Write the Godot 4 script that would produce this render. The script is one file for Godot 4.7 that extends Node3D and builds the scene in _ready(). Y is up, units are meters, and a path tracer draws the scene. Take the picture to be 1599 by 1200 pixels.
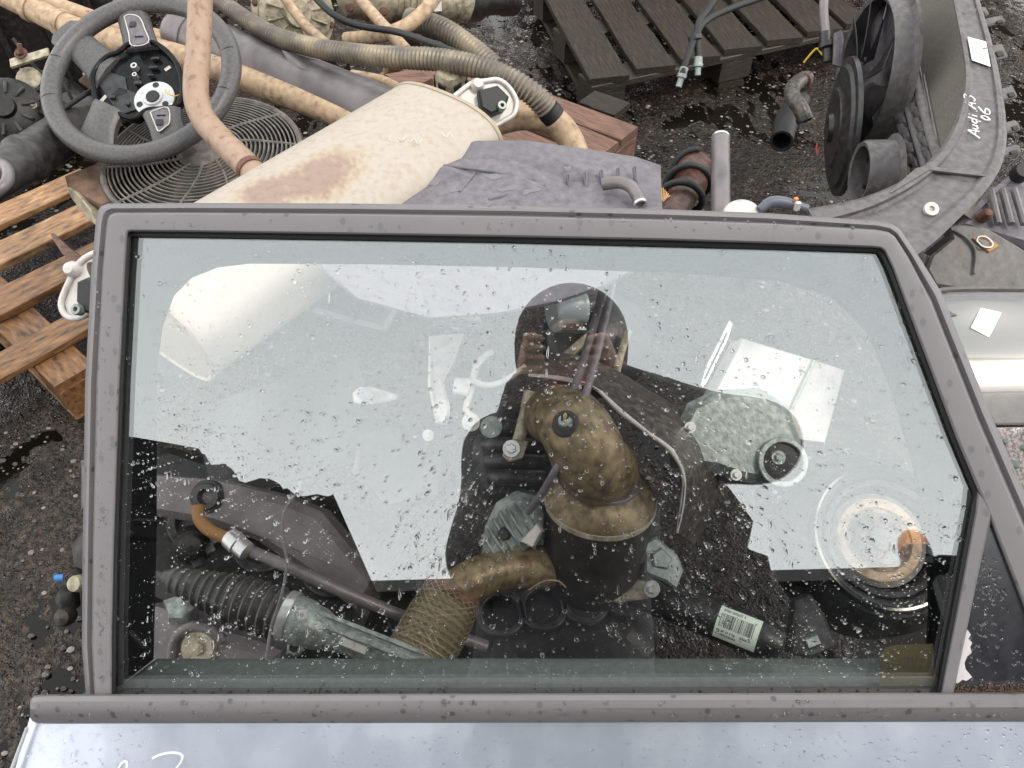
extends Node3D
# A junk yard seen from above: a removed car door leans over a heap of scrap; its wet glass mirrors the overcast sky and the person who looks down at it.

const F := 1255.0                      # focal length in pixels of a 1599 x 1200 picture
const EYE := Vector3(0, 1.5, 0)
const PITCH := 48.0
const LEAN := 45.2                     # elevation of the door's outward normal
const SWING := 5.4                     # how far the door is turned to the left
const DOOR_AWAY := 0.70
var view_up := Vector3(0, cos(deg_to_rad(PITCH)), -sin(deg_to_rad(PITCH)))
var view_fwd := Vector3(0, -sin(deg_to_rad(PITCH)), -cos(deg_to_rad(PITCH)))
var door_n := Vector3(-sin(deg_to_rad(SWING)) * cos(deg_to_rad(LEAN)), sin(deg_to_rad(LEAN)), cos(deg_to_rad(SWING)) * cos(deg_to_rad(LEAN)))
var door_x := Vector3.UP.cross(door_n).normalized()
var rng := RandomNumberGenerator.new()
var mats := {}
var noises := {}


# ---------- where things stand: sight lines measured off the photograph, met with a distance, a height or a plane ----------
func ray(u: float, v: float) -> Vector3:
	return Vector3.RIGHT * ((u - 800.0) / F) + view_up * ((600.0 - v) / F) + view_fwd

func P(u: float, v: float, z: float) -> Vector3:
	return EYE + ray(u, v) * z

func G(u: float, v: float, h: float) -> Vector3:
	var r := ray(u, v)
	return EYE + r * ((h - EYE.y) / r.y)

func L(u: float, v: float, o: Vector3, n: Vector3, off := 0.0) -> Vector3:
	var r := ray(u, v)
	return EYE + r * (((o - EYE).dot(n) + off) / r.dot(n))

func D(u: float, v: float, off := 0.0) -> Vector3:
	return L(u, v, EYE - door_n * DOOR_AWAY, door_n, off)

func Rz(u: float, v: float, z: float) -> Vector3:   # where the sight line mirrored in the window reaches a vertical plane behind the viewer
	var q := D(u, v, -0.01)
	var r := ray(u, v)
	r = r - door_n * (2.0 * r.dot(door_n))
	return q + r * ((z - q.z) / r.z)

func px(n: float, z: float) -> float:
	return n * z / F


# ---------- shapes ----------
class Shape:
	var v := PackedVector3Array()

	func tri(a: Vector3, b: Vector3, c: Vector3) -> void:
		v.append(a); v.append(b); v.append(c)

	func quad(a: Vector3, b: Vector3, c: Vector3, d: Vector3) -> void:
		tri(a, b, c); tri(a, c, d)

	func fix(from: int) -> void:        # turns a closed piece so that its front faces run clockwise
		var mid := Vector3.ZERO
		for i in range(from, v.size()):
			mid += v[i]
		mid /= maxf(1.0, v.size() - from)
		var vol := 0.0
		for i in range(from, v.size(), 3):
			vol += (v[i] - mid).dot((v[i + 1] - mid).cross(v[i + 2] - mid))
		if vol > 0.0:
			for i in range(from, v.size(), 3):
				var t := v[i + 1]
				v[i + 1] = v[i + 2]
				v[i + 2] = t

	func loft(rings: Array, closed := true, caps := true, looped := false) -> void:
		var from := v.size()
		var m: int = rings[0].size()
		var last: int = rings.size() if looped else rings.size() - 1
		for i in last:
			var a: PackedVector3Array = rings[i]
			var b: PackedVector3Array = rings[(i + 1) % rings.size()]
			for j in (m if closed else m - 1):
				var k := (j + 1) % m
				quad(a[j], a[k], b[k], b[j])
		if caps and closed and not looped:
			for e in [0, rings.size() - 1]:
				var r: PackedVector3Array = rings[e]
				var c := Vector3.ZERO
				for p in r:
					c += p
				c /= m
				for j in m:
					if e == 0:
						tri(c, r[(j + 1) % m], r[j])
					else:
						tri(c, r[j], r[(j + 1) % m])
		fix(from)

	func tube(path: Array, radii: Array, seg := 12, ribs := 0.0, rib_pitch := 0.01, flat := 1.0, open := false) -> void:
		var rings := []
		var side := Vector3.ZERO
		var gone := 0.0
		for i in path.size():
			var p: Vector3 = path[i]
			var t: Vector3 = (path[mini(i + 1, path.size() - 1)] - path[maxi(i - 1, 0)]).normalized()
			if side == Vector3.ZERO:
				side = t.cross(Vector3.UP if absf(t.y) < 0.9 else Vector3.RIGHT).normalized()
			side = (side - t * side.dot(t)).normalized()
			var other := t.cross(side)
			if i:
				gone += (p - path[i - 1]).length()
			var r: float = radii[i] if radii.size() > 1 else radii[0]
			if ribs:
				r *= 1.0 + ribs * cos(TAU * gone / rib_pitch)
			var ring := PackedVector3Array()
			for j in seg:
				var a := TAU * j / seg
				ring.append(p + side * cos(a) * r + other * sin(a) * r * flat)
			rings.append(ring)
		loft(rings, true, not open)

	func lathe(profile: Array, o: Vector3, axis: Vector3, seg := 24, looped := false) -> void:   # profile of [radius, height]
		axis = axis.normalized()
		var a := axis.cross(Vector3.RIGHT if absf(axis.x) < 0.9 else Vector3.UP).normalized()
		var b := axis.cross(a)
		var rings := []
		for p in profile:
			var ring := PackedVector3Array()
			for j in seg:
				var t := TAU * j / seg
				ring.append(o + axis * p[1] + (a * cos(t) + b * sin(t)) * maxf(p[0], 1e-5))
			rings.append(ring)
		loft(rings, true, not looped, looped)

	func box(c: Vector3, b: Basis, size: Vector3, bevel := 0.002) -> void:
		var h := size * 0.5
		bevel = minf(bevel, minf(h.x, minf(h.y, h.z)) * 0.8)
		var rings := []
		for lv in [[-h.y, bevel], [-h.y + bevel, 0.0], [h.y - bevel, 0.0], [h.y, bevel]]:
			var e: float = lv[1]
			var x := h.x - e
			var z := h.z - e
			var k := bevel
			var ring := PackedVector3Array()
			for q in [[x - k, z], [x, z - k], [x, -z + k], [x - k, -z], [-x + k, -z], [-x, -z + k], [-x, z - k], [-x + k, z]]:
				ring.append(c + b * Vector3(q[0], lv[0], q[1]))
			rings.append(ring)
		loft(rings)

	func prism(pts: Array, n: Vector3, depth: float, bevel := 0.0) -> void:   # a flat outline, its front at the points, its back depth behind
		n = n.normalized()
		var from := v.size()
		var e1 := n.cross(Vector3.UP if absf(n.y) < 0.9 else Vector3.RIGHT).normalized()
		var e2 := n.cross(e1)
		var flat := PackedVector2Array()
		for p in pts:
			flat.append(Vector2(p.dot(e1), p.dot(e2)))
		if Geometry2D.is_polygon_clockwise(flat):
			flat.reverse()
			pts = pts.duplicate()
			pts.reverse()
		var idx := Geometry2D.triangulate_polygon(flat)
		var m := pts.size()
		var front := PackedVector3Array()
		var rim := PackedVector3Array()
		for i in m:
			var p: Vector3 = pts[i]
			var d0 := (flat[i] - flat[(i + m - 1) % m]).normalized()
			var d1 := (flat[(i + 1) % m] - flat[i]).normalized()
			var inward := (Vector2(-d0.y, d0.x) + Vector2(-d1.y, d1.x)).normalized()
			front.append(p + (e1 * inward.x + e2 * inward.y) * bevel)
			rim.append(p - n * bevel)
		var back := PackedVector3Array()
		for i in m:
			back.append(pts[i] - n * depth)
		for k in range(0, idx.size(), 3):
			tri(front[idx[k]], front[idx[k + 1]], front[idx[k + 2]])
			tri(back[idx[k]], back[idx[k + 2]], back[idx[k + 1]])
		for i in m:
			var j := (i + 1) % m
			if bevel > 0.0:
				quad(front[i], rim[i], rim[j], front[j])
			quad(rim[i], back[i], back[j], rim[j])
		fix(from)

	func sheet(nu: int, nv: int, at: Callable, thick: float) -> void:      # a bent sheet with a thickness; at(u, v) gives its upper side
		var from := v.size()
		var g := []
		for i in nu + 1:
			var row := PackedVector3Array()
			for j in nv + 1:
				row.append(at.call(float(i) / nu, float(j) / nv))
			g.append(row)
		var lo := []
		for i in nu + 1:
			var row := PackedVector3Array()
			for j in nv + 1:
				var du: Vector3 = g[mini(i + 1, nu)][j] - g[maxi(i - 1, 0)][j]
				var dv: Vector3 = g[i][mini(j + 1, nv)] - g[i][maxi(j - 1, 0)]
				row.append(g[i][j] - du.cross(dv).normalized() * thick)
			lo.append(row)
		for i in nu:
			for j in nv:
				quad(g[i][j], g[i + 1][j], g[i + 1][j + 1], g[i][j + 1])
				quad(lo[i][j], lo[i][j + 1], lo[i + 1][j + 1], lo[i + 1][j])
		for i in nu:
			quad(g[i][0], lo[i][0], lo[i + 1][0], g[i + 1][0])
			quad(g[i][nv], g[i + 1][nv], lo[i + 1][nv], lo[i][nv])
		for j in nv:
			quad(g[0][j], g[0][j + 1], lo[0][j + 1], lo[0][j])
			quad(g[nu][j], lo[nu][j], lo[nu][j + 1], g[nu][j + 1])
		fix(from)

	func mesh(shift: Vector3, crease := 0.77, tint = null) -> ArrayMesh:
		var n := v.size() / 3
		var fn := PackedVector3Array()
		fn.resize(n)
		var un := PackedVector3Array()
		un.resize(n)
		var near := {}
		for t in n:
			var f := (v[t * 3 + 2] - v[t * 3]).cross(v[t * 3 + 1] - v[t * 3])
			fn[t] = f
			un[t] = f.normalized()
			for k in 3:
				var p := v[t * 3 + k]
				if near.has(p):
					near[p].append(t)
				else:
					near[p] = [t]
		var nv := PackedVector3Array()
		nv.resize(v.size())
		var out := PackedVector3Array()
		out.resize(v.size())
		for i in v.size():
			var me := un[i / 3]
			var sum := Vector3.ZERO
			for t in near[v[i]]:
				if un[t].dot(me) > crease:
					sum += fn[t]
			nv[i] = sum.normalized() if sum.length_squared() > 1e-20 else Vector3.UP
			out[i] = v[i] - shift
		var arr := []
		arr.resize(Mesh.ARRAY_MAX)
		arr[Mesh.ARRAY_VERTEX] = out
		arr[Mesh.ARRAY_NORMAL] = nv
		if tint != null:
			var col := PackedColorArray()
			col.resize(v.size())
			for i in v.size():
				col[i] = tint.call(v[i])
			arr[Mesh.ARRAY_COLOR] = col
		var am := ArrayMesh.new()
		am.add_surface_from_arrays(Mesh.PRIMITIVE_TRIANGLES, arr)
		return am


func spline(pts: Array, per := 8) -> Array:
	var out := []
	for i in pts.size() - 1:
		var a: Vector3 = pts[maxi(i - 1, 0)]
		var b: Vector3 = pts[i]
		var c: Vector3 = pts[i + 1]
		var d: Vector3 = pts[mini(i + 2, pts.size() - 1)]
		for k in per:
			out.append(b.cubic_interpolate(c, a, d, float(k) / per))
	out.append(pts[-1])
	return out

func spread(vals: Array, per := 8) -> Array:
	var out := []
	for i in vals.size() - 1:
		for k in per:
			out.append(lerpf(vals[i], vals[i + 1], float(k) / per))
	out.append(vals[-1])
	return out

func tubed(pts: Array, r: float, seg := 12, per := 8) -> Shape:
	var s := Shape.new()
	s.tube(spline(pts, per), [r], seg)
	return s

func evenly(path: Array, step: float) -> Array:      # the same path in steps of one length
	var out := [path[0]]
	var need := step
	for i in path.size() - 1:
		var a: Vector3 = path[i]
		var b: Vector3 = path[i + 1]
		var l := a.distance_to(b)
		var at := 0.0
		while l - at >= need:
			at += need
			need = step
			out.append(a.lerp(b, at / l))
		need -= l - at
	return out

func looking(x: Vector3, y: Vector3) -> Basis:         # axes with x kept and y made square to it
	x = x.normalized()
	var z := x.cross(y).normalized()
	return Basis(x, z.cross(x), z)

func bolt(s: Shape, at: Vector3, axis: Vector3, r: float) -> void:
	axis = axis.normalized()
	s.lathe([[r * 1.7, 0.0], [r * 1.7, r * 0.25], [r * 1.65, r * 0.35]], at, axis, 18)
	s.lathe([[r, r * 0.3], [r, r * 1.1], [r * 0.85, r * 1.25]], at, axis, 6)

func nut_hole(s: Shape, at: Vector3, axis: Vector3, r0: float, r1: float, h: float, seg := 24) -> void:   # a ring with a bore
	s.lathe([[r0, -h], [r0, h * 0.8], [r0 + (r1 - r0) * 0.15, h], [r1 - (r1 - r0) * 0.15, h], [r1, h * 0.8], [r1, -h]], at, axis, seg, true)


# ---------- things and parts ----------
func at_of(n: Node3D) -> Vector3:
	return n.position + (at_of(n.get_parent()) if n.get_parent() != self and n.get_parent() is Node3D else Vector3.ZERO)

func tag(n: Node, label: String, category: String, group := "", kind := "") -> void:
	n.set_meta("label", label)
	if category:
		n.set_meta("category", category)
	if group:
		n.set_meta("group", group)
	if kind:
		n.set_meta("kind", kind)

func thing(called: String, label: String, category: String, at: Vector3, group := "") -> Node3D:
	var o := Node3D.new()
	o.name = called
	add_child(o, true)
	o.position = at
	tag(o, label, category, group)
	return o

func part(root: Node3D, called: String, s: Shape, m: Material, tint = null, crease := 0.77) -> MeshInstance3D:
	var o := MeshInstance3D.new()
	o.name = called
	root.add_child(o, true)
	o.mesh = s.mesh(at_of(o), crease, tint)
	o.material_override = m
	return o

func single(called: String, label: String, category: String, s: Shape, m: Material, at: Vector3, group := "", tint = null) -> MeshInstance3D:
	var o := MeshInstance3D.new()
	o.name = called
	add_child(o, true)
	o.position = at
	o.mesh = s.mesh(at, 0.77, tint)
	o.material_override = m
	tag(o, label, category, group)
	return o

func plank(root: Node3D, called: String, a: Vector3, b: Vector3, width: float, thick: float, m: Material, up := Vector3.UP) -> MeshInstance3D:   # a board whose grain runs from a to b
	var o := MeshInstance3D.new()
	o.name = called
	root.add_child(o, true)
	var bs := looking(b - a, up)
	var s := Shape.new()
	var l := (b - a).length()
	var rings := []
	var n := 7
	var half := width * 0.5
	for i in n + 1:
		var x := l * (float(i) / n - 0.5) + (rng.randf_range(-0.006, 0.006) if i == 0 or i == n else 0.0)
		var w := half + rng.randf_range(-0.0025, 0.0015)
		var y := thick * 0.5 + rng.randf_range(-0.001, 0.001)
		var k := rng.randf_range(0.0015, 0.004)
		var ring := PackedVector3Array()
		for q in [[w - k, y], [w, y - k], [w, -y + k], [w - k, -y], [-w + k, -y], [-w, -y + k], [-w, y - k], [-w + k, y]]:
			ring.append(Vector3(x, q[1], q[0]))
		rings.append(ring)
	s.loft(rings)
	o.mesh = s.mesh(Vector3(rng.randf() * 0.6, rng.randf() * 0.3, 0))
	o.transform = Transform3D(bs, (a + b) * 0.5 - at_of(root))
	o.position += bs * (-o.mesh.get_aabb().get_center())
	o.material_override = m
	return o


# ---------- materials ----------
func noise_tex(key: String, freq: float, kind := FastNoiseLite.TYPE_SIMPLEX_SMOOTH, octaves := 4, ramp: Array = [], size := 512, normal := 0.0) -> NoiseTexture2D:
	if noises.has(key):
		return noises[key]
	var t := NoiseTexture2D.new()
	var n := FastNoiseLite.new()
	n.noise_type = kind
	n.frequency = freq
	n.seed = hash(key) % 1000
	n.fractal_octaves = octaves
	n.fractal_type = FastNoiseLite.FRACTAL_FBM if octaves > 1 else FastNoiseLite.FRACTAL_NONE
	n.fractal_gain = 0.55
	if kind == FastNoiseLite.TYPE_CELLULAR:
		n.cellular_return_type = FastNoiseLite.RETURN_DISTANCE
	t.width = size
	t.height = size
	t.seamless = true
	t.seamless_blend_skirt = 0.2
	t.noise = n
	if normal > 0.0:
		t.as_normal_map = true
		t.bump_strength = normal
	if ramp:
		var g := Gradient.new()
		var off := PackedFloat32Array()
		var col := PackedColorArray()
		for r in ramp:
			off.append(r[0])
			col.append(r[1])
		g.offsets = off
		g.colors = col
		t.color_ramp = g
	noises[key] = t
	return t

func rgb(r: float, g: float, b: float) -> Color:      # a real-world (linear) base colour
	return Color(r, g, b).linear_to_srgb()

func stuff_of(key: String, ramp: Array, freq: float, scale: Vector3, rough: float, metal := 0.0, bump := 0.0, bump_key := "fine") -> StandardMaterial3D:
	if mats.has(key):
		return mats[key]
	var m := StandardMaterial3D.new()
	m.resource_name = key
	m.albedo_texture = noise_tex(key, freq, FastNoiseLite.TYPE_SIMPLEX_SMOOTH, 5, ramp)
	m.roughness = rough
	m.metallic = metal
	m.uv1_triplanar = true
	m.uv1_triplanar_sharpness = 4.0
	m.uv1_scale = scale
	if bump:
		m.heightmap_enabled = true
		m.heightmap_texture = noises["bump_" + bump_key]
		m.heightmap_scale = bump
	mats[key] = m
	return m

func plain_of(key: String, c: Color, rough: float, metal := 0.0) -> StandardMaterial3D:
	var m := StandardMaterial3D.new()
	m.resource_name = key
	m.albedo_color = c
	m.roughness = rough
	m.metallic = metal
	mats[key] = m
	return m

func two(a: Color, b: Color, lo := 0.35, hi := 0.65) -> Array:
	return [[0.0, a], [lo, a], [hi, b], [1.0, b]]

func make_materials() -> void:
	noise_tex("bump_fine", 0.05, FastNoiseLite.TYPE_SIMPLEX_SMOOTH, 4)
	noise_tex("bump_lumps", 0.018, FastNoiseLite.TYPE_SIMPLEX_SMOOTH, 4)
	noise_tex("bump_pits", 0.06, FastNoiseLite.TYPE_CELLULAR, 1)
	noise_tex("wet", 0.012, FastNoiseLite.TYPE_SIMPLEX_SMOOTH, 5, [[0.0, Color(0.16, 0.16, 0.16)], [0.42, Color(0.22, 0.22, 0.22)], [0.62, Color(0.75, 0.75, 0.75)], [1.0, Color(0.95, 0.95, 0.95)]])
	var s4 := Vector3.ONE * 4.0
	# wet ground: near-black binder with paler grit
	var g := stuff_of("wet_ground", [[0.0, rgb(0.0060, 0.0045, 0.0034)], [0.35, rgb(0.0150, 0.0108, 0.0078)], [0.55, rgb(0.0330, 0.0232, 0.0163)], [0.72, rgb(0.0555, 0.0390, 0.0264)], [1.0, rgb(0.1125, 0.0810, 0.0558)]], 0.03, Vector3.ONE * 3.0, 0.5, 0.0, 0.5, "lumps")
	g.vertex_color_use_as_albedo = true
	g.metallic_specular = 0.40        # a film of water
	g.roughness_texture = noises["wet"]
	g.normal_enabled = true
	g.normal_texture = noise_tex("grit_normal", 0.09, FastNoiseLite.TYPE_CELLULAR, 2, [], 512, 7.0)
	g.normal_scale = 0.9
	# the door
	var fr := stuff_of("frame_plastic", [[0.0, rgb(0.020, 0.018, 0.019)], [0.16, rgb(0.028, 0.025, 0.027)], [0.20, rgb(0.066, 0.056, 0.060)], [0.6, rgb(0.074, 0.063, 0.067)], [1.0, rgb(0.080, 0.069, 0.072)]], 0.04, Vector3.ONE * 5.0, 0.46, 0.0, 0.015)
	fr.albedo_texture = noise_tex("frame_spots", 0.014, FastNoiseLite.TYPE_CELLULAR, 1, [[0.0, rgb(0.085, 0.080, 0.083)], [0.07, rgb(0.09, 0.085, 0.088)], [0.095, rgb(0.170, 0.160, 0.166)], [0.6, rgb(0.178, 0.168, 0.174)], [1.0, rgb(0.186, 0.176, 0.181)]])
	fr.metallic_specular = 0.5
	stuff_of("trim_plastic", two(rgb(0.0570, 0.0738, 0.0683), rgb(0.0798, 0.0984, 0.0897)), 0.05, s4, 0.55, 0.0, 0.02)
	stuff_of("dark_trim", two(rgb(0.0048, 0.0054, 0.0054), rgb(0.0078, 0.0084, 0.0084)), 0.05, s4, 0.5, 0.0, 0.02)  # shaded copy of the sill trim: its shade is put into the colour
	mats["dark_trim"].metallic_specular = 0.2
	plain_of("soot", rgb(0.006, 0.006, 0.0065), 0.85).metallic_specular = 0.2
	plain_of("pale_boss", rgb(0.55, 0.55, 0.56), 0.35, 0.3)
	plain_of("scuff", rgb(0.17, 0.165, 0.172), 0.6)
	plain_of("black_rubber", rgb(0.012, 0.012, 0.012), 0.55)
	var paint := stuff_of("silver_paint", two(rgb(0.4500, 0.4950, 0.5775), rgb(0.5550, 0.6000, 0.6825), 0.3, 0.7), 0.012, Vector3.ONE * 2.0, 0.34, 0.55)
	paint.clearcoat_enabled = true
	paint.clearcoat = 1.0
	paint.clearcoat_roughness = 0.06
	var gl := stuff_of("black_gloss", two(rgb(0.006, 0.006, 0.007), rgb(0.011, 0.011, 0.012)), 0.03, s4, 0.2, 0.0, 0.004)
	gl.metallic_specular = 0.3
	plain_of("yellow_paint", rgb(0.55, 0.5, 0.08), 0.5)
	var dull := stuff_of("dull_gloss", two(rgb(0.014, 0.014, 0.018), rgb(0.028, 0.027, 0.032)), 0.03, s4, 0.22, 0.0, 0.004)
	dull.metallic_specular = 0.9
	plain_of("chalk", rgb(0.80, 0.80, 0.80), 0.8)
	# solar glass: a thin reflecting coat on a clear pane
	var pane := plain_of("window_glass", Color(rgb(0.95, 0.985, 0.98), 0.165), 0.0, 1.0)
	var clear := Image.create(4, 4, false, Image.FORMAT_RGBA8)
	clear.fill(Color.WHITE)
	pane.albedo_texture = ImageTexture.create_from_image(clear)
	pane.transparency = BaseMaterial3D.TRANSPARENCY_ALPHA
	var drop := plain_of("water_drop", Color(1, 1, 1, 0.0), 0.0)
	drop.transparency = BaseMaterial3D.TRANSPARENCY_ALPHA
	drop.refraction_enabled = true
	drop.refraction_scale = 0.033
	# metals
	var mu := stuff_of("muffler_skin", [[0.0, rgb(0.3500, 0.2813, 0.2139)], [0.25, rgb(0.3950, 0.3395, 0.2790)], [0.5, rgb(0.4200, 0.3735, 0.3208)], [1.0, rgb(0.4400, 0.3977, 0.3534)]], 0.035, Vector3.ONE * 3.0, 0.55, 0.12, 0.02)
	mu.vertex_color_use_as_albedo = true
	var tan_ := stuff_of("tan_pipe", [[0.0, rgb(0.1200, 0.0874, 0.0663)], [0.18, rgb(0.2600, 0.1862, 0.1268)], [0.4, rgb(0.4000, 0.2850, 0.1852)], [0.7, rgb(0.4900, 0.3553, 0.2379)], [1.0, rgb(0.5800, 0.4370, 0.3023)]], 0.022, Vector3.ONE * 3.5, 0.6, 0.1, 0.03)
	tan_.metallic_specular = 0.4
	stuff_of("pink_pipe", [[0.0, rgb(0.20, 0.10, 0.055)], [0.26, rgb(0.25, 0.15, 0.095)], [0.36, rgb(0.32, 0.215, 0.15)], [0.7, rgb(0.35, 0.245, 0.175)], [1.0, rgb(0.38, 0.285, 0.22)]], 0.02, Vector3.ONE * 3.5, 0.55, 0.1, 0.02)
	stuff_of("dark_rust", [[0.0, rgb(0.022, 0.011, 0.008)], [0.5, rgb(0.070, 0.030, 0.020)], [1.0, rgb(0.13, 0.062, 0.042)]], 0.03, s4, 0.45, 0.1, 0.05)
	stuff_of("rust_brown", [[0.0, rgb(0.05, 0.025, 0.018)], [0.5, rgb(0.13, 0.06, 0.04)], [1.0, rgb(0.20, 0.10, 0.065)]], 0.03, s4, 0.65, 0.1, 0.05)
	stuff_of("dark_steel", [[0.0, rgb(0.022, 0.021, 0.021)], [0.5, rgb(0.055, 0.052, 0.052)], [1.0, rgb(0.095, 0.088, 0.084)]], 0.02, s4, 0.42, 0.35, 0.03)
	stuff_of("grey_tube", [[0.0, rgb(0.1015, 0.0899, 0.0899)], [0.5, rgb(0.1668, 0.1479, 0.1508)], [1.0, rgb(0.2320, 0.2059, 0.2102)]], 0.01, Vector3.ONE * 2.5, 0.42, 0.25, 0.02)
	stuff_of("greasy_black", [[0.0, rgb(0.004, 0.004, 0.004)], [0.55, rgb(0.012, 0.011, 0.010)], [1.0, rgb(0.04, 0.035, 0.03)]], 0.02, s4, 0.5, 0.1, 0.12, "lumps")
	stuff_of("cast_alloy", [[0.0, rgb(0.1190, 0.1330, 0.1235)], [0.4, rgb(0.2550, 0.2850, 0.2660)], [1.0, rgb(0.4250, 0.4750, 0.4560)]], 0.03, s4, 0.45, 0.45, 0.05)
	stuff_of("sooty_pipe", [[0.0, rgb(0.03, 0.026, 0.024)], [0.5, rgb(0.09, 0.08, 0.072)], [1.0, rgb(0.22, 0.2, 0.18)]], 0.03, s4, 0.4, 0.4, 0.03)
	stuff_of("old_alloy", [[0.0, rgb(0.1300, 0.1105, 0.0780)], [0.4, rgb(0.3120, 0.2730, 0.1950)], [0.7, rgb(0.4420, 0.3900, 0.2860)], [1.0, rgb(0.5850, 0.5330, 0.4290)]], 0.02, s4, 0.55, 0.2, 0.08)
	stuff_of("white_metal", [[0.0, rgb(0.38, 0.34, 0.30)], [0.35, rgb(0.54, 0.51, 0.48)], [1.0, rgb(0.62, 0.60, 0.575)]], 0.02, s4, 0.45, 0.1, 0.02)
	plain_of("bright_metal", rgb(0.62, 0.62, 0.60), 0.3, 0.8)
	stuff_of("catalyst_skin", [[0.0, rgb(0.0550, 0.0420, 0.0264)], [0.25, rgb(0.1100, 0.0792, 0.0440)], [0.5, rgb(0.2090, 0.1560, 0.0836)], [0.8, rgb(0.2750, 0.2136, 0.1155)], [1.0, rgb(0.3410, 0.2880, 0.1760)]], 0.03, Vector3.ONE * 3.0, 0.42, 0.4, 0.02)
	stuff_of("catalyst_body", [[0.0, rgb(0.0140, 0.0119, 0.0105)], [0.5, rgb(0.0336, 0.0280, 0.0231)], [1.0, rgb(0.0595, 0.0476, 0.0364)]], 0.016, Vector3.ONE * 3.0, 0.45, 0.35, 0.02)
	stuff_of("braid", [[0.0, rgb(0.16, 0.13, 0.08)], [0.5, rgb(0.34, 0.29, 0.19)], [1.0, rgb(0.52, 0.46, 0.34)]], 0.09, Vector3.ONE * 8.0, 0.4, 0.5, 0.05, "pits")
	# plastics and rubber
	stuff_of("dusty_plastic", [[0.0, rgb(0.0875, 0.0791, 0.0900)], [0.35, rgb(0.1260, 0.1152, 0.1278)], [0.7, rgb(0.1540, 0.1410, 0.1566)], [1.0, rgb(0.2100, 0.1892, 0.2016)]], 0.03, Vector3.ONE * 3.0, 0.48, 0.0, 0.05)
	stuff_of("carrier_plastic", [[0.0, rgb(0.045, 0.041, 0.041)], [0.25, rgb(0.085, 0.077, 0.077)], [0.6, rgb(0.115, 0.104, 0.102)], [1.0, rgb(0.16, 0.143, 0.135)]], 0.03, Vector3.ONE * 3.0, 0.5, 0.0, 0.04)
	stuff_of("wheel_leather", two(rgb(0.0722, 0.0684, 0.0684), rgb(0.1064, 0.1007, 0.1007), 0.2, 0.7), 0.06, s4, 0.42, 0.0, 0.04)
	stuff_of("fan_plastic", [[0.0, rgb(0.0390, 0.0364, 0.0338)], [0.3, rgb(0.0975, 0.0884, 0.0780)], [0.7, rgb(0.1625, 0.1430, 0.1235)], [1.0, rgb(0.3120, 0.2600, 0.2015)]], 0.015, s4, 0.5, 0.0, 0.03)
	stuff_of("bellows_rubber", [[0.0, rgb(0.022, 0.022, 0.022)], [0.5, rgb(0.050, 0.050, 0.046)], [1.0, rgb(0.12, 0.11, 0.085)]], 0.02, s4, 0.5, 0.0, 0.03)
	stuff_of("hose_rubber", [[0.0, rgb(0.0798, 0.0667, 0.0551)], [0.45, rgb(0.1377, 0.1189, 0.1015)], [0.7, rgb(0.2465, 0.2030, 0.1450)], [1.0, rgb(0.4350, 0.3480, 0.2320)]], 0.008, Vector3.ONE * 2.0, 0.4, 0.15, 0.03)
	stuff_of("black_plastic", two(rgb(0.012, 0.012, 0.013), rgb(0.032, 0.031, 0.031), 0.3, 0.75), 0.02, s4, 0.38, 0.0, 0.03)
	stuff_of("radiator_fins", [[0.0, rgb(0.0840, 0.0750, 0.0630)], [0.5, rgb(0.1500, 0.1350, 0.1140)], [1.0, rgb(0.1980, 0.1800, 0.1560)]], 0.02, Vector3(4, 60, 4), 0.65, 0.15, 0.05)
	# wood: the grain runs along each board
	var grain := Vector3(1.6, 16, 16)
	stuff_of("orange_wood", [[0.0, rgb(0.0630, 0.0473, 0.0414)], [0.2, rgb(0.1260, 0.0817, 0.0598)], [0.36, rgb(0.2730, 0.1419, 0.0690)], [0.66, rgb(0.3780, 0.2107, 0.0989)], [0.85, rgb(0.5040, 0.3225, 0.1725)], [1.0, rgb(0.6300, 0.4515, 0.2760)]], 0.022, Vector3(1.3, 4.5, 4.5), 0.5, 0.0, 0.06)
	stuff_of("stained_wood", [[0.0, rgb(0.035, 0.024, 0.018)], [0.2, rgb(0.07, 0.042, 0.027)], [0.36, rgb(0.17, 0.080, 0.034)], [0.66, rgb(0.24, 0.120, 0.048)], [0.85, rgb(0.30, 0.17, 0.08)], [1.0, rgb(0.36, 0.23, 0.12)]], 0.022, Vector3(1.3, 4.5, 4.5), 0.5, 0.0, 0.06)
	stuff_of("grey_wood", [[0.0, rgb(0.0081, 0.0064, 0.0046)], [0.4, rgb(0.0209, 0.0145, 0.0093)], [0.7, rgb(0.0360, 0.0261, 0.0162)], [1.0, rgb(0.0667, 0.0510, 0.0313)]], 0.012, grain, 0.45, 0.0, 0.08)
	stuff_of("red_wood", [[0.0, rgb(0.07, 0.04, 0.032)], [0.5, rgb(0.19, 0.098, 0.068)], [1.0, rgb(0.27, 0.165, 0.125)]], 0.012, grain, 0.55, 0.0, 0.06)
	stuff_of("brown_board", [[0.0, rgb(0.07, 0.042, 0.028)], [0.5, rgb(0.155, 0.092, 0.062)], [1.0, rgb(0.23, 0.145, 0.10)]], 0.01, s4, 0.6, 0.0, 0.05)


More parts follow.
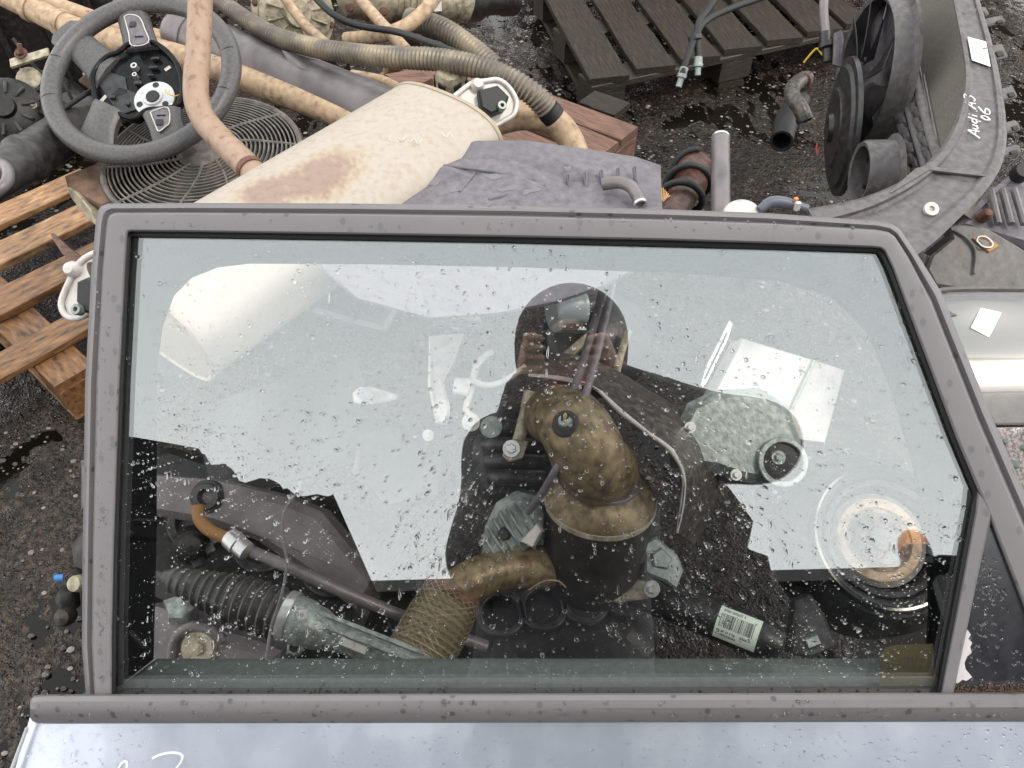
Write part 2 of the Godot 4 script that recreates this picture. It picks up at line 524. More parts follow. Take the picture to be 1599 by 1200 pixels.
func _ready() -> void:
	rng.seed = 20
	# --- camera, sky, sun, exposure ---
	var cam := Camera3D.new()
	cam.name = "camera"
	add_child(cam)
	cam.fov = rad_to_deg(2.0 * atan(600.0 / F))
	cam.near = 0.02
	cam.far = 400.0
	cam.look_at_from_position(EYE, EYE + view_fwd, view_up)
	var sky_look := ProceduralSkyMaterial.new()
	sky_look.sky_top_color = rgb(0.415, 0.44, 0.45)
	sky_look.sky_horizon_color = rgb(1.0, 0.965, 0.955)
	sky_look.sky_curve = 0.35
	sky_look.ground_bottom_color = rgb(0.10, 0.09, 0.085)
	sky_look.ground_horizon_color = rgb(0.25, 0.24, 0.23)
	sky_look.sky_cover = noise_tex("clouds", 0.006, FastNoiseLite.TYPE_SIMPLEX_SMOOTH, 4, [[0.0, Color(0, 0, 0)], [0.4, Color(0.05, 0.05, 0.05)], [1.0, Color(0.22, 0.22, 0.22)]], 512)
	sky_look.sky_cover_modulate = Color(1, 1, 1, 0.5)
	sky_look.sun_angle_max = 1.0
	var env := Environment.new()
	env.background_mode = Environment.BG_SKY
	env.sky = Sky.new()
	env.sky.sky_material = sky_look
	env.background_energy_multiplier = 3.9
	env.tonemap_mode = Environment.TONE_MAPPER_LINEAR
	env.tonemap_exposure = 0.92
	env.sdfgi_enabled = true
	env.ssao_enabled = true
	env.ssil_enabled = true
	var we := WorldEnvironment.new()
	we.name = "environment"
	we.environment = env
	add_child(we)
	var sun := DirectionalLight3D.new()
	sun.name = "sun"
	sun.light_energy = 0.5
	sun.light_color = Color(1.0, 0.96, 0.90)
	sun.light_angular_distance = 10.0
	sun.shadow_enabled = true
	add_child(sun)
	sun.look_at_from_position(Vector3(4.0, 8.0, 2.2), Vector3.ZERO)

	make_materials()
	build_ground()
	build_yard_behind()
	build_pallets()
	build_heap_supports()
	build_left_heap()
	build_muffler()
	build_middle_heap()
	build_right_heap()
	build_under_glass()
	build_door()
	build_rain()
	build_person()


# ---------- the setting ----------
func build_ground() -> void:
	# one sheet to the horizon; near the camera it has the hollows and lumps of worn concrete
	var low := FastNoiseLite.new()
	low.seed = 12
	low.frequency = 2.2
	low.fractal_octaves = 2
	var fine := FastNoiseLite.new()
	fine.seed = 7
	fine.frequency = 15.0
	fine.fractal_octaves = 4
	fine.fractal_gain = 0.6
	var step := 0.014
	var nx := 300
	var nz := 300
	var x0 := -2.0
	var z0 := -4.35
	var vv := PackedVector3Array()
	for i in nx + 1:
		for j in nz + 1:
			var x := x0 + i * step
			var z := z0 + j * step
			var rim := clampf(minf(minf(i, nx - i), minf(j, nz - j)) / 6.0, 0.0, 1.0)
			var groove := lerpf(1.0, 0.45, smoothstep(-2.0, -2.6, z))
			vv.append(Vector3(x, rim * (low.get_noise_2d(x, z) * 0.0075 + fine.get_noise_2d(x * 1.2, z * groove) * 0.0060), z))
	var nn := PackedVector3Array()
	var cc := PackedColorArray()      # paler patches from noise, strongest near the listed points
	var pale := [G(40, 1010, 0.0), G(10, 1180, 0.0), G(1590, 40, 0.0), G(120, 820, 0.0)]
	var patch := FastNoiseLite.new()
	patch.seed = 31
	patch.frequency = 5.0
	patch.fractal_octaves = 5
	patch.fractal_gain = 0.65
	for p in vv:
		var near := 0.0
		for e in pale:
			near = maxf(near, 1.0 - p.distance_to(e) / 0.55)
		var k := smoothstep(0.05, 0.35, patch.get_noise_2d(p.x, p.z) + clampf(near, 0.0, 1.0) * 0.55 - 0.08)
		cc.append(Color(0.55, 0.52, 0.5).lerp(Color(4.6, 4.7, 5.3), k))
	var ii := PackedInt32Array()
	var w1 := nz + 1
	for i in nx + 1:
		for j in nz + 1:
			var dx := vv[mini(i + 1, nx) * w1 + j] - vv[maxi(i - 1, 0) * w1 + j]
			var dz := vv[i * w1 + mini(j + 1, nz)] - vv[i * w1 + maxi(j - 1, 0)]
			nn.append(dz.cross(dx).normalized())
	for i in nx:
		for j in nz:
			var p := i * w1 + j
			ii.append_array(PackedInt32Array([p, p + w1, p + w1 + 1, p, p + w1 + 1, p + 1]))
	var x1 := x0 + nx * step
	var z1 := z0 + nz * step
	for q in [[-70.0, -70.0, 70.0, z0], [-70.0, z1, 70.0, 70.0], [-70.0, z0, x0, z1], [x1, z0, 70.0, z1]]:
		var p := vv.size()
		for c in [[q[0], q[1]], [q[2], q[1]], [q[2], q[3]], [q[0], q[3]]]:
			vv.append(Vector3(c[0], 0, c[1]))
			nn.append(Vector3.UP)
			cc.append(Color(0.8, 0.8, 0.8))
		ii.append_array(PackedInt32Array([p, p + 1, p + 2, p, p + 2, p + 3]))
	var arr := []
	arr.resize(Mesh.ARRAY_MAX)
	arr[Mesh.ARRAY_VERTEX] = vv
	arr[Mesh.ARRAY_NORMAL] = nn
	arr[Mesh.ARRAY_COLOR] = cc
	arr[Mesh.ARRAY_INDEX] = ii
	var am := ArrayMesh.new()
	am.add_surface_from_arrays(Mesh.PRIMITIVE_TRIANGLES, arr)
	var o := MeshInstance3D.new()
	o.name = "ground"
	add_child(o)
	o.mesh = am
	o.material_override = mats["wet_ground"]
	tag(o, "dark wet yard ground of worn gritty concrete full of small hollows", "", "", "structure")
	# rain water stands in the hollows: one level sheet, dry where the ground rises above it
	var s := Shape.new()
	s.quad(Vector3(x0, -0.0022, z1), Vector3(x0, -0.0022, z0), Vector3(x1, -0.0022, z0), Vector3(x1, -0.0022, z1))
	var film := plain_of("rain_water", rgb(0.006, 0.0045, 0.0032), 0.06)
	film.metallic_specular = 0.36
	film.normal_enabled = true
	film.normal_texture = noise_tex("ripple_normal", 0.03, FastNoiseLite.TYPE_SIMPLEX_SMOOTH, 3, [], 512, 4.0)
	film.normal_scale = 0.12
	film.uv1_triplanar = true
	film.uv1_world_triplanar = true
	film.uv1_scale = Vector3.ONE * 5.0
	var pool := single("water", "shallow rain water standing in the hollows of the yard ground", "", s, film, Vector3.ZERO)
	pool.set_meta("kind", "structure")
	# grit worn out of the concrete: one mass of small stones
	var stone := Shape.new()
	stone.lathe([[0.0, 0.55], [0.55, 0.42], [0.95, 0.1], [0.9, -0.25], [0.0, -0.3]], Vector3.ZERO, Vector3.UP, 6)
	var mm := MultiMesh.new()
	mm.transform_format = MultiMesh.TRANSFORM_3D
	mm.use_colors = true
	mm.mesh = stone.mesh(Vector3.ZERO, 0.3)
	var count := 20000
	mm.instance_count = count
	for i in count:
		var at := Vector3(rng.randf_range(-1.9, 2.1), rng.randf_range(-0.002, 0.003), rng.randf_range(-4.3, -0.15))
		var r := 0.0022 + 0.0055 * pow(rng.randf(), 2.2)
		var b := Basis(Vector3.UP, rng.randf() * TAU).scaled(Vector3(r * rng.randf_range(0.8, 1.4), r * rng.randf_range(0.5, 1.0), r))
		mm.set_instance_transform(i, Transform3D(b, at))
		var k := rng.randf()
		mm.set_instance_color(i, Color(0.018, 0.015, 0.013).lerp(Color(0.30, 0.26, 0.24), k * k * k))
	var m := StandardMaterial3D.new()
	m.resource_name = "wet_grit"
	m.albedo_color = Color.WHITE
	m.vertex_color_use_as_albedo = true
	m.roughness = 0.2
	var grit := MultiMeshInstance3D.new()
	grit.name = "grit"
	grit.multimesh = mm
	grit.material_override = m
	add_child(grit, true)
	tag(grit, "small wet stones and grit bedded in the yard ground", "grit", "", "stuff")


func cube(s: Shape, lo: Vector3, hi: Vector3, bevel := 0.01) -> void:
	s.box((lo + hi) * 0.5, Basis.IDENTITY, (hi - lo).abs(), bevel)


func build_yard_behind() -> void:    # what the window mirrors: it stands behind the viewer
	var wall_m := stuff_of("shed_cladding", two(rgb(0.009, 0.010, 0.010), rgb(0.014, 0.015, 0.015)), 0.02, Vector3.ONE * 0.5, 0.8)
	wall_m.metallic_specular = 0.25
	var base := Vector3(0.5, 0, 6.6)
	var shed := thing("yard_shed", "long dark metal clad shed mirrored low in the window glass", "shed", base)
	var top_l := Rz(580, 916, 6.0)
	var top_r := Rz(1440, 893, 6.0)
	var slope := (top_r.y - top_l.y) / (top_r.x - top_l.x)
	var s := Shape.new()
	var lx := -5.0
	var rx := 7.0
	var ly := top_l.y + slope * (lx - top_l.x)
	var ry := top_l.y + slope * (rx - top_l.x)
	var rings := []
	for z in [6.0, 9.5]:
		rings.append(PackedVector3Array([Vector3(lx, 0, z), Vector3(lx, ly - 0.12, z), Vector3(rx, ry - 0.12, z), Vector3(rx, 0, z)]))
	s.loft(rings)
	part(shed, "wall", s, wall_m)
	s = Shape.new()
	s.loft([PackedVector3Array([Vector3(lx - 0.1, ly - 0.12, 5.9), Vector3(lx - 0.1, ly, 5.9), Vector3(lx - 0.1, ly, 9.6), Vector3(lx - 0.1, ly - 0.12, 9.6)]), PackedVector3Array([Vector3(rx + 0.1, ry - 0.12, 5.9), Vector3(rx + 0.1, ry, 5.9), Vector3(rx + 0.1, ry, 9.6), Vector3(rx + 0.1, ry - 0.12, 9.6)])])
	part(shed, "roof", s, mats["dark_steel"])
	for k in 24:
		s = Shape.new()
		var x := lx + 0.25 + k * 0.5
		cube(s, Vector3(x - 0.04, 0.05, 5.965), Vector3(x + 0.04, ly + slope * (x - lx) - 0.13, 5.999), 0.012)
		part(shed, "cladding_rib", s, wall_m)
	s = Shape.new()
	cube(s, Vector3(1.0, 0.02, 5.93), Vector3(4.2, 3.6, 5.96), 0.01)
	part(shed, "roller_door", s, mats["dark_steel"])
	# crushed car bodies in a stack: the jagged outline at the left of the window
	var outline := [[[120, 672], [180, 680], [310, 700], [318, 720], [355, 728], [368, 748], [372, 775], [250, 790], [120, 780]],
		[[100, 784], [250, 793], [375, 778], [372, 750], [430, 752], [455, 768], [470, 775], [520, 772], [525, 782], [492, 790], [512, 830], [100, 850]],
		[[60, 855], [514, 834], [540, 862], [565, 900], [600, 960], [640, 1060], [60, 1060]]]
	var names := ["uppermost flattened dark car body on the crushed stack mirrored in the window", "middle crushed car body of the stack, with a bent strip sticking out", "lowest and widest crushed car body of the mirrored stack"]
	for i in 3:
		var pts := []
		for p in outline[i]:
			var q := Rz(p[0], p[1], 2.7)
			q.y = maxf(q.y, 0.0)
			pts.append(q)
		var rough := []
		for k in pts.size():
			var e: Vector3 = pts[(k + 1) % pts.size()]
			for w in 4:
				rough.append(pts[k].lerp(e, w / 4.0) + (Vector3(rng.randf_range(-0.022, 0.022), rng.randf_range(-0.022, 0.022), 0) if w else Vector3.ZERO))
		s = Shape.new()
		s.prism(rough, Vector3(0, 0, -1), 1.5, 0.004)
		var lo: Vector3 = s.v[0]
		for q in s.v:
			lo = Vector3(minf(lo.x, q.x), minf(lo.y, q.y), 0)
		var body := thing("crushed_car", names[i], "car body", Vector3(-1.6, lo.y, 3.4), "crushed cars in the stack behind the viewer")
		part(body, "body_shell", s, mats["soot"])
		for k in 3:
			s = Shape.new()
			var mid: Vector3 = pts[1].lerp(pts[pts.size() - 1], 0.2 + 0.25 * k)
			s.box(mid + Vector3(0.06, -0.05, -0.008), Basis(Vector3.FORWARD, 0.3 * k), Vector3(0.16, 0.03, 0.03), 0.01)
			part(body, "folded_seam", s, mats["greasy_black"])
	# two unseen skips, added to block the horizon sky and darken the far ground
	for k in 2:
		var sx: float = [-2.6, 2.3][k]
		var sk := thing("added_skip", ["unseen dark skip added at the far left to darken the yard ground", "unseen dark skip added at the far right to darken the yard ground"][k], "skip", Vector3(sx, 0, -6.6), "unseen skips added to block the horizon sky")
		s = Shape.new()
		var lo_r := PackedVector3Array([Vector3(sx - 2.0, 0.12, -7.3), Vector3(sx + 2.0, 0.12, -7.3), Vector3(sx + 2.0, 0.12, -6.0), Vector3(sx - 2.0, 0.12, -6.0)])
		var hi_r := PackedVector3Array([Vector3(sx - 2.4, 2.1, -7.5), Vector3(sx + 2.4, 2.1, -7.5), Vector3(sx + 2.4, 2.1, -5.7), Vector3(sx - 2.4, 2.1, -5.7)])
		s.loft([lo_r, hi_r])
		part(sk, "body", s, mats["dark_rust"])
		s = Shape.new()
		s.box(Vector3(sx, 2.12, -5.72), Basis.IDENTITY, Vector3(4.9, 0.1, 0.12), 0.02)
		part(sk, "rim", s, mats["dark_steel"])
		for j in 5:
			s = Shape.new()
			s.tube([Vector3(sx - 1.8 + 0.9 * j, 0.14, -5.97), Vector3(sx - 2.1 + 1.05 * j, 2.05, -5.68)], [0.05], 6)
			part(sk, "stiffener", s, mats["dark_rust"])
	# an upright scrap panel beside the person: the notched outline right of the elbow
	var pts2 := []
	for p in [[985, 728], [1098, 742], [1138, 757], [1160, 786], [1178, 812], [1174, 832], [1166, 848], [1172, 856], [1186, 861], [1201, 866], [1206, 890], [1208, 960], [1210, 1060], [985, 1060]]:
		var q := Rz(p[0], p[1], 1.5)
		q.y = maxf(q.y, 0.0)
		pts2.append(q)
	s = Shape.new()
	s.prism(pts2, Vector3(0, 0, -1), 0.16, 0.012)
	var scrap := thing("scrap_panel", "tall dark scrap panel with a notched edge, mirrored right of the person", "scrap panel", Vector3(pts2[0].x + 0.1, 0, 1.58))
	part(scrap, "panel", s, mats["soot"])
	s = Shape.new()
	s.box(Vector3(pts2[0].x + 0.12, 0.3, 1.49), Basis.IDENTITY, Vector3(0.2, 0.04, 0.03), 0.005)
	part(scrap, "stiffener", s, mats["dark_steel"])
	# a forklift with an orange beacon on its cab guard
	var roof_l := Rz(1452, 862, 1.7)
	var bx := roof_l.x + 0.55
	var gy := roof_l.y
	var lift := thing("forklift", "dark forklift truck with an orange beacon, mirrored at the lower right", "forklift", Vector3(bx, 0, 2.2))
	s = Shape.new()
	cube(s, Vector3(bx - 0.55, gy - 0.07, 1.7), Vector3(bx + 0.55, gy, 2.9), 0.02)
	part(lift, "roof_guard", s, mats["soot"])
	for c in [[-0.5, 1.76], [0.5, 1.76], [-0.5, 2.84], [0.5, 2.84]]:
		s = Shape.new()
		cube(s, Vector3(bx + c[0] - 0.035, 0.9, c[1] - 0.035), Vector3(bx + c[0] + 0.035, gy - 0.072, c[1] + 0.035), 0.01)
		part(lift, "cab_post", s, mats["black_plastic"])
	s = Shape.new()
	cube(s, Vector3(bx - 0.55, 0.25, 1.6), Vector3(bx + 0.55, 0.9, 3.3), 0.06)
	part(lift, "chassis", s, mats["dark_steel"])
	s = Shape.new()
	cube(s, Vector3(bx - 0.25, 0.9, 2.3), Vector3(bx + 0.25, 1.02, 2.8), 0.04)
	cube(s, Vector3(bx - 0.25, 1.02, 2.7), Vector3(bx + 0.25, 1.5, 2.82), 0.04)
	part(lift, "seat", s, mats["black_rubber"])
	for c in [[-0.56, 1.9], [0.56, 1.9], [-0.56, 3.0], [0.56, 3.0]]:
		s = Shape.new()
		s.lathe([[0.12, -0.09], [0.28, -0.09], [0.3, -0.06], [0.3, 0.06], [0.28, 0.09], [0.12, 0.09]], Vector3(bx + c[0], 0.3, c[1]), Vector3.RIGHT, 24, true)
		var tyre := part(lift, "wheel", s, mats["black_rubber"])
		s = Shape.new()
		s.lathe([[0.118, -0.05], [0.118, 0.05], [0.04, 0.07]], Vector3(bx + c[0], 0.3, c[1]), Vector3.RIGHT, 18)
		part(tyre, "rim", s, mats["dark_steel"])
	for sx in [-0.3, 0.3]:
		s = Shape.new()
		cube(s, Vector3(bx + sx - 0.05, 0.1, 1.45), Vector3(bx + sx + 0.05, gy - 0.35, 1.55), 0.01)
		part(lift, "mast_rail", s, mats["greasy_black"])
		s = Shape.new()
		cube(s, Vector3(bx + sx - 0.05, 0.06, 0.95), Vector3(bx + sx + 0.05, 0.1, 1.5), 0.01)
		part(lift, "fork", s, mats["dark_steel"])
	var bc := Rz(1430, 862, 1.75)
	s = Shape.new()
	var br := 0.055
	cube(s, Vector3(bc.x - 0.06, gy - 0.05, bc.z - 0.05), Vector3(roof_l.x + 0.01, gy - 0.015, bc.z + 0.05), 0.005)
	s.lathe([[br * 1.05, gy - 0.012], [br * 1.05, bc.y]], Vector3(bc.x, 0, bc.z), Vector3.UP, 20)
	var stand := part(lift, "beacon_base", s, mats["black_plastic"])
	s = Shape.new()
	s.lathe([[br, bc.y + 0.001], [br, bc.y + 0.03], [br * 0.9, bc.y + 0.055], [br * 0.6, bc.y + 0.075], [0, bc.y + 0.082]], Vector3(bc.x, 0, bc.z), Vector3.UP, 20)
	part(stand, "beacon_lens", s, plain_of("orange_lens", rgb(0.75, 0.22, 0.02), 0.2))


func build_pallets() -> void:
	# the orange pallet on the ground at the left
	var h := 0.144
	var wood: Material = mats["orange_wood"]
	var at := G(60, 480, 0.0)
	var pal := thing("wooden_pallet", "orange stained wooden pallet with gaps, lying left of the car door", "pallet", at)
	var dir := (G(130, 290, h) - G(0, 350, h)).normalized()
	for e in [[52, 311, 0, 0.095], [62, 364, 0, 0.10], [65, 437, 0, 0.10], [91, 519, 0, 0.085]]:
		var c := G(e[0], e[1], h)
		var b := plank(pal, "board", c - dir * 0.75 - Vector3(0, 0.011, 0), c + dir * 0.17 - Vector3(0, 0.011, 0), e[3], 0.022, wood if e[1] < 400 else mats["stained_wood"])
		b.rotate_object_local(Vector3.RIGHT, rng.randf_range(-0.02, 0.02))
	# cross boards below, square to the boards
	var across := Vector3(-dir.z, 0, dir.x).normalized()
	if across.x < 0:
		across = -across
	var edge := G(104, 575, 0.12)
	for k in [0.0, -0.55]:
		var mid: Vector3 = edge + dir * k - across * 0.32
		plank(pal, "cross_board", mid - across * 0.62 - Vector3(0, 0.011, 0), mid + across * 0.36 - Vector3(0, 0.011, 0), 0.10, 0.022, mats["stained_wood"])
		for j in [0.30, -0.14, -0.58]:
			var q: Vector3 = mid + across * j - Vector3(0, 0.061, 0)
			plank(pal, "block", q - across * 0.06, q + across * 0.06, 0.095, 0.078, mats["stained_wood"])
		plank(pal, "skid", mid - across * 0.62 + Vector3(0, -0.109, 0), mid + across * 0.36 + Vector3(0, -0.109, 0), 0.098, 0.018, wood)
	# the grey pallet at the back
	wood = mats["grey_wood"]
	var a := G(925, 128, h)
	var e1 := (G(1280, 50, h) - a).normalized()
	var e2 := (G(862, 0, h) - G(928, 119, h)).normalized()
	pal = thing("wooden_pallet", "weathered grey wooden pallet with mossy boards, lying at the back", "pallet", Vector3(a.x + 0.5, 0, a.z - 0.6))
	for x in [0.072, 0.256, 0.44, 0.624, 0.808, 0.992, 1.14]:
		var p: Vector3 = a + e1 * x - Vector3(0, 0.011, 0)
		plank(pal, "board", p + e2 * 0.004, p + e2 * 0.86, 0.146 if x < 1.1 else 0.09, 0.022, wood)
	for y in [0.06, 0.43, 0.80]:
		var p: Vector3 = a + e2 * y - Vector3(0, 0.034, 0)
		plank(pal, "cross_board", p - e1 * 0.01, p + e1 * 1.2, 0.11, 0.022, wood)
		for x in [0.06, 0.6, 1.14]:
			var q: Vector3 = p + e1 * x - Vector3(0, 0.05, 0)
			plank(pal, "block", q - e1 * 0.07, q + e1 * 0.07, 0.10, 0.076, wood)
	for x in [0.06, 0.6, 1.14]:
		var p: Vector3 = a + e1 * x - Vector3(0, 0.134, 0)
		plank(pal, "skid", p, p + e2 * 0.86, 0.10, 0.019, wood)
	# the reddish pallet that peeps out right of the muffler
	wood = mats["red_wood"]
	var c0 := G(900, 215, h)
	var r1 := (G(975, 222, h) - G(880, 185, h)).normalized()
	var r2 := Vector3(r1.z, 0, -r1.x)
	pal = thing("wooden_pallet", "reddish brown pallet corner sticking out beyond the muffler", "pallet", Vector3(c0.x - 0.3, 0, c0.z))
	for k in [-0.055, 0.055, 0.168, -0.18]:
		var q: Vector3 = G(965, 224, h) + r2 * (k + 0.02) - Vector3(0, 0.011, 0)
		plank(pal, "board", q - r1 * (0.9 if k < 0.1 else 0.24), q - r1 * (0.0 if k < 0.1 else 0.10), 0.10, 0.022, wood if k < 0.1 else mats["grey_wood"])
	for k in [-0.06, -0.5, -0.84]:
		var q: Vector3 = G(965, 224, h) + r1 * k
		plank(pal, "cross_board", q - r2 * 0.24 - Vector3(0, 0.034, 0), q + r2 * 0.14 - Vector3(0, 0.034, 0), 0.1, 0.022, wood)
		for j in [-0.15, 0.08]:
			var b: Vector3 = q + r2 * j - Vector3(0, 0.094, 0)
			plank(pal, "block", b - r2 * 0.06, b + r2 * 0.06, 0.1, 0.098, wood)


func ribbed_block(called: String, label: String, c: Vector3, yaw: float, size: Vector3, m: Material) -> void:   # an engine block: body, ribs, a flange and bores
	var o := thing(called, label, "engine block", Vector3(c.x, 0.0, c.z))
	var b := Basis(Vector3.UP, yaw)
	var s := Shape.new()
	s.box(Vector3(c.x, size.y * 0.5, c.z), b, size, 0.03)
	part(o, "crankcase", s, m)
	for k in 5:
		s = Shape.new()
		s.box(Vector3(c.x, size.y * 0.55, c.z) + b * Vector3(size.x * (-0.4 + 0.2 * k), 0, size.z * 0.5 + 0.008), b, Vector3(0.018, size.y * 0.7, 0.03), 0.006)
		part(o, "rib", s, m)
	for k in 4:
		s = Shape.new()
		nut_hole(s, Vector3(c.x, size.y + 0.004, c.z) + b * Vector3(size.x * (-0.36 + 0.24 * k), 0, 0), Vector3.UP, size.z * 0.16, size.z * 0.21, 0.008)
		part(o, "cylinder_bore", s, mats["dark_steel"])
	s = Shape.new()
	s.box(Vector3(c.x, size.y * 0.2, c.z), b, Vector3(size.x + 0.05, 0.03, size.z + 0.05), 0.01)
	part(o, "sump_flange", s, mats["dark_steel"])


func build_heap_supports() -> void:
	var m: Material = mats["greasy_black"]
	ribbed_block("engine_block", "greasy black engine block added to fill the deep shade under the steering wheel", P(30, 40, 2.75), 0.3, Vector3(0.7, 0.5, 0.46), m)  # black block put in where there is only deep shade
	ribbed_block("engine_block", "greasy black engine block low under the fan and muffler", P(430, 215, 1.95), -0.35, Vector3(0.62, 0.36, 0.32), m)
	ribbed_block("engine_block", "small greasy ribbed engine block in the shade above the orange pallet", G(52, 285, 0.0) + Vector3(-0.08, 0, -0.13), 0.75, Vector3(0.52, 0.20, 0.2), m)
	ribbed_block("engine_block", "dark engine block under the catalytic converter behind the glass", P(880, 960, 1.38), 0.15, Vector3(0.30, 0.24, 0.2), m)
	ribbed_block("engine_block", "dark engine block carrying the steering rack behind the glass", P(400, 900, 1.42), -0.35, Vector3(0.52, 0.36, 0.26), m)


# ---------- the heap left of and behind the door ----------
func build_left_heap() -> void:
	build_steering_wheel()
	build_fan()
	# long tan pipe passing under the wheel
	var z := 1.82
	var pts := [P(-60, -40, z + 0.1), P(40, 8, z + 0.06), P(130, 50, z + 0.02), P(290, 92, z - 0.04), P(440, 145, z - 0.12), P(600, 205, z - 0.2)]
	var t := thing("exhaust_pipe", "long tan coated exhaust pipe running under the steering wheel to the muffler", "exhaust pipe", pts[3])
	var s := Shape.new()
	var path := spline(pts, 10)
	s.tube(path, [px(19, z)], 20)
	part(t, "pipe", s, mats["tan_pipe"])
	for i in [11, 17]:
		s = Shape.new()
		var ax: Vector3 = (path[i + 1] - path[i]).normalized()
		nut_hole(s, path[i], ax, px(19, z) - 0.001, px(22, z), 0.009, 24)
		part(t, "weld_collar", s, mats["tan_pipe"])
	# second thinner tan pipe beside it
	s = Shape.new()
	s.tube(spline([P(-20, -30, 1.9), P(60, -2, 1.9), P(120, 20, 1.88), P(200, 48, 1.86), P(262, 62, 1.85)], 8), [px(13, 1.88)], 16)
	single("exhaust_pipe", "thinner tan exhaust pipe lying along the top of the longer one, upper left", "exhaust pipe", s, mats["tan_pipe"], P(120, 20, 1.88))
	# wide dark grey tube behind the wheel
	var a := P(283, 52, 1.86)
	var b := P(640, 195, 1.62)
	t = thing("heat_shield_tube", "wide dark grey steel tube with a rounded end and a bent tab", "tube", (a + b) * 0.5)
	s = Shape.new()
	var r := px(39, 1.8)
	var axis := (b - a).normalized()
	s.lathe([[0.0, -r * 0.55], [r * 0.45, -r * 0.5], [r * 0.8, -r * 0.3], [r * 0.97, 0.0], [r, r * 0.5], [r, (b - a).length()]], a, axis, 32)
	part(t, "tube_body", s, mats["grey_tube"])
	s = Shape.new()
	nut_hole(s, a + axis * 0.05, axis, r - 0.001, r + 0.003, 0.006, 32)
	part(t, "end_seam", s, mats["grey_tube"])
	s = Shape.new()
	var c := P(455, 92, 1.67)
	s.sheet(4, 6, func(u: float, v: float) -> Vector3: return P(440 + 60 * v + 14 * u, 78 + 18 * v + 24 * u, 1.675 - 0.02 * sin(v * PI) * u), 0.0015)
	part(t, "bent_tab", s, mats["grey_tube"])
	# corrugated hose
	pts = [P(318, -22, 1.86), P(372, 22, 1.78), P(430, 56, 1.70), P(500, 76, 1.64), P(590, 88, 1.58), P(690, 94, 1.53), P(770, 112, 1.50), P(826, 142, 1.50), P(856, 172, 1.52)]
	t = thing("corrugated_hose", "long corrugated hose, dark at the left and sandy at the right end", "hose", pts[4])
	path = evenly(spline(pts, 24), 0.0021)
	s = Shape.new()
	var radii := []
	for i in path.size():
		radii.append(lerpf(px(13.0, 1.65), px(17.5, 1.55), float(i) / path.size()))
	s.tube(path, radii, 18, 0.075, 0.0086)
	part(t, "hose_body", s, mats["hose_rubber"])
	s = Shape.new()
	s.tube([path[-1], path[-1] + (path[-1] - path[-4]).normalized() * 0.02], [px(18.5, 1.55)], 18)
	part(t, "end_cuff", s, mats["black_rubber"])
	# gearbox casings at the top
	build_gearbox()
	# thin rods and cables lying across the top
	s = tubed([P(440, -10, 1.9), P(474, 36, 1.88), P(512, 70, 1.84)], px(8, 1.88), 12)
	single("tan_rod", "short tan rod leaning against the round gearbox casing", "rod", s, mats["tan_pipe"], P(474, 36, 1.88))
	s = tubed([P(552, -14, 1.95), P(592, 32, 1.86), P(636, 80, 1.76)], px(9, 1.85), 12)
	single("tan_rod", "straight sandy rod crossing over the black cable at the top", "rod", s, mats["tan_pipe"], P(592, 32, 1.86))
	s = tubed([P(690, -20, 1.98), P(664, 16, 1.94), P(632, 42, 1.92), P(590, 56, 1.92), P(540, 62, 1.95)], px(11, 1.93), 14)
	single("bent_tan_pipe", "curved tan pipe bending down from the gearbox at the top middle", "pipe", s, mats["tan_pipe"], P(640, 40, 1.93))
	s = tubed([P(485, -12, 1.82), P(520, 22, 1.79), P(560, 40, 1.78), P(620, 50, 1.74), P(680, 70, 1.66), P(735, 92, 1.62)], px(5.5, 1.74), 10)
	single("black_cable", "black cable drooping across the heap above the corrugated hose", "cable", s, mats["black_rubber"], P(600, 46, 1.75))
	# dark ribbed hose in the back
	path = evenly(spline([P(640, 30, 2.05), P(690, 45, 2.0), P(735, 75, 1.97), P(775, 108, 1.95)], 14), 0.0026)
	s = Shape.new()
	s.tube(path, [px(17, 2.0)], 14, 0.06, 0.0105)
	single("ribbed_hose", "shaded dark ribbed hose lying behind the corrugated one", "hose", s, mats["hose_rubber"], P(735, 75, 1.97))
	# the left edge: prop shaft, bracket, oily lumps
	a = P(-40, 300, 1.42)
	b = P(150, 178, 1.68)
	axis = (b - a).normalized()
	t = thing("drive_shaft", "thick grey drive shaft with a stepped end at the far left", "drive shaft", (a + b) * 0.5)
	s = Shape.new()
	var l := (b - a).length()
	r = px(34, 1.55)
	s.lathe([[r * 0.6, -0.02], [r * 0.86, 0.0], [r * 0.9, l * 0.20], [r * 0.95, l * 0.34], [r * 1.12, l * 0.36], [r * 1.12, l * 0.40], [r * 1.0, l * 0.43], [r * 1.02, l * 0.97], [r * 0.8, l]], a, axis, 28)
	part(t, "shaft_tube", s, mats["dark_steel"])
	s = Shape.new()
	s.tube(spline([P(-30, 318, 1.36), P(-4, 300, 1.35), P(12, 282, 1.36), P(10, 262, 1.38), P(-12, 250, 1.40)], 6), [px(9, 1.36)], 12)
	part(t, "yoke", s, mats["grey_tube"])
	s = tubed([P(-20, 252, 1.5), P(60, 198, 1.56), P(142, 142, 1.62), P(200, 112, 1.66)], px(4, 1.55), 10)
	single("black_cable", "thin black rod cable running up under the wheel at the far left", "cable", s, mats["black_rubber"], P(60, 198, 1.56))
	t = thing("engine_bracket", "small zinc plated bracket strip with a stud at the far left", "bracket", P(45, 92, 1.7))
	s = Shape.new()
	s.prism([P(14, 92, 1.70), P(74, 74, 1.72), P(76, 86, 1.71), P(16, 105, 1.69)], Vector3(0, 0.9, 0.45), 0.006, 0.001)
	part(t, "plate", s, mats["old_alloy"])
	s = Shape.new()
	bolt(s, P(33, 84, 1.695), Vector3(0, 0.9, 0.45), 0.008)
	s.tube([P(33, 84, 1.69), P(30, 68, 1.68)], [0.005], 10)
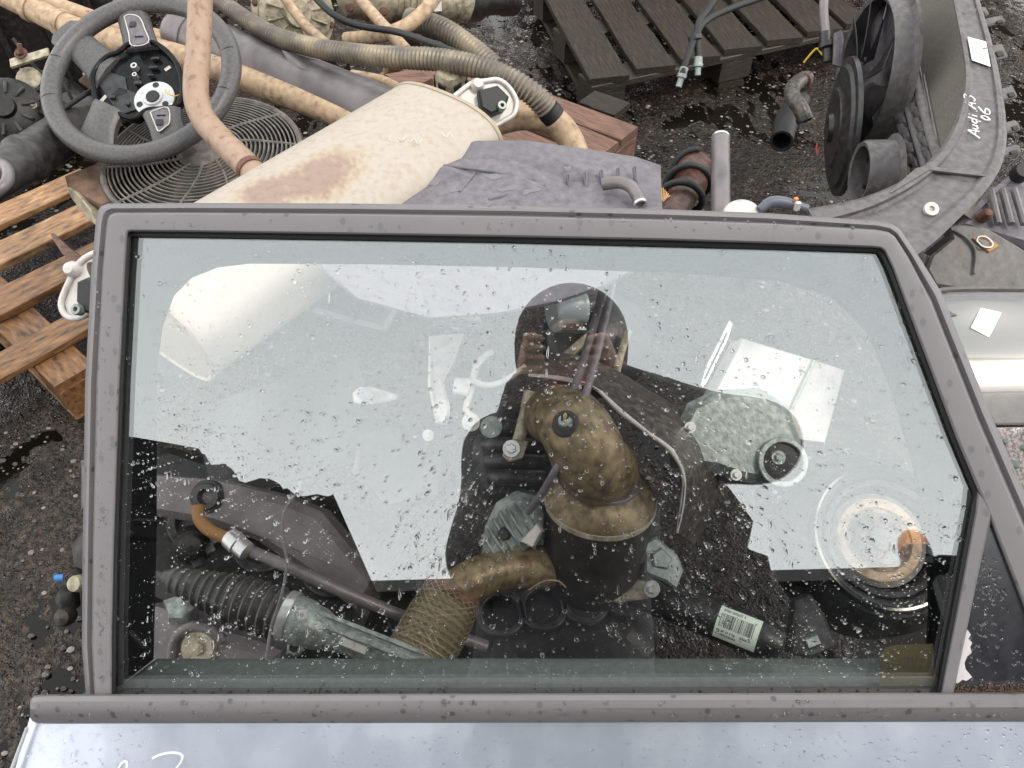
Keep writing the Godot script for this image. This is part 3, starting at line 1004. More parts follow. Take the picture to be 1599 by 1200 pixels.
	part(t, "stud", s, mats["rust_brown"])
	# lumps of oily aggregate in the shade
	t = thing("alternator", "oily alternator with a slotted round case in the shade at the left edge", "alternator", P(30, 185, 1.72))
	s = Shape.new()
	axis = Vector3(0.25, 0.75, 0.6)
	s.lathe([[0.0, 0.062], [0.022, 0.062], [0.024, 0.05], [0.055, 0.045], [0.072, 0.03], [0.076, -0.06], [0.0, -0.07]], P(20, 182, 1.72), axis, 28)
	part(t, "case", s, mats["greasy_black"])
	for k in 10:
		s = Shape.new()
		var an := TAU * k / 10
		var e1 := axis.normalized().cross(Vector3.RIGHT).normalized()
		var e2 := axis.normalized().cross(e1)
		s.box(P(20, 182, 1.72) + axis.normalized() * 0.046 + (e1 * cos(an) + e2 * sin(an)) * 0.045, looking(e1 * cos(an) + e2 * sin(an), axis), Vector3(0.026, 0.012, 0.007), 0.002)
		part(t, "cooling_fin", s, mats["dark_steel"])
	t = thing("brake_caliper", "dusty brown brake caliper half hidden behind the steering wheel rim", "brake caliper", P(45, 128, 1.78))
	s = Shape.new()
	s.prism([P(28, 104, 1.76), P(66, 108, 1.76), P(70, 150, 1.74), P(48, 156, 1.74), P(30, 140, 1.75)], Vector3(0.1, 0.8, 0.6), 0.05, 0.006)
	part(t, "caliper_body", s, mats["rust_brown"])
	s = Shape.new()
	s.lathe([[0.02, 0.02], [0.026, 0.016], [0.028, -0.02]], P(50, 128, 1.74), Vector3(0.1, 0.8, 0.6), 18)
	part(t, "piston", s, mats["old_alloy"])
	# cable looms and brackets in the dark between wheel and edge
	var loom := [[[-10, 120], [30, 150], [70, 140], [110, 170], [170, 150]], [[-10, 150], [40, 172], [90, 160], [150, 190], [220, 176]], [[20, 60], [60, 110], [96, 128], [120, 170]], [[-10, 205], [40, 210], [90, 190], [140, 215]], [[100, 110], [90, 150], [120, 190], [160, 230]], [[-10, 222], [60, 236], [120, 226]]]
	var told := ["topmost thin black cable of the loom left of the steering wheel", "second black cable of the loom, passing behind the wheel rim", "black cable hanging from the bracket strip at the left edge", "lower black cable crossing in front of the slotted alternator", "short black cable curling beside the wooden peg", "lowest black cable above the thick drive shaft"]
	for i in loom.size():
		var ln := []
		for q in loom[i]:
			ln.append(P(q[0], q[1], 1.74 + rng.randf_range(-0.03, 0.03)))
		s = Shape.new()
		s.tube(spline(ln, 8), [[0.005, 0.007, 0.0035, 0.006, 0.004, 0.008][i]], 9)
		single("black_cable", told[i], "cable", s, mats["black_rubber"] if i % 2 else mats["greasy_black"], ln[1])
	for i in 3:
		var q: Array = [[98, 210, 0.4], [150, 118, 1.2], [66, 168, -0.5]][i]
		c = P(q[0], q[1], 1.70)
		t = thing("mounting_bracket", ["small pressed steel bracket under the left of the wheel rim", "rusty bracket seen through the wheel's upper left gap", "flat dark bracket plate at the left edge below the zinc strip"][i], "bracket", c)
		s = Shape.new()
		s.box(c, Basis.from_euler(Vector3(0.5, q[2], 0.2)), Vector3(0.07, 0.008, 0.03), 0.002)
		s.box(c + Vector3(0.02, 0.018, 0), Basis.from_euler(Vector3(0.5, q[2], 0.2)), Vector3(0.008, 0.035, 0.03), 0.002)
		part(t, "plate", s, [mats["dark_steel"], mats["rust_brown"], mats["greasy_black"]][i])
		s = Shape.new()
		bolt(s, c + Vector3(-0.015, 0.006, 0.004), Vector3(0.1, 1, 0.4), 0.005)
		part(t, "bolt", s, mats["old_alloy"])
	# brown board block propping the fan
	t = thing("board_block", "brown soaked board block wedged beside the fan", "board block", P(150, 290, 1.52))
	s = Shape.new()
	s.prism([P(100, 274, 1.56), P(172, 246, 1.6), P(176, 312, 1.5), P(158, 322, 1.48), P(106, 296, 1.53)], Vector3(0.05, 0.95, 0.3), 0.10, 0.004)
	part(t, "block_body", s, mats["brown_board"])
	s = Shape.new()
	s.prism([P(104, 292, 1.525), P(118, 300, 1.51), P(140, 326, 1.49), P(150, 352, 1.48), P(138, 344, 1.5), P(112, 312, 1.52)], Vector3(-0.5, 0.6, 0.6), 0.02, 0.002)
	part(t, "torn_edge", s, mats["old_alloy"])
	s = Shape.new()
	s.tube([P(134, 210, 1.62), P(138, 258, 1.6)], [px(11, 1.6)], 10)
	single("wood_peg", "short pale wooden peg standing under the wheel rim", "peg", s, mats["grey_wood"], P(138, 258, 1.6))
	# splintered stick over the pallet
	s = Shape.new()
	s.tube([P(82, 366, 1.98), P(104, 392, 1.96), P(150, 430, 1.93)], [px(3, 1.95), px(8, 1.95), px(11, 1.95)], 6)
	single("broken_stick", "broken reddish stick poking across the orange pallet", "stick", s, mats["red_wood"], P(104, 392, 1.96))


func build_steering_wheel() -> void:
	var c := P(221, 120, 1.55)
	var n := Vector3(-0.04, sin(deg_to_rad(66)), cos(deg_to_rad(66))).normalized()
	var t := thing("steering_wheel", "grey leather four spoke steering wheel without its airbag, lying on the heap", "steering wheel", c)
	var e1 := n.cross(Vector3.FORWARD).normalized()
	var e2 := n.cross(e1)
	var ring := []
	for i in 72:
		var a := TAU * i / 72
		ring.append(c + (e1 * cos(a) + e2 * sin(a)) * 0.1755)
	var s := Shape.new()
	var rings := []
	for i in 72:
		var out: Vector3 = (ring[i] - c).normalized()
		var pr := PackedVector3Array()
		for j in 16:
			var b := TAU * j / 16
			pr.append(ring[i] + out * cos(b) * 0.019 + n * sin(b) * 0.0175)
		rings.append(pr)
	s.loft(rings, true, false, true)
	var rim := part(t, "rim", s, mats["wheel_leather"])
	for i in [3, 33, 39, 69]:
		s = Shape.new()
		nut_hole(s, ring[i], (ring[(i + 1) % 72] - ring[i]), 0.0170, 0.0181, 0.0009, 20)
		part(rim, "stitched_seam", s, mats["black_rubber"])
	var on := func(u: float, v: float, off: float) -> Vector3: return L(u, v, c, n, off)
	# spokes: broad flat arms from the hub to the rim
	for q in [[[174, 4], [228, 0], [246, 70], [190, 76]], [[120, 32], [80, 66], [146, 132], [184, 84]], [[192, 176], [146, 156], [116, 206], [172, 226]], [[222, 180], [282, 168], [292, 208], [236, 226]]]:
		var p := []
		for k in q:
			p.append(on.call(k[0], k[1], -0.004))
		s = Shape.new()
		var rr := []
		for k in 7:
			var f := k / 6.0
			var l: Vector3 = p[0].lerp(p[3], f)
			var r: Vector3 = p[1].lerp(p[2], f)
			var dip := n * (-0.012 * f + 0.004 * sin(f * PI))
			var w := (r - l) * (0.06 * sin(f * PI))
			l += w
			r -= w
			rr.append(PackedVector3Array([l + dip - n * 0.012, l + dip, l.lerp(r, 0.15) + dip + n * 0.009, l.lerp(r, 0.5) + dip + n * 0.012, l.lerp(r, 0.85) + dip + n * 0.009, r + dip, r + dip - n * 0.012, l.lerp(r, 0.5) + dip - n * 0.02]))
		s.loft(rr)
		part(t, "spoke", s, mats["wheel_leather"])
	# hub dish
	var hub := [[196, 72], [212, 66], [240, 67], [262, 82], [277, 102], [284, 128], [284, 152], [274, 166], [252, 170], [230, 172], [212, 184], [196, 182], [172, 170], [152, 160], [147, 140], [144, 122], [152, 104], [168, 88], [184, 82]]
	var poly := []
	var edge := []
	for k in hub:
		poly.append(on.call(k[0], k[1], -0.016))
		edge.append(on.call(k[0], k[1], -0.004))
	edge.append(edge[0])
	s = Shape.new()
	s.prism(poly, n, 0.02, 0.002)
	var dish := part(t, "hub", s, mats["black_gloss"])
	s = Shape.new()
	s.tube(spline(edge, 4), [0.0052], 10)
	part(dish, "hub_rim", s, mats["black_gloss"])
	s = Shape.new()
	for k in [[170, 128, 30, 34], [186, 152, 26, 20]]:
		s.prism([on.call(k[0] - 18, k[1], -0.013), on.call(k[0], k[1] - 16, -0.013), on.call(k[0] + 26, k[1] - 8, -0.013), on.call(k[0] + 30, k[1] + 18, -0.013), on.call(k[0], k[1] + 28, -0.013)], n, 0.004, 0.001)
	part(dish, "moulded_panel", s, mats["black_plastic"])
	for k in [[158, 108, 0.5, 0.022], [177, 123, 0.5, 0.018], [161, 155, -1.0, 0.02], [262, 107, -0.7, 0.013]]:
		s = Shape.new()
		s.box(on.call(k[0], k[1], -0.0150), looking(e1 * cos(k[2]) + e2 * sin(-k[2]), n), Vector3(k[3], 0.0016, 0.0075), 0.0004)
		part(dish, "paper_label", s, mats["white_metal"])
	for k in [[211, 105, 0.0068], [212, 119, 0.005]]:
		s = Shape.new()
		nut_hole(s, on.call(k[0], k[1], -0.008), n, k[2] * 0.45, k[2], 0.006, 18)
		part(dish, "screw_boss", s, mats["bright_metal"])
	for k in [[176, 152, 9, 6], [200, 162, 6, 7], [216, 130, 12, 7], [243, 92, 13, 5], [240, 106, 14, 5], [236, 118, 10, 4]]:
		s = Shape.new()
		s.box(on.call(k[0], k[1], -0.010), looking(e1, n), Vector3(px(k[2], 1.55), 0.008, px(k[3], 1.55)), 0.0015)
		part(dish, "clip", s, mats["black_plastic"])
	# bare metal boss with its splined bore
	var m := on.call(241, 154, -0.012) as Vector3
	s = Shape.new()
	s.lathe([[0.0155, 0.006], [0.0185, 0.0075], [0.0195, 0.003], [0.037, 0.002], [0.0395, 0.0], [0.0395, -0.006]], m, n, 40)
	var boss := part(t, "boss", s, mats["pale_boss"])
	s = Shape.new()
	s.lathe([[0.0, 0.0085], [0.0125, 0.0087], [0.0132, 0.006]], m, n, 28)
	part(boss, "bore", s, mats["black_rubber"])
	for k in 6:
		var an := 0.5 + TAU * k / 6
		s = Shape.new()
		s.lathe([[0.0, 0.0034], [0.0042 if k % 2 else 0.006, 0.0036], [0.0044 if k % 2 else 0.0062, 0.0]], m + (e1 * cos(an) + e2 * sin(an)) * 0.029, n, 14)
		part(boss, "boss_hole", s, mats["bright_metal"] if k % 2 else mats["black_rubber"])
	s = Shape.new()
	s.tube(spline([on.call(258, 140, 0.0), on.call(262, 146, 0.006), on.call(272, 150, 0.003), on.call(280, 148, -0.005)], 5), [0.0012], 6)
	part(boss, "yellow_wire", s, plain_of("yellow_wire", rgb(0.6, 0.4, 0.02), 0.5))
	# button panels with silver bezels
	for q in [[[[194, 26], [200, 23], [212, 24], [220, 30], [226, 45], [232, 66], [206, 71], [201, 52]], [[207, 38], [217, 57]]], [[[235, 176], [240, 173], [262, 168], [265, 190], [258, 198], [248, 205], [243, 196]], [[249, 191], [252, 180]]]]:
		var out := []
		var ins := []
		for k in q[0]:
			out.append(on.call(k[0], k[1], 0.0085))
			ins.append(on.call(k[0], k[1], 0.0078))
		out.append(out[0])
		s = Shape.new()
		s.prism(ins, n, 0.012, 0.0005)
		var bp := part(t, "button_panel", s, mats["dusty_plastic"])
		s = Shape.new()
		s.tube(spline(out, 4), [0.0012], 8)
		part(bp, "bezel", s, mats["white_metal"])
		for k in q[1].size():
			s = Shape.new()
			s.box(on.call(q[1][k][0], q[1][k][1], 0.009), looking(e1, n), Vector3(0.013 if k == 0 else 0.018, 0.003, 0.013 if k == 0 else 0.002), 0.0008)
			part(bp, "button", s, mats["black_plastic"])


func build_fan() -> void:
	var c := P(318, 246, 1.57)
	var n := Vector3(0.0, 1.0, 0.10).normalized()
	var t := thing("cooling_fan", "round dusty radiator fan with a grille of concentric rings, under the steering wheel", "fan", c)
	var R := 0.188
	var s := Shape.new()
	s.lathe([[R - 0.006, -0.055], [R - 0.006, 0.004], [R - 0.002, 0.008], [R + 0.004, 0.006], [R + 0.008, -0.004], [R + 0.008, -0.06]], c, n, 56, true)
	part(t, "shroud", s, mats["old_alloy"] if false else mats["fan_plastic"])
	var e1 := n.cross(Vector3.FORWARD).normalized()
	var e2 := n.cross(e1)
	for k in 17:
		var r := 0.045 + 0.0083 * k
		if r > R - 0.008:
			break
		s = Shape.new()
		s.lathe([[r - 0.0018, -0.002], [r - 0.0014, 0.0035], [r + 0.0014, 0.0035], [r + 0.0018, -0.002]], c + n * 0.014 * (1.0 - pow(r / R, 2.0)), n, 60, true)
		part(t, "grille_ring", s, mats["fan_plastic"])
	for k in 10:
		var a := TAU * (k + 0.3) / 10
		var d := e1 * cos(a) + e2 * sin(a)
		var sw := e1 * cos(a + 0.5) + e2 * sin(a + 0.5)
		s = Shape.new()
		s.tube(spline([c + sw * 0.035 + n * 0.016, c + d.lerp(sw, 0.4) * 0.1 + n * 0.0125, c + d * (R - 0.003) + n * 0.003], 5), [0.0028], 6)
		part(t, "grille_spoke", s, mats["fan_plastic"])
	s = Shape.new()
	s.lathe([[0.0, 0.024], [0.03, 0.023], [0.044, 0.016], [0.046, 0.0], [0.046, -0.05]], c, n, 32)
	part(t, "motor_hub", s, mats["fan_plastic"])
	for k in 7:
		var a := TAU * k / 7
		var b := a + 0.62
		s = Shape.new()
		s.sheet(6, 4, func(u: float, v: float) -> Vector3:
			var r := lerpf(0.045, R - 0.014, u)
			var an := lerpf(a, b, v) + 0.25 * u
			return c + (e1 * cos(an) + e2 * sin(an)) * r + n * (-0.042 + 0.026 * v), 0.002)
		part(t, "blade", s, mats["greasy_black"])
	s = Shape.new()
	s.lathe([[0.0, -0.062], [R, -0.062], [R, -0.066]], c, n, 40)
	part(t, "back_plate", s, mats["greasy_black"])


func build_gearbox() -> void:
	var m: Material = mats["old_alloy"]
	var c := P(462, 22, 1.98)
	var n := Vector3(0.45, 0.35, 0.75).normalized()
	var t := thing("gearbox_casing", "round tan cast gearbox casing with radial ribs at the top", "gearbox", c)
	var s := Shape.new()
	s.lathe([[0.0, 0.03], [0.03, 0.032], [0.035, 0.02], [0.075, 0.01], [0.088, 0.0], [0.088, -0.014], [0.102, -0.016], [0.102, -0.03], [0.08, -0.1], [0.06, -0.16]], c, n, 40)
	part(t, "bell_housing", s, m)
	var e1 := n.cross(Vector3.UP).normalized()
	var e2 := n.cross(e1)
	for k in 12:
		var a := TAU * k / 12
		var d := e1 * cos(a) + e2 * sin(a)
		s = Shape.new()
		s.box(c + d * 0.056 + n * 0.016, looking(d, n), Vector3(0.04, 0.012, 0.005), 0.0015)
		part(t, "rib", s, m)
	for k in 8:
		var a := TAU * (k + 0.4) / 8
		s = Shape.new()
		bolt(s, c + (e1 * cos(a) + e2 * sin(a)) * 0.095 - n * 0.016, n, 0.005)
		part(t, "bolt", s, mats["rust_brown"])
	# a second, longer casing
	var a := P(560, -8, 2.06)
	var b := P(735, 2, 2.2)
	var axis := (b - a).normalized()
	t = thing("gearbox_casing", "long tan gearbox with stepped necks along the top edge of the view", "gearbox", (a + b) * 0.5)
	var l := (b - a).length()
	s = Shape.new()
	s.lathe([[0.03, -0.05], [0.055, -0.04], [0.06, 0.02], [0.075, 0.03], [0.075, 0.06], [0.062, 0.08], [0.058, l * 0.45], [0.066, l * 0.47], [0.066, l * 0.53], [0.05, l * 0.56], [0.048, l * 0.85], [0.056, l * 0.87], [0.056, l * 0.95], [0.03, l]], a, axis, 28)
	part(t, "case", s, m)
	for k in 7:
		s = Shape.new()
		nut_hole(s, a + axis * (0.09 + 0.017 * k), axis, 0.055, 0.064, 0.003, 28)
		part(t, "case_rib", s, m)
	for k in 3:
		s = Shape.new()
		bolt(s, P(548 + 26 * k, 14 + 3 * k, 1.995 + 0.01 * k), Vector3(0, 0.5, 0.85), 0.008)
		part(t, "bolt", s, mats["rust_brown"])
	s = Shape.new()
	s.box(P(682, 8, 2.07), looking(Vector3(1, 0, -0.1), Vector3(0, 0.5, 0.85)), Vector3(0.026, 0.002, 0.03), 0.0005)
	part(t, "paper_label", s, mats["white_metal"])
	s = Shape.new()
	a = P(690, 2, 2.3)
	b = P(822, -4, 2.45)
	s.lathe([[0.035, 0.0], [0.06, 0.01], [0.06, 0.12], [0.045, 0.14], [0.045, 0.2], [0.05, 0.21], [0.05, 0.25], [0.02, 0.26]], a, b - a, 24)
	single("axle_flange", "dark oily axle flange at the top edge left of the grey pallet", "axle", s, mats["greasy_black"], a)
	# an alternator pulley lump below the hose
	c = P(618, 92, 1.72)
	s = Shape.new()
	s.lathe([[0.0, 0.01], [0.018, 0.012], [0.022, 0.004], [0.024, -0.01], [0.02, -0.02], [0.025, -0.03], [0.03, -0.06]], c, Vector3(0.1, 0.7, 0.6), 20)
	single("pipe_stub", "small tan pipe stub poking up just above the hose", "pipe stub", s, mats["tan_pipe"], c)
	s = tubed([P(550, 118, 1.72), P(600, 128, 1.68), P(640, 150, 1.6)], px(9, 1.68), 12)
	single("tan_rod", "short tan rod in the shade between hose and muffler", "rod", s, mats["tan_pipe"], P(600, 128, 1.68))
	s = Shape.new()
	s.prism([P(600, 116, 1.70), P(650, 106, 1.72), P(676, 122, 1.7), P(640, 140, 1.68)], Vector3(0, 0.95, 0.3), 0.02, 0.002)
	single("red_board", "small reddish board scrap between the hose and the muffler end", "board", s, mats["red_wood"], P(640, 120, 1.7))


# ---------- the cream muffler ----------
func build_muffler() -> void:
	# it lies flat: its outline read where the sight lines meet its middle plane
	var lie := 0.80
	var a := (G(172, 380, lie) + G(290, 576, lie)) * 0.5 - Vector3(0, 0.03, 0)      # lower left end
	var b := (G(632, 134, lie) + G(760, 226, lie)) * 0.5 - Vector3(0, 0.03, 0)      # upper right end
	var axis := (b - a).normalized()
	var root := thing("muffler", "large cream exhaust muffler with rusty pink stains lying behind the door", "muffler", (a + b) * 0.5)
	var deep := (Vector3.UP - axis * axis.y).normalized()
	var wide := axis.cross(deep).normalized()
	var W := 0.122
	var H := 0.066
	var l := (b - a).length()
	var oval := func(at: float, w: float, h: float) -> PackedVector3Array:
		var r := PackedVector3Array()
		for j in 120:
			var t := TAU * j / 120
			r.append(a + axis * at + wide * w * signf(cos(t)) * pow(absf(cos(t)), 0.8) + deep * h * signf(sin(t)) * pow(absf(sin(t)), 0.66))
		return r
	var rings := []
	for k in 111:
		rings.append(oval.call(l * k / 110.0, W, H))
	var s := Shape.new()
	s.loft(rings)
	var stain1 := L(492, 278, (a + b) * 0.5, deep, H)
	var stain2 := L(420, 300, (a + b) * 0.5, deep, H)
	var nz := FastNoiseLite.new()
	nz.seed = 5
	nz.frequency = 22.0
	nz.fractal_octaves = 4
	var nz2 := FastNoiseLite.new()
	nz2.seed = 9
	nz2.frequency = 90.0
	nz2.fractal_octaves = 3
	var tint := func(p: Vector3) -> Color:
		var k := 0.0
		for q in [[stain1, 0.11, 0.06], [stain2, 0.06, 0.05]]:
			var d: Vector3 = p - q[0]
			var al := d.dot(axis)
			var ac := (d - axis * al).length()
			k = maxf(k, 1.0 - sqrt(pow(al / q[1], 2) + pow(ac / q[2], 2)))
		k = clampf(k * 1.7 + (nz.get_noise_3dv(p) * 0.45 + nz2.get_noise_3dv(p) * 0.6) * smoothstep(-0.25, 0.3, k), 0.0, 1.0)
		var halo := Color(1, 1, 1).lerp(Color(0.95, 0.84, 0.70), smoothstep(-0.1, 0.5, k))
		return halo.lerp(Color(0.70, 0.56, 0.525), smoothstep(0.4, 0.85, k))
	part(root, "shell", s, mats["muffler_skin"], tint)
	for at in [[-0.004, -1.0], [l + 0.004, 1.0]]:
		s = Shape.new()
		var rr := []
		for q in [[-0.004, 1.006], [-0.002, 1.018], [0.002, 1.018], [0.004, 1.0], [0.001, 0.96], [0.010, 0.6], [0.012, 0.05]]:
			rr.append(oval.call(at[0] + at[1] * q[0], W * q[1], H * (q[1] + (0.02 if q[1] > 0.9 else 0.0))))
		s.loft(rr)
		part(root, "end_cap", s, mats["muffler_skin"], func(_p: Vector3) -> Color: return Color(0.92, 0.84, 0.74))
	# scratches and rust specks
	for q in [[[586, 222], [594, 212], [600, 216]], [[604, 206], [612, 208], [608, 216], [616, 222]], [[622, 214], [628, 220], [634, 212]], [[640, 222], [648, 216], [652, 224], [660, 218]], [[690, 206], [698, 214], [702, 206], [708, 214]]]:
		s = Shape.new()
		var ln := []
		for e in q:
			ln.append(L(e[0], e[1], (a + b) * 0.5, deep, H * 0.985 + 0.0006))
		s.tube(spline(ln, 3), [0.0005], 5, 0.0, 0.01, 0.4)
		part(root, "scratch", s, mats["white_metal"])
	# hanger at the upper right: a loop plate with a rubber block
	build_hanger(root, [[700, 160], [735, 132], [756, 128], [778, 126], [795, 138], [806, 158], [803, 178], [786, 190], [756, 205], [738, 190]], 1.40, [[748, 140], [778, 132], [796, 150], [790, 168], [768, 178], [752, 168]], Vector3(0.2, 0.75, 0.6), [784, 166], [745, 135])
	build_hanger(root, [[152, 395], [128, 410], [108, 446], [98, 474], [104, 492], [120, 498], [140, 490], [160, 470]], 1.17, [[118, 440], [136, 432], [152, 440], [150, 490], [130, 488], [117, 470]], Vector3(-0.2, 0.75, 0.6), [122, 484], [118, 422])
	s = Shape.new()
	s.prism([P(702, 172, 1.395), P(722, 160, 1.40), P(742, 184, 1.395), P(737, 194, 1.39)], Vector3(0.2, 0.8, 0.5), 0.012, 0.002)
	part(root, "rusty_neck", s, mats["rust_brown"])
	# inlet pipe: up past the steering wheel
	s = Shape.new()
	s.tube(spline([P(430, 310, 1.25), P(385, 258, 1.30), P(345, 218, 1.345), P(316, 182, 1.37), P(306, 140, 1.385), P(311, 60, 1.41), P(314, -40, 1.45)], 10), [px(19.5, 1.38)], 22)
	var pipe := part(root, "inlet_pipe", s, mats["pink_pipe"])
	s = Shape.new()
	nut_hole(s, P(392, 266, 1.29), P(392, 266, 1.29) - P(385, 258, 1.30), px(19, 1.3), px(22, 1.3), 0.006)
	part(pipe, "weld_bead", s, mats["rust_brown"])


func build_hanger(root: Node3D, outline: Array, z: float, block: Array, n: Vector3, knob: Array, knob2: Array) -> void:
	n = n.normalized()
	var pts := []
	var loop := []
	for q in outline:
		pts.append(P(q[0], q[1], z))
	for p in pts:
		loop.append(p + n * 0.006)
	var s := Shape.new()
	var o: Vector3 = pts[0]
	for i in pts.size():
		pts[i] = L(outline[i][0], outline[i][1], o, n)
		loop[i] = pts[i] + n * 0.003
	s.prism(pts, n, 0.012, 0.003)
	var h := part(root, "hanger", s, mats["white_metal"])
	s = Shape.new()
	loop.append(loop[0])
	s.tube(spline(loop, 4), [0.0045], 10)
	part(h, "rolled_edge", s, mats["white_metal"])
	var bp := []
	for q in block:
		bp.append(L(q[0], q[1], o, n, 0.022))
	s = Shape.new()
	s.prism(bp, n, 0.022, 0.004)
	part(h, "rubber_block", s, mats["black_rubber"])
	s = Shape.new()
	nut_hole(s, L(knob[0], knob[1], o, n, 0.024), n, 0.003, 0.008, 0.006)
	part(h, "pin", s, mats["cast_alloy"])
	s = Shape.new()
	s.lathe([[0.0, 0.018], [0.008, 0.016], [0.012, 0.008], [0.012, 0.0]], L(knob2[0], knob2[1], o, n), n, 16)
	part(h, "peg", s, mats["white_metal"])


# ---------- between the muffler and the radiator ----------
func build_middle_heap() -> void:
	# crumpled dark plastic cover
	var nz := FastNoiseLite.new()
	nz.seed = 3
	nz.frequency = 7.0
	nz.fractal_octaves = 3
	var top := [Vector2(640, 268), Vector2(690, 246), Vector2(735, 224), Vector2(780, 217), Vector2(850, 226), Vector2(930, 238), Vector2(1000, 250), Vector2(1031, 262)]
	var low := [Vector2(500, 420), Vector2(560, 470), Vector2(640, 500), Vector2(720, 500), Vector2(800, 490), Vector2(890, 470), Vector2(970, 440), Vector2(1040, 400)]
	var grid := []
	for i in 7:
		var col := []
		for j in 6:
			col.append(rng.randf_range(-0.015, 0.015) * (0.35 if j == 0 else 1.0))
		grid.append(col)
	var rows := [0.0, 0.11, 0.22, 0.36, 0.6, 1.0]
	var at := func(u: float, w: float) -> Vector3:
		var i := mini(int(round(u * 6.0)), 6)
		var j := mini(int(round(w * 5.0)), 5)
		var v: float = rows[j]
		var f := clampf(u * 7.0 + (0.22 * sin(i * 5.1 + j * 2.3) if i > 0 and i < 6 else 0.0), 0.0, 7.0)
		var k := mini(int(f), 6)
		var a: Vector2 = top[k].lerp(top[k + 1], f - k)
		var b: Vector2 = low[k].lerp(low[k + 1], f - k)
		var q := a.lerp(b, v)
		return P(q.x, q.y, lerpf(1.27, 1.0, v) + grid[i][j])
	var s := Shape.new()
	s.sheet(6, 5, at, 0.004)
	var t := thing("undertray_cover", "crumpled dark grey plastic undertray lying over the muffler's lower end", "plastic cover", at.call(0.5, 0.5))
	part(t, "panel", s, mats["dusty_plastic"], null, 0.994)
	var on := func(u: float, v: float) -> Vector3:
		var best := P(u, v, 1.22)
		for k in range(0, s.v.size(), 3):
			var hit = Geometry3D.ray_intersects_triangle(EYE, ray(u, v), s.v[k], s.v[k + 1], s.v[k + 2])
			if hit != null and (hit - EYE).length() < (best - EYE).length() + (0.2 if best == P(u, v, 1.22) else 0.0):
				best = hit
		return best
	# raised ribs moulded into it
	for q in [[[690, 258], [780, 270], [836, 282]], [[718, 300], [744, 268]], [[764, 312], [852, 289]], [[650, 300], [672, 272]]]:
		var ln := []
		for e in q:
			ln.append(on.call(e[0], e[1]))
		var rib := Shape.new()
		rib.tube(spline(ln, 5), [0.0022], 8)
		part(t, "moulded_ridge", rib, mats["dusty_plastic"])
	# pale scuffs worn into its face
	for q in [[[655, 279], [676, 276], [690, 282], [684, 290], [664, 290]], [[752, 272], [774, 270], [786, 277], [768, 282]], [[776, 296], [806, 288], [812, 293], [786, 301]], [[812, 300], [840, 293], [846, 296], [820, 304]], [[700, 296], [712, 292], [716, 298], [706, 302]], [[880, 262], [890, 260], [893, 265], [884, 267]]]:
		var ln := []
		for i in q.size():
			for k in 3:
				var e := Vector2(q[i][0], q[i][1]).lerp(Vector2(q[(i + 1) % q.size()][0], q[(i + 1) % q.size()][1]), k / 3.0) + Vector2(rng.randf_range(-2, 2), rng.randf_range(-1.5, 1.5))
				ln.append(on.call(e.x, e.y))
		var sc := Shape.new()
		var cen := Vector3.ZERO
		for e in ln:
			cen += e / ln.size()
		for i in ln.size():
			sc.tri(cen + Vector3(0, 0.0012, 0.0008), ln[i] + Vector3(0, 0.0004, 0.0003), ln[(i + 1) % ln.size()] + Vector3(0, 0.0004, 0.0003))
			sc.tri(cen - Vector3(0, 0.001, 0), ln[(i + 1) % ln.size()] + Vector3(0, 0.0004, 0.0003), ln[i] + Vector3(0, 0.0004, 0.0003))
		sc.fix(0)
		part(t, "scuff_mark", sc, mats["scuff"])
	s = Shape.new()
	s.prism([P(992, 270, 1.240), P(1026, 268, 1.240), P(1034, 292, 1.220), P(1026, 332, 1.185), P(960, 330, 1.185), P(968, 300, 1.215)], Vector3(0.1, 0.8, 0.6), 0.035, 0.003)
	part(t, "folded_corner", s, mats["dusty_plastic"])
	s = Shape.new()
	for k in 5:
		s.box(P(890 + 26 * k, 292 - 3 * k, 1.212), looking(Vector3(1, 0.1, -0.1), Vector3(0, 0.75, 0.65)), Vector3(0.006, 0.012, 0.04), 0.002)
	part(t, "moulded_rib", s, mats["dusty_plastic"])
	# short grey bent pipe with a bright mouth on it
	s = Shape.new()
	s.tube(spline([P(942, 288, 1.185), P(968, 285, 1.175), P(986, 292, 1.165), P(996, 306, 1.155), P(1000, 316, 1.150)], 8), [px(9, 1.31)], 16)
	t = thing("bent_pipe", "short bent grey pipe with a bright cut end on the plastic cover", "pipe", P(968, 285, 1.200))
	part(t, "pipe", s, mats["grey_tube"])
	s = Shape.new()
	nut_hole(s, P(1000.5, 318, 1.149), P(1000.5, 318, 1.149) - P(997, 308, 1.154), px(6.5, 1.3), px(9.4, 1.3), 0.002)
	part(t, "cut_end", s, mats["bright_metal"])
	# round rubber mount
	var c := P(703, 112, 1.53)
	var ax := Vector3(0.03, 0.9, 0.42)
	s = Shape.new()
	s.lathe([[0.0, 0.012], [0.006, 0.012], [0.0065, 0.004], [0.022, 0.003], [0.027, -0.003], [0.030, -0.012], [0.031, -0.06], [0.027, -0.07]], c, ax, 12)
	t = thing("engine_mount", "dirty tan faceted engine mount standing above the muffler end", "engine mount", c)
	part(t, "cup", s, mats["old_alloy"])
	s = Shape.new()
	bolt(s, c + ax.normalized() * 0.01, ax, 0.0055)
	part(t, "bolt", s, mats["rust_brown"])
	s = Shape.new()
	for k in 6:
		var a := TAU * k / 6
		var d := Vector3(cos(a), 0, sin(a))
		s.box(c - ax.normalized() * 0.036 + d * 0.0305, looking(d.cross(ax), ax), Vector3(0.016, 0.036, 0.004), 0.001)
	part(t, "rubber_lug", s, mats["black_rubber"])
	# sandy bent pipe running down to the reddish pallet
	s = Shape.new()
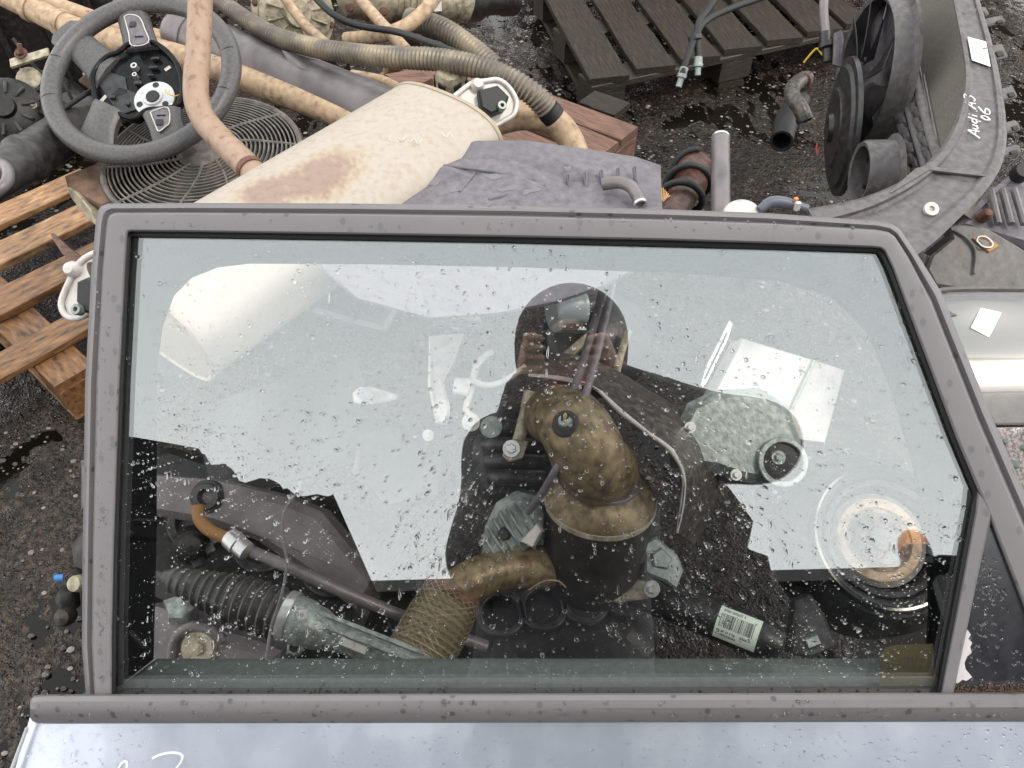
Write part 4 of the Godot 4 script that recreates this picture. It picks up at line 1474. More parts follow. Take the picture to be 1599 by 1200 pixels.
	s.tube(spline([P(720, 205, 1.62), P(770, 190, 1.60), P(820, 180, 1.60), P(866, 190, 1.62), P(896, 228, 1.62), P(912, 290, 1.6)], 8), spread([px(22, 1.6), px(23, 1.6), px(23, 1.6), px(22, 1.6), px(20, 1.6), px(20, 1.6)], 8), 20)
	single("bent_exhaust_pipe", "sandy bent exhaust pipe curving down right of the muffler hanger", "exhaust pipe", s, mats["tan_pipe"], P(866, 190, 1.62))
	# rusty shock absorber with rubber coils
	var a := P(1090, 258, 1.50)
	var b := P(1046, 345, 1.36)
	t = thing("shock_absorber", "rusty brown strut wrapped in black rubber coils beside the grey tube", "shock absorber", a.lerp(b, 0.5))
	s = Shape.new()
	ax = (a - b).normalized()
	var l := (a - b).length()
	s.lathe([[0.022, 0.0], [0.026, 0.01], [0.026, l * 0.55], [0.034, l * 0.62], [0.034, l * 0.92], [0.028, l], [0.0, l + 0.006]], b, ax, 24)
	part(t, "strut_body", s, mats["dark_rust"])
	var e1 := ax.cross(Vector3.RIGHT).normalized()
	var e2 := ax.cross(e1)
	var coil := []
	for k in 66:
		var an := TAU * k / 26.0
		coil.append(b + ax * (l * 0.18 + l * 0.78 * k / 66.0) + (e1 * cos(an) + e2 * sin(an)) * 0.037)
	s = Shape.new()
	s.tube(coil, [0.0062], 10)
	part(t, "rubber_coil", s, mats["black_rubber"])
	s = Shape.new()
	for k in 9:
		s.tube([P(1030 + 1.6 * k, 316 - absf(k - 4.0) * 2.0, 1.33), P(1026 + 2.6 * k, 292 + absf(k - 3.5) * 3.0, 1.335)], [0.0009], 5)
	single("copper_strands", "frayed end of bright copper wire strands beside the rusty strut", "wire", s, plain_of("copper", rgb(0.75, 0.42, 0.18), 0.3, 0.7), P(1030, 310, 1.33))
	# upright grey tube
	a = P(1126, 216, 1.34)
	var stand := (a - P(1126, 345, 1.245)).normalized()
	s = Shape.new()
	s.lathe([[0.0105, 0.0], [0.0148, 0.0], [0.0150, -0.002], [0.0150, -0.2], [0.0, -0.2], [0.0, -0.06], [0.0105, -0.05]], a, stand, 24)
	t = thing("grey_tube", "smooth upright grey metal tube with a pale open top", "tube", a + Vector3(0, -0.4, 0))
	part(t, "tube_body", s, mats["grey_tube"])
	s = Shape.new()
	nut_hole(s, a, stand, 0.0108, 0.0155, 0.0022)
	part(t, "rim", s, mats["bright_metal"])
	s = Shape.new()
	s.lathe([[0.0, -0.001], [0.0107, -0.001], [0.0107, -0.012]], a, stand, 20)
	part(t, "plug", s, plain_of("pale_blue_plug", rgb(0.36, 0.44, 0.50), 0.4))
	# cream cap, blue hose end and small fittings just above the door frame
	s = Shape.new()
	c = P(1160, 341, 1.18)
	s.lathe([[0.0, 0.014], [0.018, 0.012], [0.028, 0.006], [0.031, 0.0], [0.031, -0.05]], c, Vector3(0, 0.9, 0.4), 28)
	single("cream_cap", "cream domed plastic cap just above the door frame", "cap", s, mats["white_metal"], c)
	s = Shape.new()
	s.tube(spline([P(1186, 328, 1.17), P(1204, 316, 1.17), P(1224, 316, 1.17), P(1246, 322, 1.17), P(1262, 326, 1.17)], 6), spread([0.006, 0.0085, 0.0085, 0.007, 0.006], 6), 14)
	single("blue_grey_hose", "blue grey hose end beside the cream cap", "hose", s, plain_of("blue_grey", rgb(0.10, 0.11, 0.135), 0.4), P(1204, 316, 1.17))
	t = thing("wire_clip", "pale plastic clip with an orange tip above the door frame", "clip", P(1246, 318, 1.16))
	s = Shape.new()
	s.box(P(1246, 322, 1.16), Basis(Vector3.UP, 0.2), Vector3(0.008, 0.014, 0.006), 0.001)
	part(t, "body", s, mats["white_metal"])
	s = Shape.new()
	s.box(P(1244, 311, 1.16), Basis(Vector3.UP, 0.2), Vector3(0.006, 0.005, 0.005), 0.001)
	part(t, "tip", s, plain_of("orange_plastic", rgb(0.7, 0.25, 0.05), 0.4))
	# hydraulic hoses with crimped ends hanging over the grey pallet
	s = tubed([P(1240, -20, 2.6), P(1150, 10, 2.45), P(1104, 32, 2.36), P(1086, 58, 2.32), P(1074, 92, 2.3), P(1066, 116, 2.3)], px(5.5, 2.35), 12)
	t = thing("hydraulic_hose", "two black hydraulic hoses with crimped ends hanging before the grey pallet", "hose", P(1104, 32, 2.36))
	part(t, "hose", s, mats["black_rubber"])
	s = tubed([P(1130, -20, 2.5), P(1108, 12, 2.4), P(1092, 36, 2.34), P(1090, 64, 2.32), P(1092, 96, 2.32)], px(5.5, 2.35), 12)
	part(t, "hose", s, mats["black_rubber"])
	for q in [[1070, 104, 1060, 136], [1091, 88, 1090, 118]]:
		a = P(q[0], q[1], 2.3)
		b = P(q[2], q[3], 2.31)
		s = Shape.new()
		l = (b - a).length()
		s.lathe([[0.008, 0.0], [0.0125, 0.003], [0.0125, l * 0.35], [0.0145, l * 0.4], [0.0145, l * 0.55], [0.009, l * 0.58], [0.009, l], [0.006, l]], a, b - a, 16)
		part(t, "crimped_end", s, mats["cast_alloy"])
	for q in [[1086, 60]]:
		s = Shape.new()
		nut_hole(s, P(q[0], q[1], 2.32), Vector3(0.2, -0.7, 0.6), 0.011, 0.02, 0.006)
		part(t, "hose_clip", s, mats["black_plastic"])
	# loose hoses on the ground before the radiator
	s = Shape.new()
	s.tube(spline([P(1222, 218, 2.40), P(1226, 198, 2.44), P(1236, 176, 2.52), P(1250, 158, 2.6)], 8), spread([px(17, 2.4), px(19, 2.4), px(19, 2.4), px(17, 2.4)], 8), 22, 0.0, 0.01, 1.0, true)
	t = thing("rubber_hose", "fat black rubber hose end gaping open on the ground", "hose", P(1214, 202, 2.44))
	part(t, "hose", s, mats["black_rubber"])
	s = Shape.new()
	nut_hole(s, P(1221, 220, 2.395), P(1221, 220, 2.395) - P(1224, 206, 2.43), px(14, 2.4), px(18, 2.4), 0.004)
	part(t, "mouth", s, mats["black_rubber"])
	s = Shape.new()
	s.tube(spline([P(1257, 184, 2.2), P(1250, 168, 2.2), P(1240, 154, 2.21), P(1237, 142, 2.24), P(1244, 131, 2.28), P(1260, 122, 2.34)], 8), [px(12, 2.25)], 18, 0.0, 0.01, 1.0, true)
	t = thing("coolant_pipe", "sooty grey bent coolant pipe with a rusty collar and open mouth", "pipe", P(1240, 154, 2.21))
	part(t, "pipe", s, mats["sooty_pipe"])
	s = Shape.new()
	nut_hole(s, P(1257, 186, 2.2), P(1257, 186, 2.2) - P(1251, 172, 2.2), px(9.5, 2.2), px(13, 2.2), 0.007)
	part(t, "mouth_ring", s, mats["black_plastic"])
	s = Shape.new()
	nut_hole(s, P(1254, 128, 2.32), P(1254, 128, 2.32) - P(1246, 134, 2.28), px(11, 2.3), px(15, 2.3), 0.012)
	part(t, "collar", s, mats["rust_brown"])
	s = tubed([P(1288, -20, 1.96), P(1287, 20, 1.95), P(1291, 60, 1.94)], px(7, 1.95), 12)
	t = thing("grey_hose", "straight grey hose hanging down in front of the radiator fan", "hose", P(1288, 20, 1.95))
	part(t, "hose", s, mats["grey_tube"])
	s = Shape.new()
	s.lathe([[0.013, -0.012], [0.016, -0.01], [0.016, 0.012], [0.020, 0.014], [0.020, 0.026], [0.012, 0.03], [0.012, 0.06]], P(1291, 58, 1.94), P(1292, 70, 1.94) - P(1291, 58, 1.94), 16)
	part(t, "connector", s, mats["black_plastic"])
	s = tubed([P(1296, 96, 1.95), P(1284, 84, 1.95), P(1276, 76, 1.96), P(1264, 88, 1.97), P(1256, 98, 1.98)], 0.0026, 6)
	single("yellow_wire", "thin yellow wire loop left of the radiator fan", "wire", s, mats["yellow_wire"], P(1276, 76, 1.96))
	s = tubed([P(1277, 224, 1.87), P(1276, 232, 1.865), P(1278, 242, 1.86)], 0.002, 6)
	single("red_wire", "thin red wire dangling beside the black fan", "wire", s, plain_of("red_wire", rgb(0.5, 0.05, 0.02), 0.5), P(1276, 206, 1.88))


# ---------- radiator, front carrier and headlight at the right ----------
func build_right_heap() -> void:
	# the radiator stands on edge and recedes from the lower right to the upper left
	var m: Material = mats["radiator_fins"]
	var o := P(1400, 160, 1.80)
	var along := (P(1400, -20, 2.25) - P(1470, 300, 1.55))
	along.y = 0
	along = along.normalized()
	var t := thing("radiator", "dusty grey car radiator standing on edge with fans on its far face", "radiator", Vector3(o.x, 0.0, o.z))
	var n := Vector3(along.z, 0, -along.x).normalized()    # towards the left
	if n.x > 0:
		n = -n
	n = (n + Vector3.UP * 0.55).normalized()
	var at := func(u: float, v: float, off: float) -> Vector3: return L(u, v, o, n, off)
	# core with its tanks
	var s := Shape.new()
	s.prism([at.call(1375, -30, 0.0), at.call(1492, -30, 0.0), at.call(1500, 20, 0.0), at.call(1510, 120, 0.0), at.call(1500, 330, 0.0), at.call(1450, 330, 0.0), at.call(1432, 290, 0.0), at.call(1404, 170, 0.0), at.call(1386, 70, 0.0)], n, 0.05, 0.003)
	part(t, "core", s, m)
	for q in [[[1386, -30], [1398, 60], [1424, 180], [1462, 310]], [[1404, -30], [1418, 60], [1446, 180], [1482, 300]]]:
		s = Shape.new()
		var pp := []
		for k in q:
			pp.append(at.call(k[0], k[1], 0.008))
		s.tube(spline(pp, 6), [0.011], 10, 0.0, 0.01, 0.6)
		part(t, "side_rail", s, mats["carrier_plastic"])
	for k in 4:
		s = Shape.new()
		s.box(at.call(1420 + 14 * k, 60 + 50 * k, 0.004), looking(along, n), Vector3(0.5, 0.004, 0.004), 0.001)
		part(t, "seam", s, mats["grey_tube"])
	# honeycomb grid
	for i in 8:
		for j in 4:
			var u := 1381.0 + 6.5 * i + 12.0 * j - 5.0 * (j % 2)
			var v := 126.0 + 23.0 * i - 5.0 * j + 11.0 * (j % 2)
			s = Shape.new()
			var a: Vector3 = at.call(u, v, 0.016)
			var b: Vector3 = at.call(u + 9, v - 4, 0.016)
			var c: Vector3 = at.call(u + 12, v + 11, 0.016)
			var d: Vector3 = at.call(u + 3, v + 16, 0.016)
			s.prism([a, b, c, d], (n + along * 0.4).normalized(), 0.02, 0.004)
			part(t, "grid_cell", s, mats["carrier_plastic"])
	# big fan shroud ring and black dome, seen nearly edge-on
	var fan_m: Material = mats["dusty_plastic"]
	var axis := Vector3(-0.97, 0.03, -0.05).normalized()
	var c1 := P(1352, 118, 1.86)
	var f := thing("radiator_fan", "large black radiator fan with a dusty shroud ring, standing on edge", "fan", Vector3(c1.x, c1.y - 0.2, c1.z))
	s = Shape.new()
	var R := px(116, 1.86)
	s.lathe([[R - 0.012, 0.006], [R - 0.004, 0.010], [R, 0.006], [R + 0.004, -0.026], [R + 0.02, -0.030], [R + 0.02, -0.038], [R - 0.006, -0.038]], c1, axis, 48, true)
	part(f, "shroud_ring", s, mats["carrier_plastic"])
	s = Shape.new()
	s.lathe([[0.0, -0.03], [R - 0.006, -0.035], [R - 0.006, -0.04], [0.0, -0.04]], c1, axis, 40)
	part(f, "back_panel", s, fan_m)
	var c2 = P(1316, 200, 1.78)
	var axis2 := Vector3(-0.98, -0.10, -0.14).normalized()
	axis = Vector3(-0.985, -0.02, -0.07).normalized()
	s = Shape.new()
	var R2 := R * 0.86
	s.lathe([[0.0, 0.034], [0.028, 0.033], [0.032, 0.024], [R2 * 0.55, 0.022], [R2 * 0.6, 0.015], [R2 * 0.86, 0.011], [R2 * 0.9, 0.004], [R2, 0.002], [R2, -0.008], [0.0, -0.012]], c2, axis2, 44)
	part(f, "motor_dome", s, mats["black_plastic"])
	var e1 := axis.cross(Vector3.UP).normalized()
	var e2 := axis.cross(e1)
	for k in 9:
		var a := TAU * k / 9
		s = Shape.new()
		s.sheet(5, 3, func(u: float, v: float) -> Vector3:
			var an := a + 0.5 * v + 0.2 * u
			return c1 + (e1 * cos(an) + e2 * sin(an)) * lerpf(0.04, R - 0.012, u) + axis * (0.02 - 0.025 * v), 0.002)
		part(f, "blade", s, mats["black_plastic"])
	s = Shape.new()
	s.prism([P(1302, 52, 1.84), P(1314, 46, 1.86), P(1318, 62, 1.85), P(1314, 104, 1.84), P(1300, 102, 1.84)], Vector3(-0.6, 0.5, 0.6), 0.015, 0.003)
	part(f, "mounting_ear", s, fan_m)
	# smaller fan below it
	var c3 := P(1362, 272, 1.62)
	f = thing("radiator_fan", "smaller dusty radiator fan ring standing low beside the front carrier", "fan", Vector3(c3.x, c3.y - 0.1, c3.z))
	R = px(48, 1.62)
	s = Shape.new()
	s.lathe([[R - 0.008, 0.024], [R, 0.026], [R + 0.004, 0.018], [R + 0.006, -0.03], [R + 0.018, -0.036], [R - 0.006, -0.04]], c3, axis, 40, true)
	part(f, "shroud_ring", s, mats["carrier_plastic"])
	s = Shape.new()
	s.lathe([[0.0, 0.012], [R * 0.35, 0.010], [R * 0.4, -0.01], [R - 0.004, -0.02], [R - 0.004, -0.03], [0.0, -0.03]], c3, axis, 36)
	part(f, "hub_panel", s, mats["black_plastic"])
	for k in 6:
		var a := TAU * k / 6
		s = Shape.new()
		s.box(c3 + (e1 * cos(a) + e2 * sin(a)) * R * 0.66 - axis * 0.006, looking(e1 * cos(a) + e2 * sin(a), axis), Vector3(R * 0.6, 0.012, 0.012), 0.003)
		part(f, "blade", s, mats["black_plastic"])
	# the curved front carrier
	var inner := [[1482, -40], [1488, 0], [1500, 60], [1508, 110], [1505, 150], [1492, 195], [1468, 236], [1438, 264], [1400, 288], [1352, 308], [1310, 318], [1262, 326]]
	var outer := [[1522, -40], [1530, 0], [1546, 50], [1560, 105], [1570, 165], [1575, 215], [1566, 262], [1540, 300], [1500, 340], [1455, 384], [1400, 420], [1330, 450]]
	var nz := FastNoiseLite.new()
	nz.frequency = 0.02
	var rings := []
	var fine_in := PackedVector2Array()
	var fine_out := PackedVector2Array()
	for i in inner.size() - 1:
		for k in 4:
			fine_in.append(Vector2(inner[i][0], inner[i][1]).lerp(Vector2(inner[i + 1][0], inner[i + 1][1]), k / 4.0))
			fine_out.append(Vector2(outer[i][0], outer[i][1]).lerp(Vector2(outer[i + 1][0], outer[i + 1][1]), k / 4.0))
	fine_in.append(Vector2(inner[-1][0], inner[-1][1]))
	fine_out.append(Vector2(outer[-1][0], outer[-1][1]))
	for w in 3:
		var ci := fine_in.duplicate()
		var co := fine_out.duplicate()
		for i in range(1, ci.size() - 1):
			fine_in[i] = (ci[i - 1] + ci[i] * 2.0 + ci[i + 1]) * 0.25
			fine_out[i] = (co[i - 1] + co[i] * 2.0 + co[i + 1]) * 0.25
	var cz := func(v: float) -> float: return 1.0 / lerpf(1.0 / 1.62, 1.0 / 1.14, clampf((v + 40.0) / 420.0, 0.0, 1.2))
	var face := Vector3(-0.05, 0.86, 0.5).normalized()
	for i in fine_in.size():
		var ring := PackedVector3Array()
		var a := fine_in[i]
		var b := fine_out[i]
		var low := clampf((i - 22.0) / 10.0, 0.0, 1.0)
		for q in [[0.0, 0.045], [0.0, 0.006], [0.05, -0.002], [0.16, -0.004], [0.20, 0.003 + 0.004 * low], [0.26, 0.005 + 0.006 * low], [0.5, 0.004], [0.78, 0.004], [0.84, -0.004], [0.95, -0.004], [1.0, 0.002], [1.0, 0.05]]:
			var c := a.lerp(b, q[0])
			ring.append(P(c.x, c.y, cz.call(c.y) + q[1]))
		rings.append(ring)
	t = thing("front_carrier", "curved dusty plastic front carrier with white handwriting and a paper label", "front carrier", P(1530, 215, 1.3) - Vector3(0, 0.05, 0))
	s = Shape.new()
	s.loft(rings)
	part(t, "carrier_band", s, mats["carrier_plastic"], null, 0.85)
	s = Shape.new()
	s.prism([P(1432, 262, cz.call(262) - 0.0045), P(1450, 258, cz.call(258) - 0.0045), P(1540, 272, cz.call(272) - 0.0045), P(1541, 276, cz.call(276) - 0.0045), P(1452, 266, cz.call(266) - 0.0045), P(1412, 290, cz.call(290) - 0.0045), P(1392, 302, cz.call(302) - 0.0045), P(1390, 298, cz.call(298) - 0.0045)], face, 0.006, 0.001)
	part(t, "moulded_step", s, mats["carrier_plastic"])
	s = Shape.new()
	nut_hole(s, P(1455, 327, cz.call(327) - 0.004), face, px(4.5, 1.2), px(11, 1.2), 0.003)
	var w := part(t, "washer", s, mats["white_metal"])
	s = Shape.new()
	s.lathe([[0.0, -0.0005], [px(4.6, 1.2), -0.0005], [px(4.6, 1.2), -0.002]], P(1455, 327, cz.call(327) - 0.004), face, 18)
	part(w, "bolt_hole", s, mats["old_alloy"])
	# paper label
	s = Shape.new()
	s.prism([P(1512, 57, cz.call(57) - 0.003), P(1541, 65, cz.call(65) - 0.003), P(1548, 104, cz.call(104) - 0.003), P(1519, 94, cz.call(94) - 0.003)], face, 0.001, 0.0002)
	w = part(t, "paper_label", s, plain_of("paper", rgb(0.78, 0.79, 0.76), 0.6))
	s = Shape.new()
	for k in 6:
		var f0 := (k + 1.0) / 7.0
		var la := Vector2(1512, 57).lerp(Vector2(1519, 94), f0) + Vector2(3, 1)
		var lb := Vector2(1541, 65).lerp(Vector2(1548, 104), f0) - Vector2(8 - 3 * (k % 3), 1)
		s.tube([P(la.x, la.y, cz.call(la.y) - 0.0035), P(lb.x, lb.y, cz.call(lb.y) - 0.0035)], [0.0005], 4)
	part(w, "faint_print", s, mats["dusty_plastic"])
	# handwriting: Audi. A3 / '06
	s = Shape.new()
	var base := Vector2(1519, 216)
	var run := Vector2(-2, -66).normalized() * 1.0
	var rise := Vector2(-0.95, -0.32)
	var write := func(strokes: Array, from: Vector2, size: float) -> void:
		for st in strokes:
			var line := []
			for k in st:
				var q: Vector2 = from + run * (k[0] * size) - rise * (k[1] * size) * -1.0
				line.append(P(q.x, q.y, cz.call(q.y) - 0.0012))
			s.tube(spline(line, 3), [0.0011], 5)
	write.call([[[0, 0], [0.45, 1.3]], [[0.45, 1.3], [0.7, 0]], [[0.15, 0.5], [0.7, 0.45]]], base + Vector2(12, 0), 15.0)
	write.call([[[0, 0.7], [0.05, 0.1], [0.35, 0.1], [0.4, 0.7]], [[0.4, 0.7], [0.45, 0.0]]], base + Vector2(9, -13), 13.0)
	write.call([[[0.45, 0.1], [0.05, 0.1], [0.1, 0.6], [0.45, 0.6]], [[0.48, 1.2], [0.5, 0.0]]], base + Vector2(8, -22), 13.0)
	write.call([[[0.1, 0.7], [0.15, 0.0]], [[0.1, 1.05], [0.14, 1.0]], [[0.75, 0.02], [0.8, 0.06]]], base + Vector2(8, -32), 13.0)
	write.call([[[0, 0], [0.35, 1.3]], [[0.35, 1.3], [0.65, 0]], [[0.12, 0.5], [0.6, 0.5]]], base + Vector2(6, -45), 14.0)
	write.call([[[0, 1.2], [0.5, 1.2], [0.2, 0.75], [0.5, 0.5], [0.3, 0.0], [0.0, 0.1]]], base + Vector2(4, -57), 14.0)
	write.call([[[0.0, 1.2], [0.05, 0.95]], [[0.35, 0.5], [0.5, 0.95], [0.7, 0.5], [0.5, 0.05], [0.35, 0.5]], [[1.35, 1.15], [0.95, 0.6], [1.0, 0.1], [1.35, 0.1], [1.4, 0.45], [1.0, 0.5]]], base + Vector2(29, -20), 17.0)
	part(t, "handwriting", s, mats["chalk"])
	# tabs and holes on the outer edge
	for q in [[1528, 22, 26, 12], [1556, 34, 22, 10], [1556, 84, 24, 18], [1574, 148, 20, 14], [1580, 200, 18, 12], [1578, 238, 22, 10]]:
		s = Shape.new()
		s.box(P(q[0] - 5, q[1], cz.call(q[1]) + 0.012), looking(Vector3(0.9, 0.05, -0.3), face), Vector3(px(q[2] * 1.8, 1.45), 0.010, px(q[3] * 1.4, 1.45)), 0.003)
		var tab := part(t, "clip_tab", s, mats["carrier_plastic"])
		s = Shape.new()
		s.box(P(q[0] + 6, q[1], cz.call(q[1]) + 0.006), looking(Vector3(0.9, 0.05, -0.3), face), Vector3(px(q[2] * 0.5, 1.45), 0.003, px(q[3] * 0.5, 1.45)), 0.0005)
		part(tab, "slot", s, mats["black_rubber"])
	# grey arch with an orange clip, right of the window
	var arch := [[1482, 352], [1502, 349], [1545, 356], [1599, 388], [1660, 430], [1660, 470], [1540, 450], [1500, 452], [1462, 446], [1448, 420], [1456, 398], [1488, 372]]
	var pts := []
	o = P(1530, 400, 1.22)
	for q in arch:
		pts.append(L(q[0], q[1], o, face))
	t = thing("headlight_arch", "dusty grey plastic arch panel with an orange rimmed clip hole", "plastic panel", o - Vector3(0, 0.03, 0))
	s = Shape.new()
	s.prism(pts, face, 0.02, 0.004)
	part(t, "panel", s, mats["carrier_plastic"])
	s = Shape.new()
	s.tube(spline([L(1490, 360, o, face, 0.002), L(1510, 372, o, face, 0.004), L(1524, 392, o, face, 0.004), L(1522, 428, o, face, 0.004)], 6), [0.0022], 8)
	part(t, "raised_crease", s, mats["carrier_plastic"])
	s = Shape.new()
	s.prism([L(1520, 372, o, face, 0.004), L(1540, 366, o, face, 0.004), L(1562, 384, o, face, 0.004), L(1546, 394, o, face, 0.004)], face, 0.006, 0.001)
	w = part(t, "rusty_clip", s, plain_of("orange_rust", rgb(0.42, 0.20, 0.07), 0.6))
	s = Shape.new()
	s.tube(spline([L(1526, 376, o, face, 0.006), L(1530, 370, o, face, 0.007), L(1540, 371, o, face, 0.007), L(1550, 379, o, face, 0.007), L(1548, 386, o, face, 0.007), L(1536, 385, o, face, 0.007), L(1526, 376, o, face, 0.006)], 4), [0.0016], 6)
	part(w, "clip_rim", s, mats["bright_metal"])
	s = Shape.new()
	s.prism([L(1530, 376, o, face, 0.0055), L(1538, 373, o, face, 0.0055), L(1547, 380, o, face, 0.0055), L(1538, 384, o, face, 0.0055)], face, 0.001)
	part(w, "clip_hole", s, mats["dusty_plastic"])
	# dark casting behind it
	t = thing("headlight_housing", "dark dusty headlight housing in the shade under the front carrier", "headlight housing", P(1590, 300, 1.45))
	s = Shape.new()
	s.prism([P(1500, 350, 1.40), P(1545, 300, 1.42), P(1580, 272, 1.46), P(1680, 262, 1.48), P(1680, 420, 1.36), P(1600, 384, 1.36)], face, 0.14, 0.01)
	part(t, "housing", s, mats["dusty_plastic"])
	for k in 3:
		s = Shape.new()
		s.tube([P(1548 + 18 * k, 296, 1.42), P(1560 + 20 * k, 350, 1.385)], [0.006], 8)
		part(t, "rib", s, mats["grey_tube"])
	s = Shape.new()
	s.lathe([[0.0, 0.008], [0.006, 0.007], [0.010, 0.0], [0.010, -0.02]], P(1542, 334, 1.385), face, 18)
	part(t, "rusty_plug", s, mats["rust_brown"])
	s = Shape.new()
	s.lathe([[0.008, 0.003], [0.014, 0.003], [0.016, 0.0], [0.016, -0.02]], P(1600, 266, 1.43), face, 24)
	part(t, "bulb_socket", s, mats["black_rubber"])
	# the headlight: a clear lens over a reflector bowl
	o = P(1545, 560, 1.10)
	var lens_n := Vector3(-0.05, 0.90, 0.42).normalized()
	var lens := [[1448, 470], [1480, 453], [1599, 455], [1700, 470], [1700, 660], [1560, 665], [1520, 640], [1480, 560]]
	t = thing("headlight", "clear headlight unit with a bright reflector lying right of the window", "headlight", o - Vector3(0, 0.08, 0))
	pts = []
	for q in lens:
		pts.append(L(q[0], q[1], o, lens_n, -0.035))
	s = Shape.new()
	s.prism(pts, lens_n, 0.06, 0.004)
	part(t, "housing", s, mats["dusty_plastic"])
	s = Shape.new()
	s.sheet(16, 12, func(u: float, v: float) -> Vector3:
		var q := Vector2(lerpf(1462, 1690, u), lerpf(466, 560, v))
		return L(q.x, q.y, o, lens_n, -0.032 + 0.008 * pow(2.0 * v - 0.9, 2.0) + 0.006 * sin(u * 5.0)), 0.002)
	part(t, "reflector", s, plain_of("reflector_chrome", rgb(0.30, 0.295, 0.295), 0.42, 0.4))
	s = Shape.new()
	s.prism([L(1532, 480, o, lens_n, -0.0215), L(1566, 488, o, lens_n, -0.0215), L(1546, 528, o, lens_n, -0.0215), L(1516, 512, o, lens_n, -0.0215)], lens_n, 0.008, 0.001)
	part(t, "highlight_plate", s, mats["bright_metal"])  # bright plate added in the shape of a highlight on the lens
	s = Shape.new()
	s.prism([L(1478, 562, o, lens_n, -0.022), L(1690, 560, o, lens_n, -0.022), L(1690, 612, o, lens_n, -0.022), L(1514, 614, o, lens_n, -0.022)], lens_n, 0.012, 0.002)
	part(t, "bezel", s, mats["dusty_plastic"])
	s = Shape.new()
	s.prism([L(1522, 614, o, lens_n, -0.018), L(1690, 610, o, lens_n, -0.018), L(1690, 660, o, lens_n, -0.018), L(1548, 663, o, lens_n, -0.018)], lens_n, 0.012, 0.002)
	part(t, "lower_strip", s, mats["carrier_plastic"])
	s = Shape.new()
	s.sheet(14, 14, func(u: float, v: float) -> Vector3:
		var l := Vector2(1448, 462).lerp(Vector2(1556, 664), v)
		var r := Vector2(1700, 452).lerp(Vector2(1700, 664), v)
		var q := l.lerp(r, u)
		return L(q.x, q.y, o, lens_n, 0.004 + 0.012 * sin(v * PI)), 0.002)
	var clear := plain_of("clear_lens", Color(0.5, 0.5, 0.48, 0.05), 0.22)
	clear.transparency = BaseMaterial3D.TRANSPARENCY_ALPHA
	part(t, "lens", s, clear)
	s = Shape.new()
	s.tube(spline([L(1446, 466, o, lens_n, 0.004), L(1470, 454, o, lens_n, 0.006), L(1540, 451, o, lens_n, 0.006), L(1700, 452, o, lens_n, 0.006)], 6), [0.004], 8)
	part(t, "lens_edge", s, mats["carrier_plastic"])
	s = Shape.new()
	s.prism([L(1466, 476, o, lens_n, 0.014), L(1496, 492, o, lens_n, 0.014), L(1468, 498, o, lens_n, 0.014)], lens_n, 0.006, 0.001)
	part(t, "broken_lug", s, mats["carrier_plastic"])
	# wet dusty panel below the headlight
	o = P(1590, 760, 1.0)
	s = Shape.new()
	s.prism([L(1540, 668, o, lens_n), L(1720, 664, o, lens_n), L(1760, 960, o, lens_n), L(1640, 960, o, lens_n)], lens_n, 0.02, 0.002)
	t = thing("wet_panel", "wet dusty pinkish grey panel below the headlight, beaded with water", "panel", o - Vector3(0, 0.02, 0))
	var wp := stuff_of("wet_panel", two(rgb(0.08, 0.07, 0.068), rgb(0.24, 0.20, 0.19), 0.3, 0.6), 0.05, Vector3.ONE * 6.0, 0.2, 0.0, 0.12, "pits")
	part(t, "panel", s, wp)
	s = Shape.new()
	for q in [[1586, 726, 7, 16], [1592, 768, 6, 6], [1570, 690, 5, 5], [1600, 700, 6, 8]]:
		s.lathe([[0.0, 0.003], [px(q[2] * 0.7, 1.0), 0.0022], [px(q[2], 1.0), 0.0]], L(q[0], q[1], o, lens_n, 0.0), lens_n, 12)
	part(t, "glass_shard", s, plain_of("green_glass", rgb(0.10, 0.125, 0.12), 0.05))


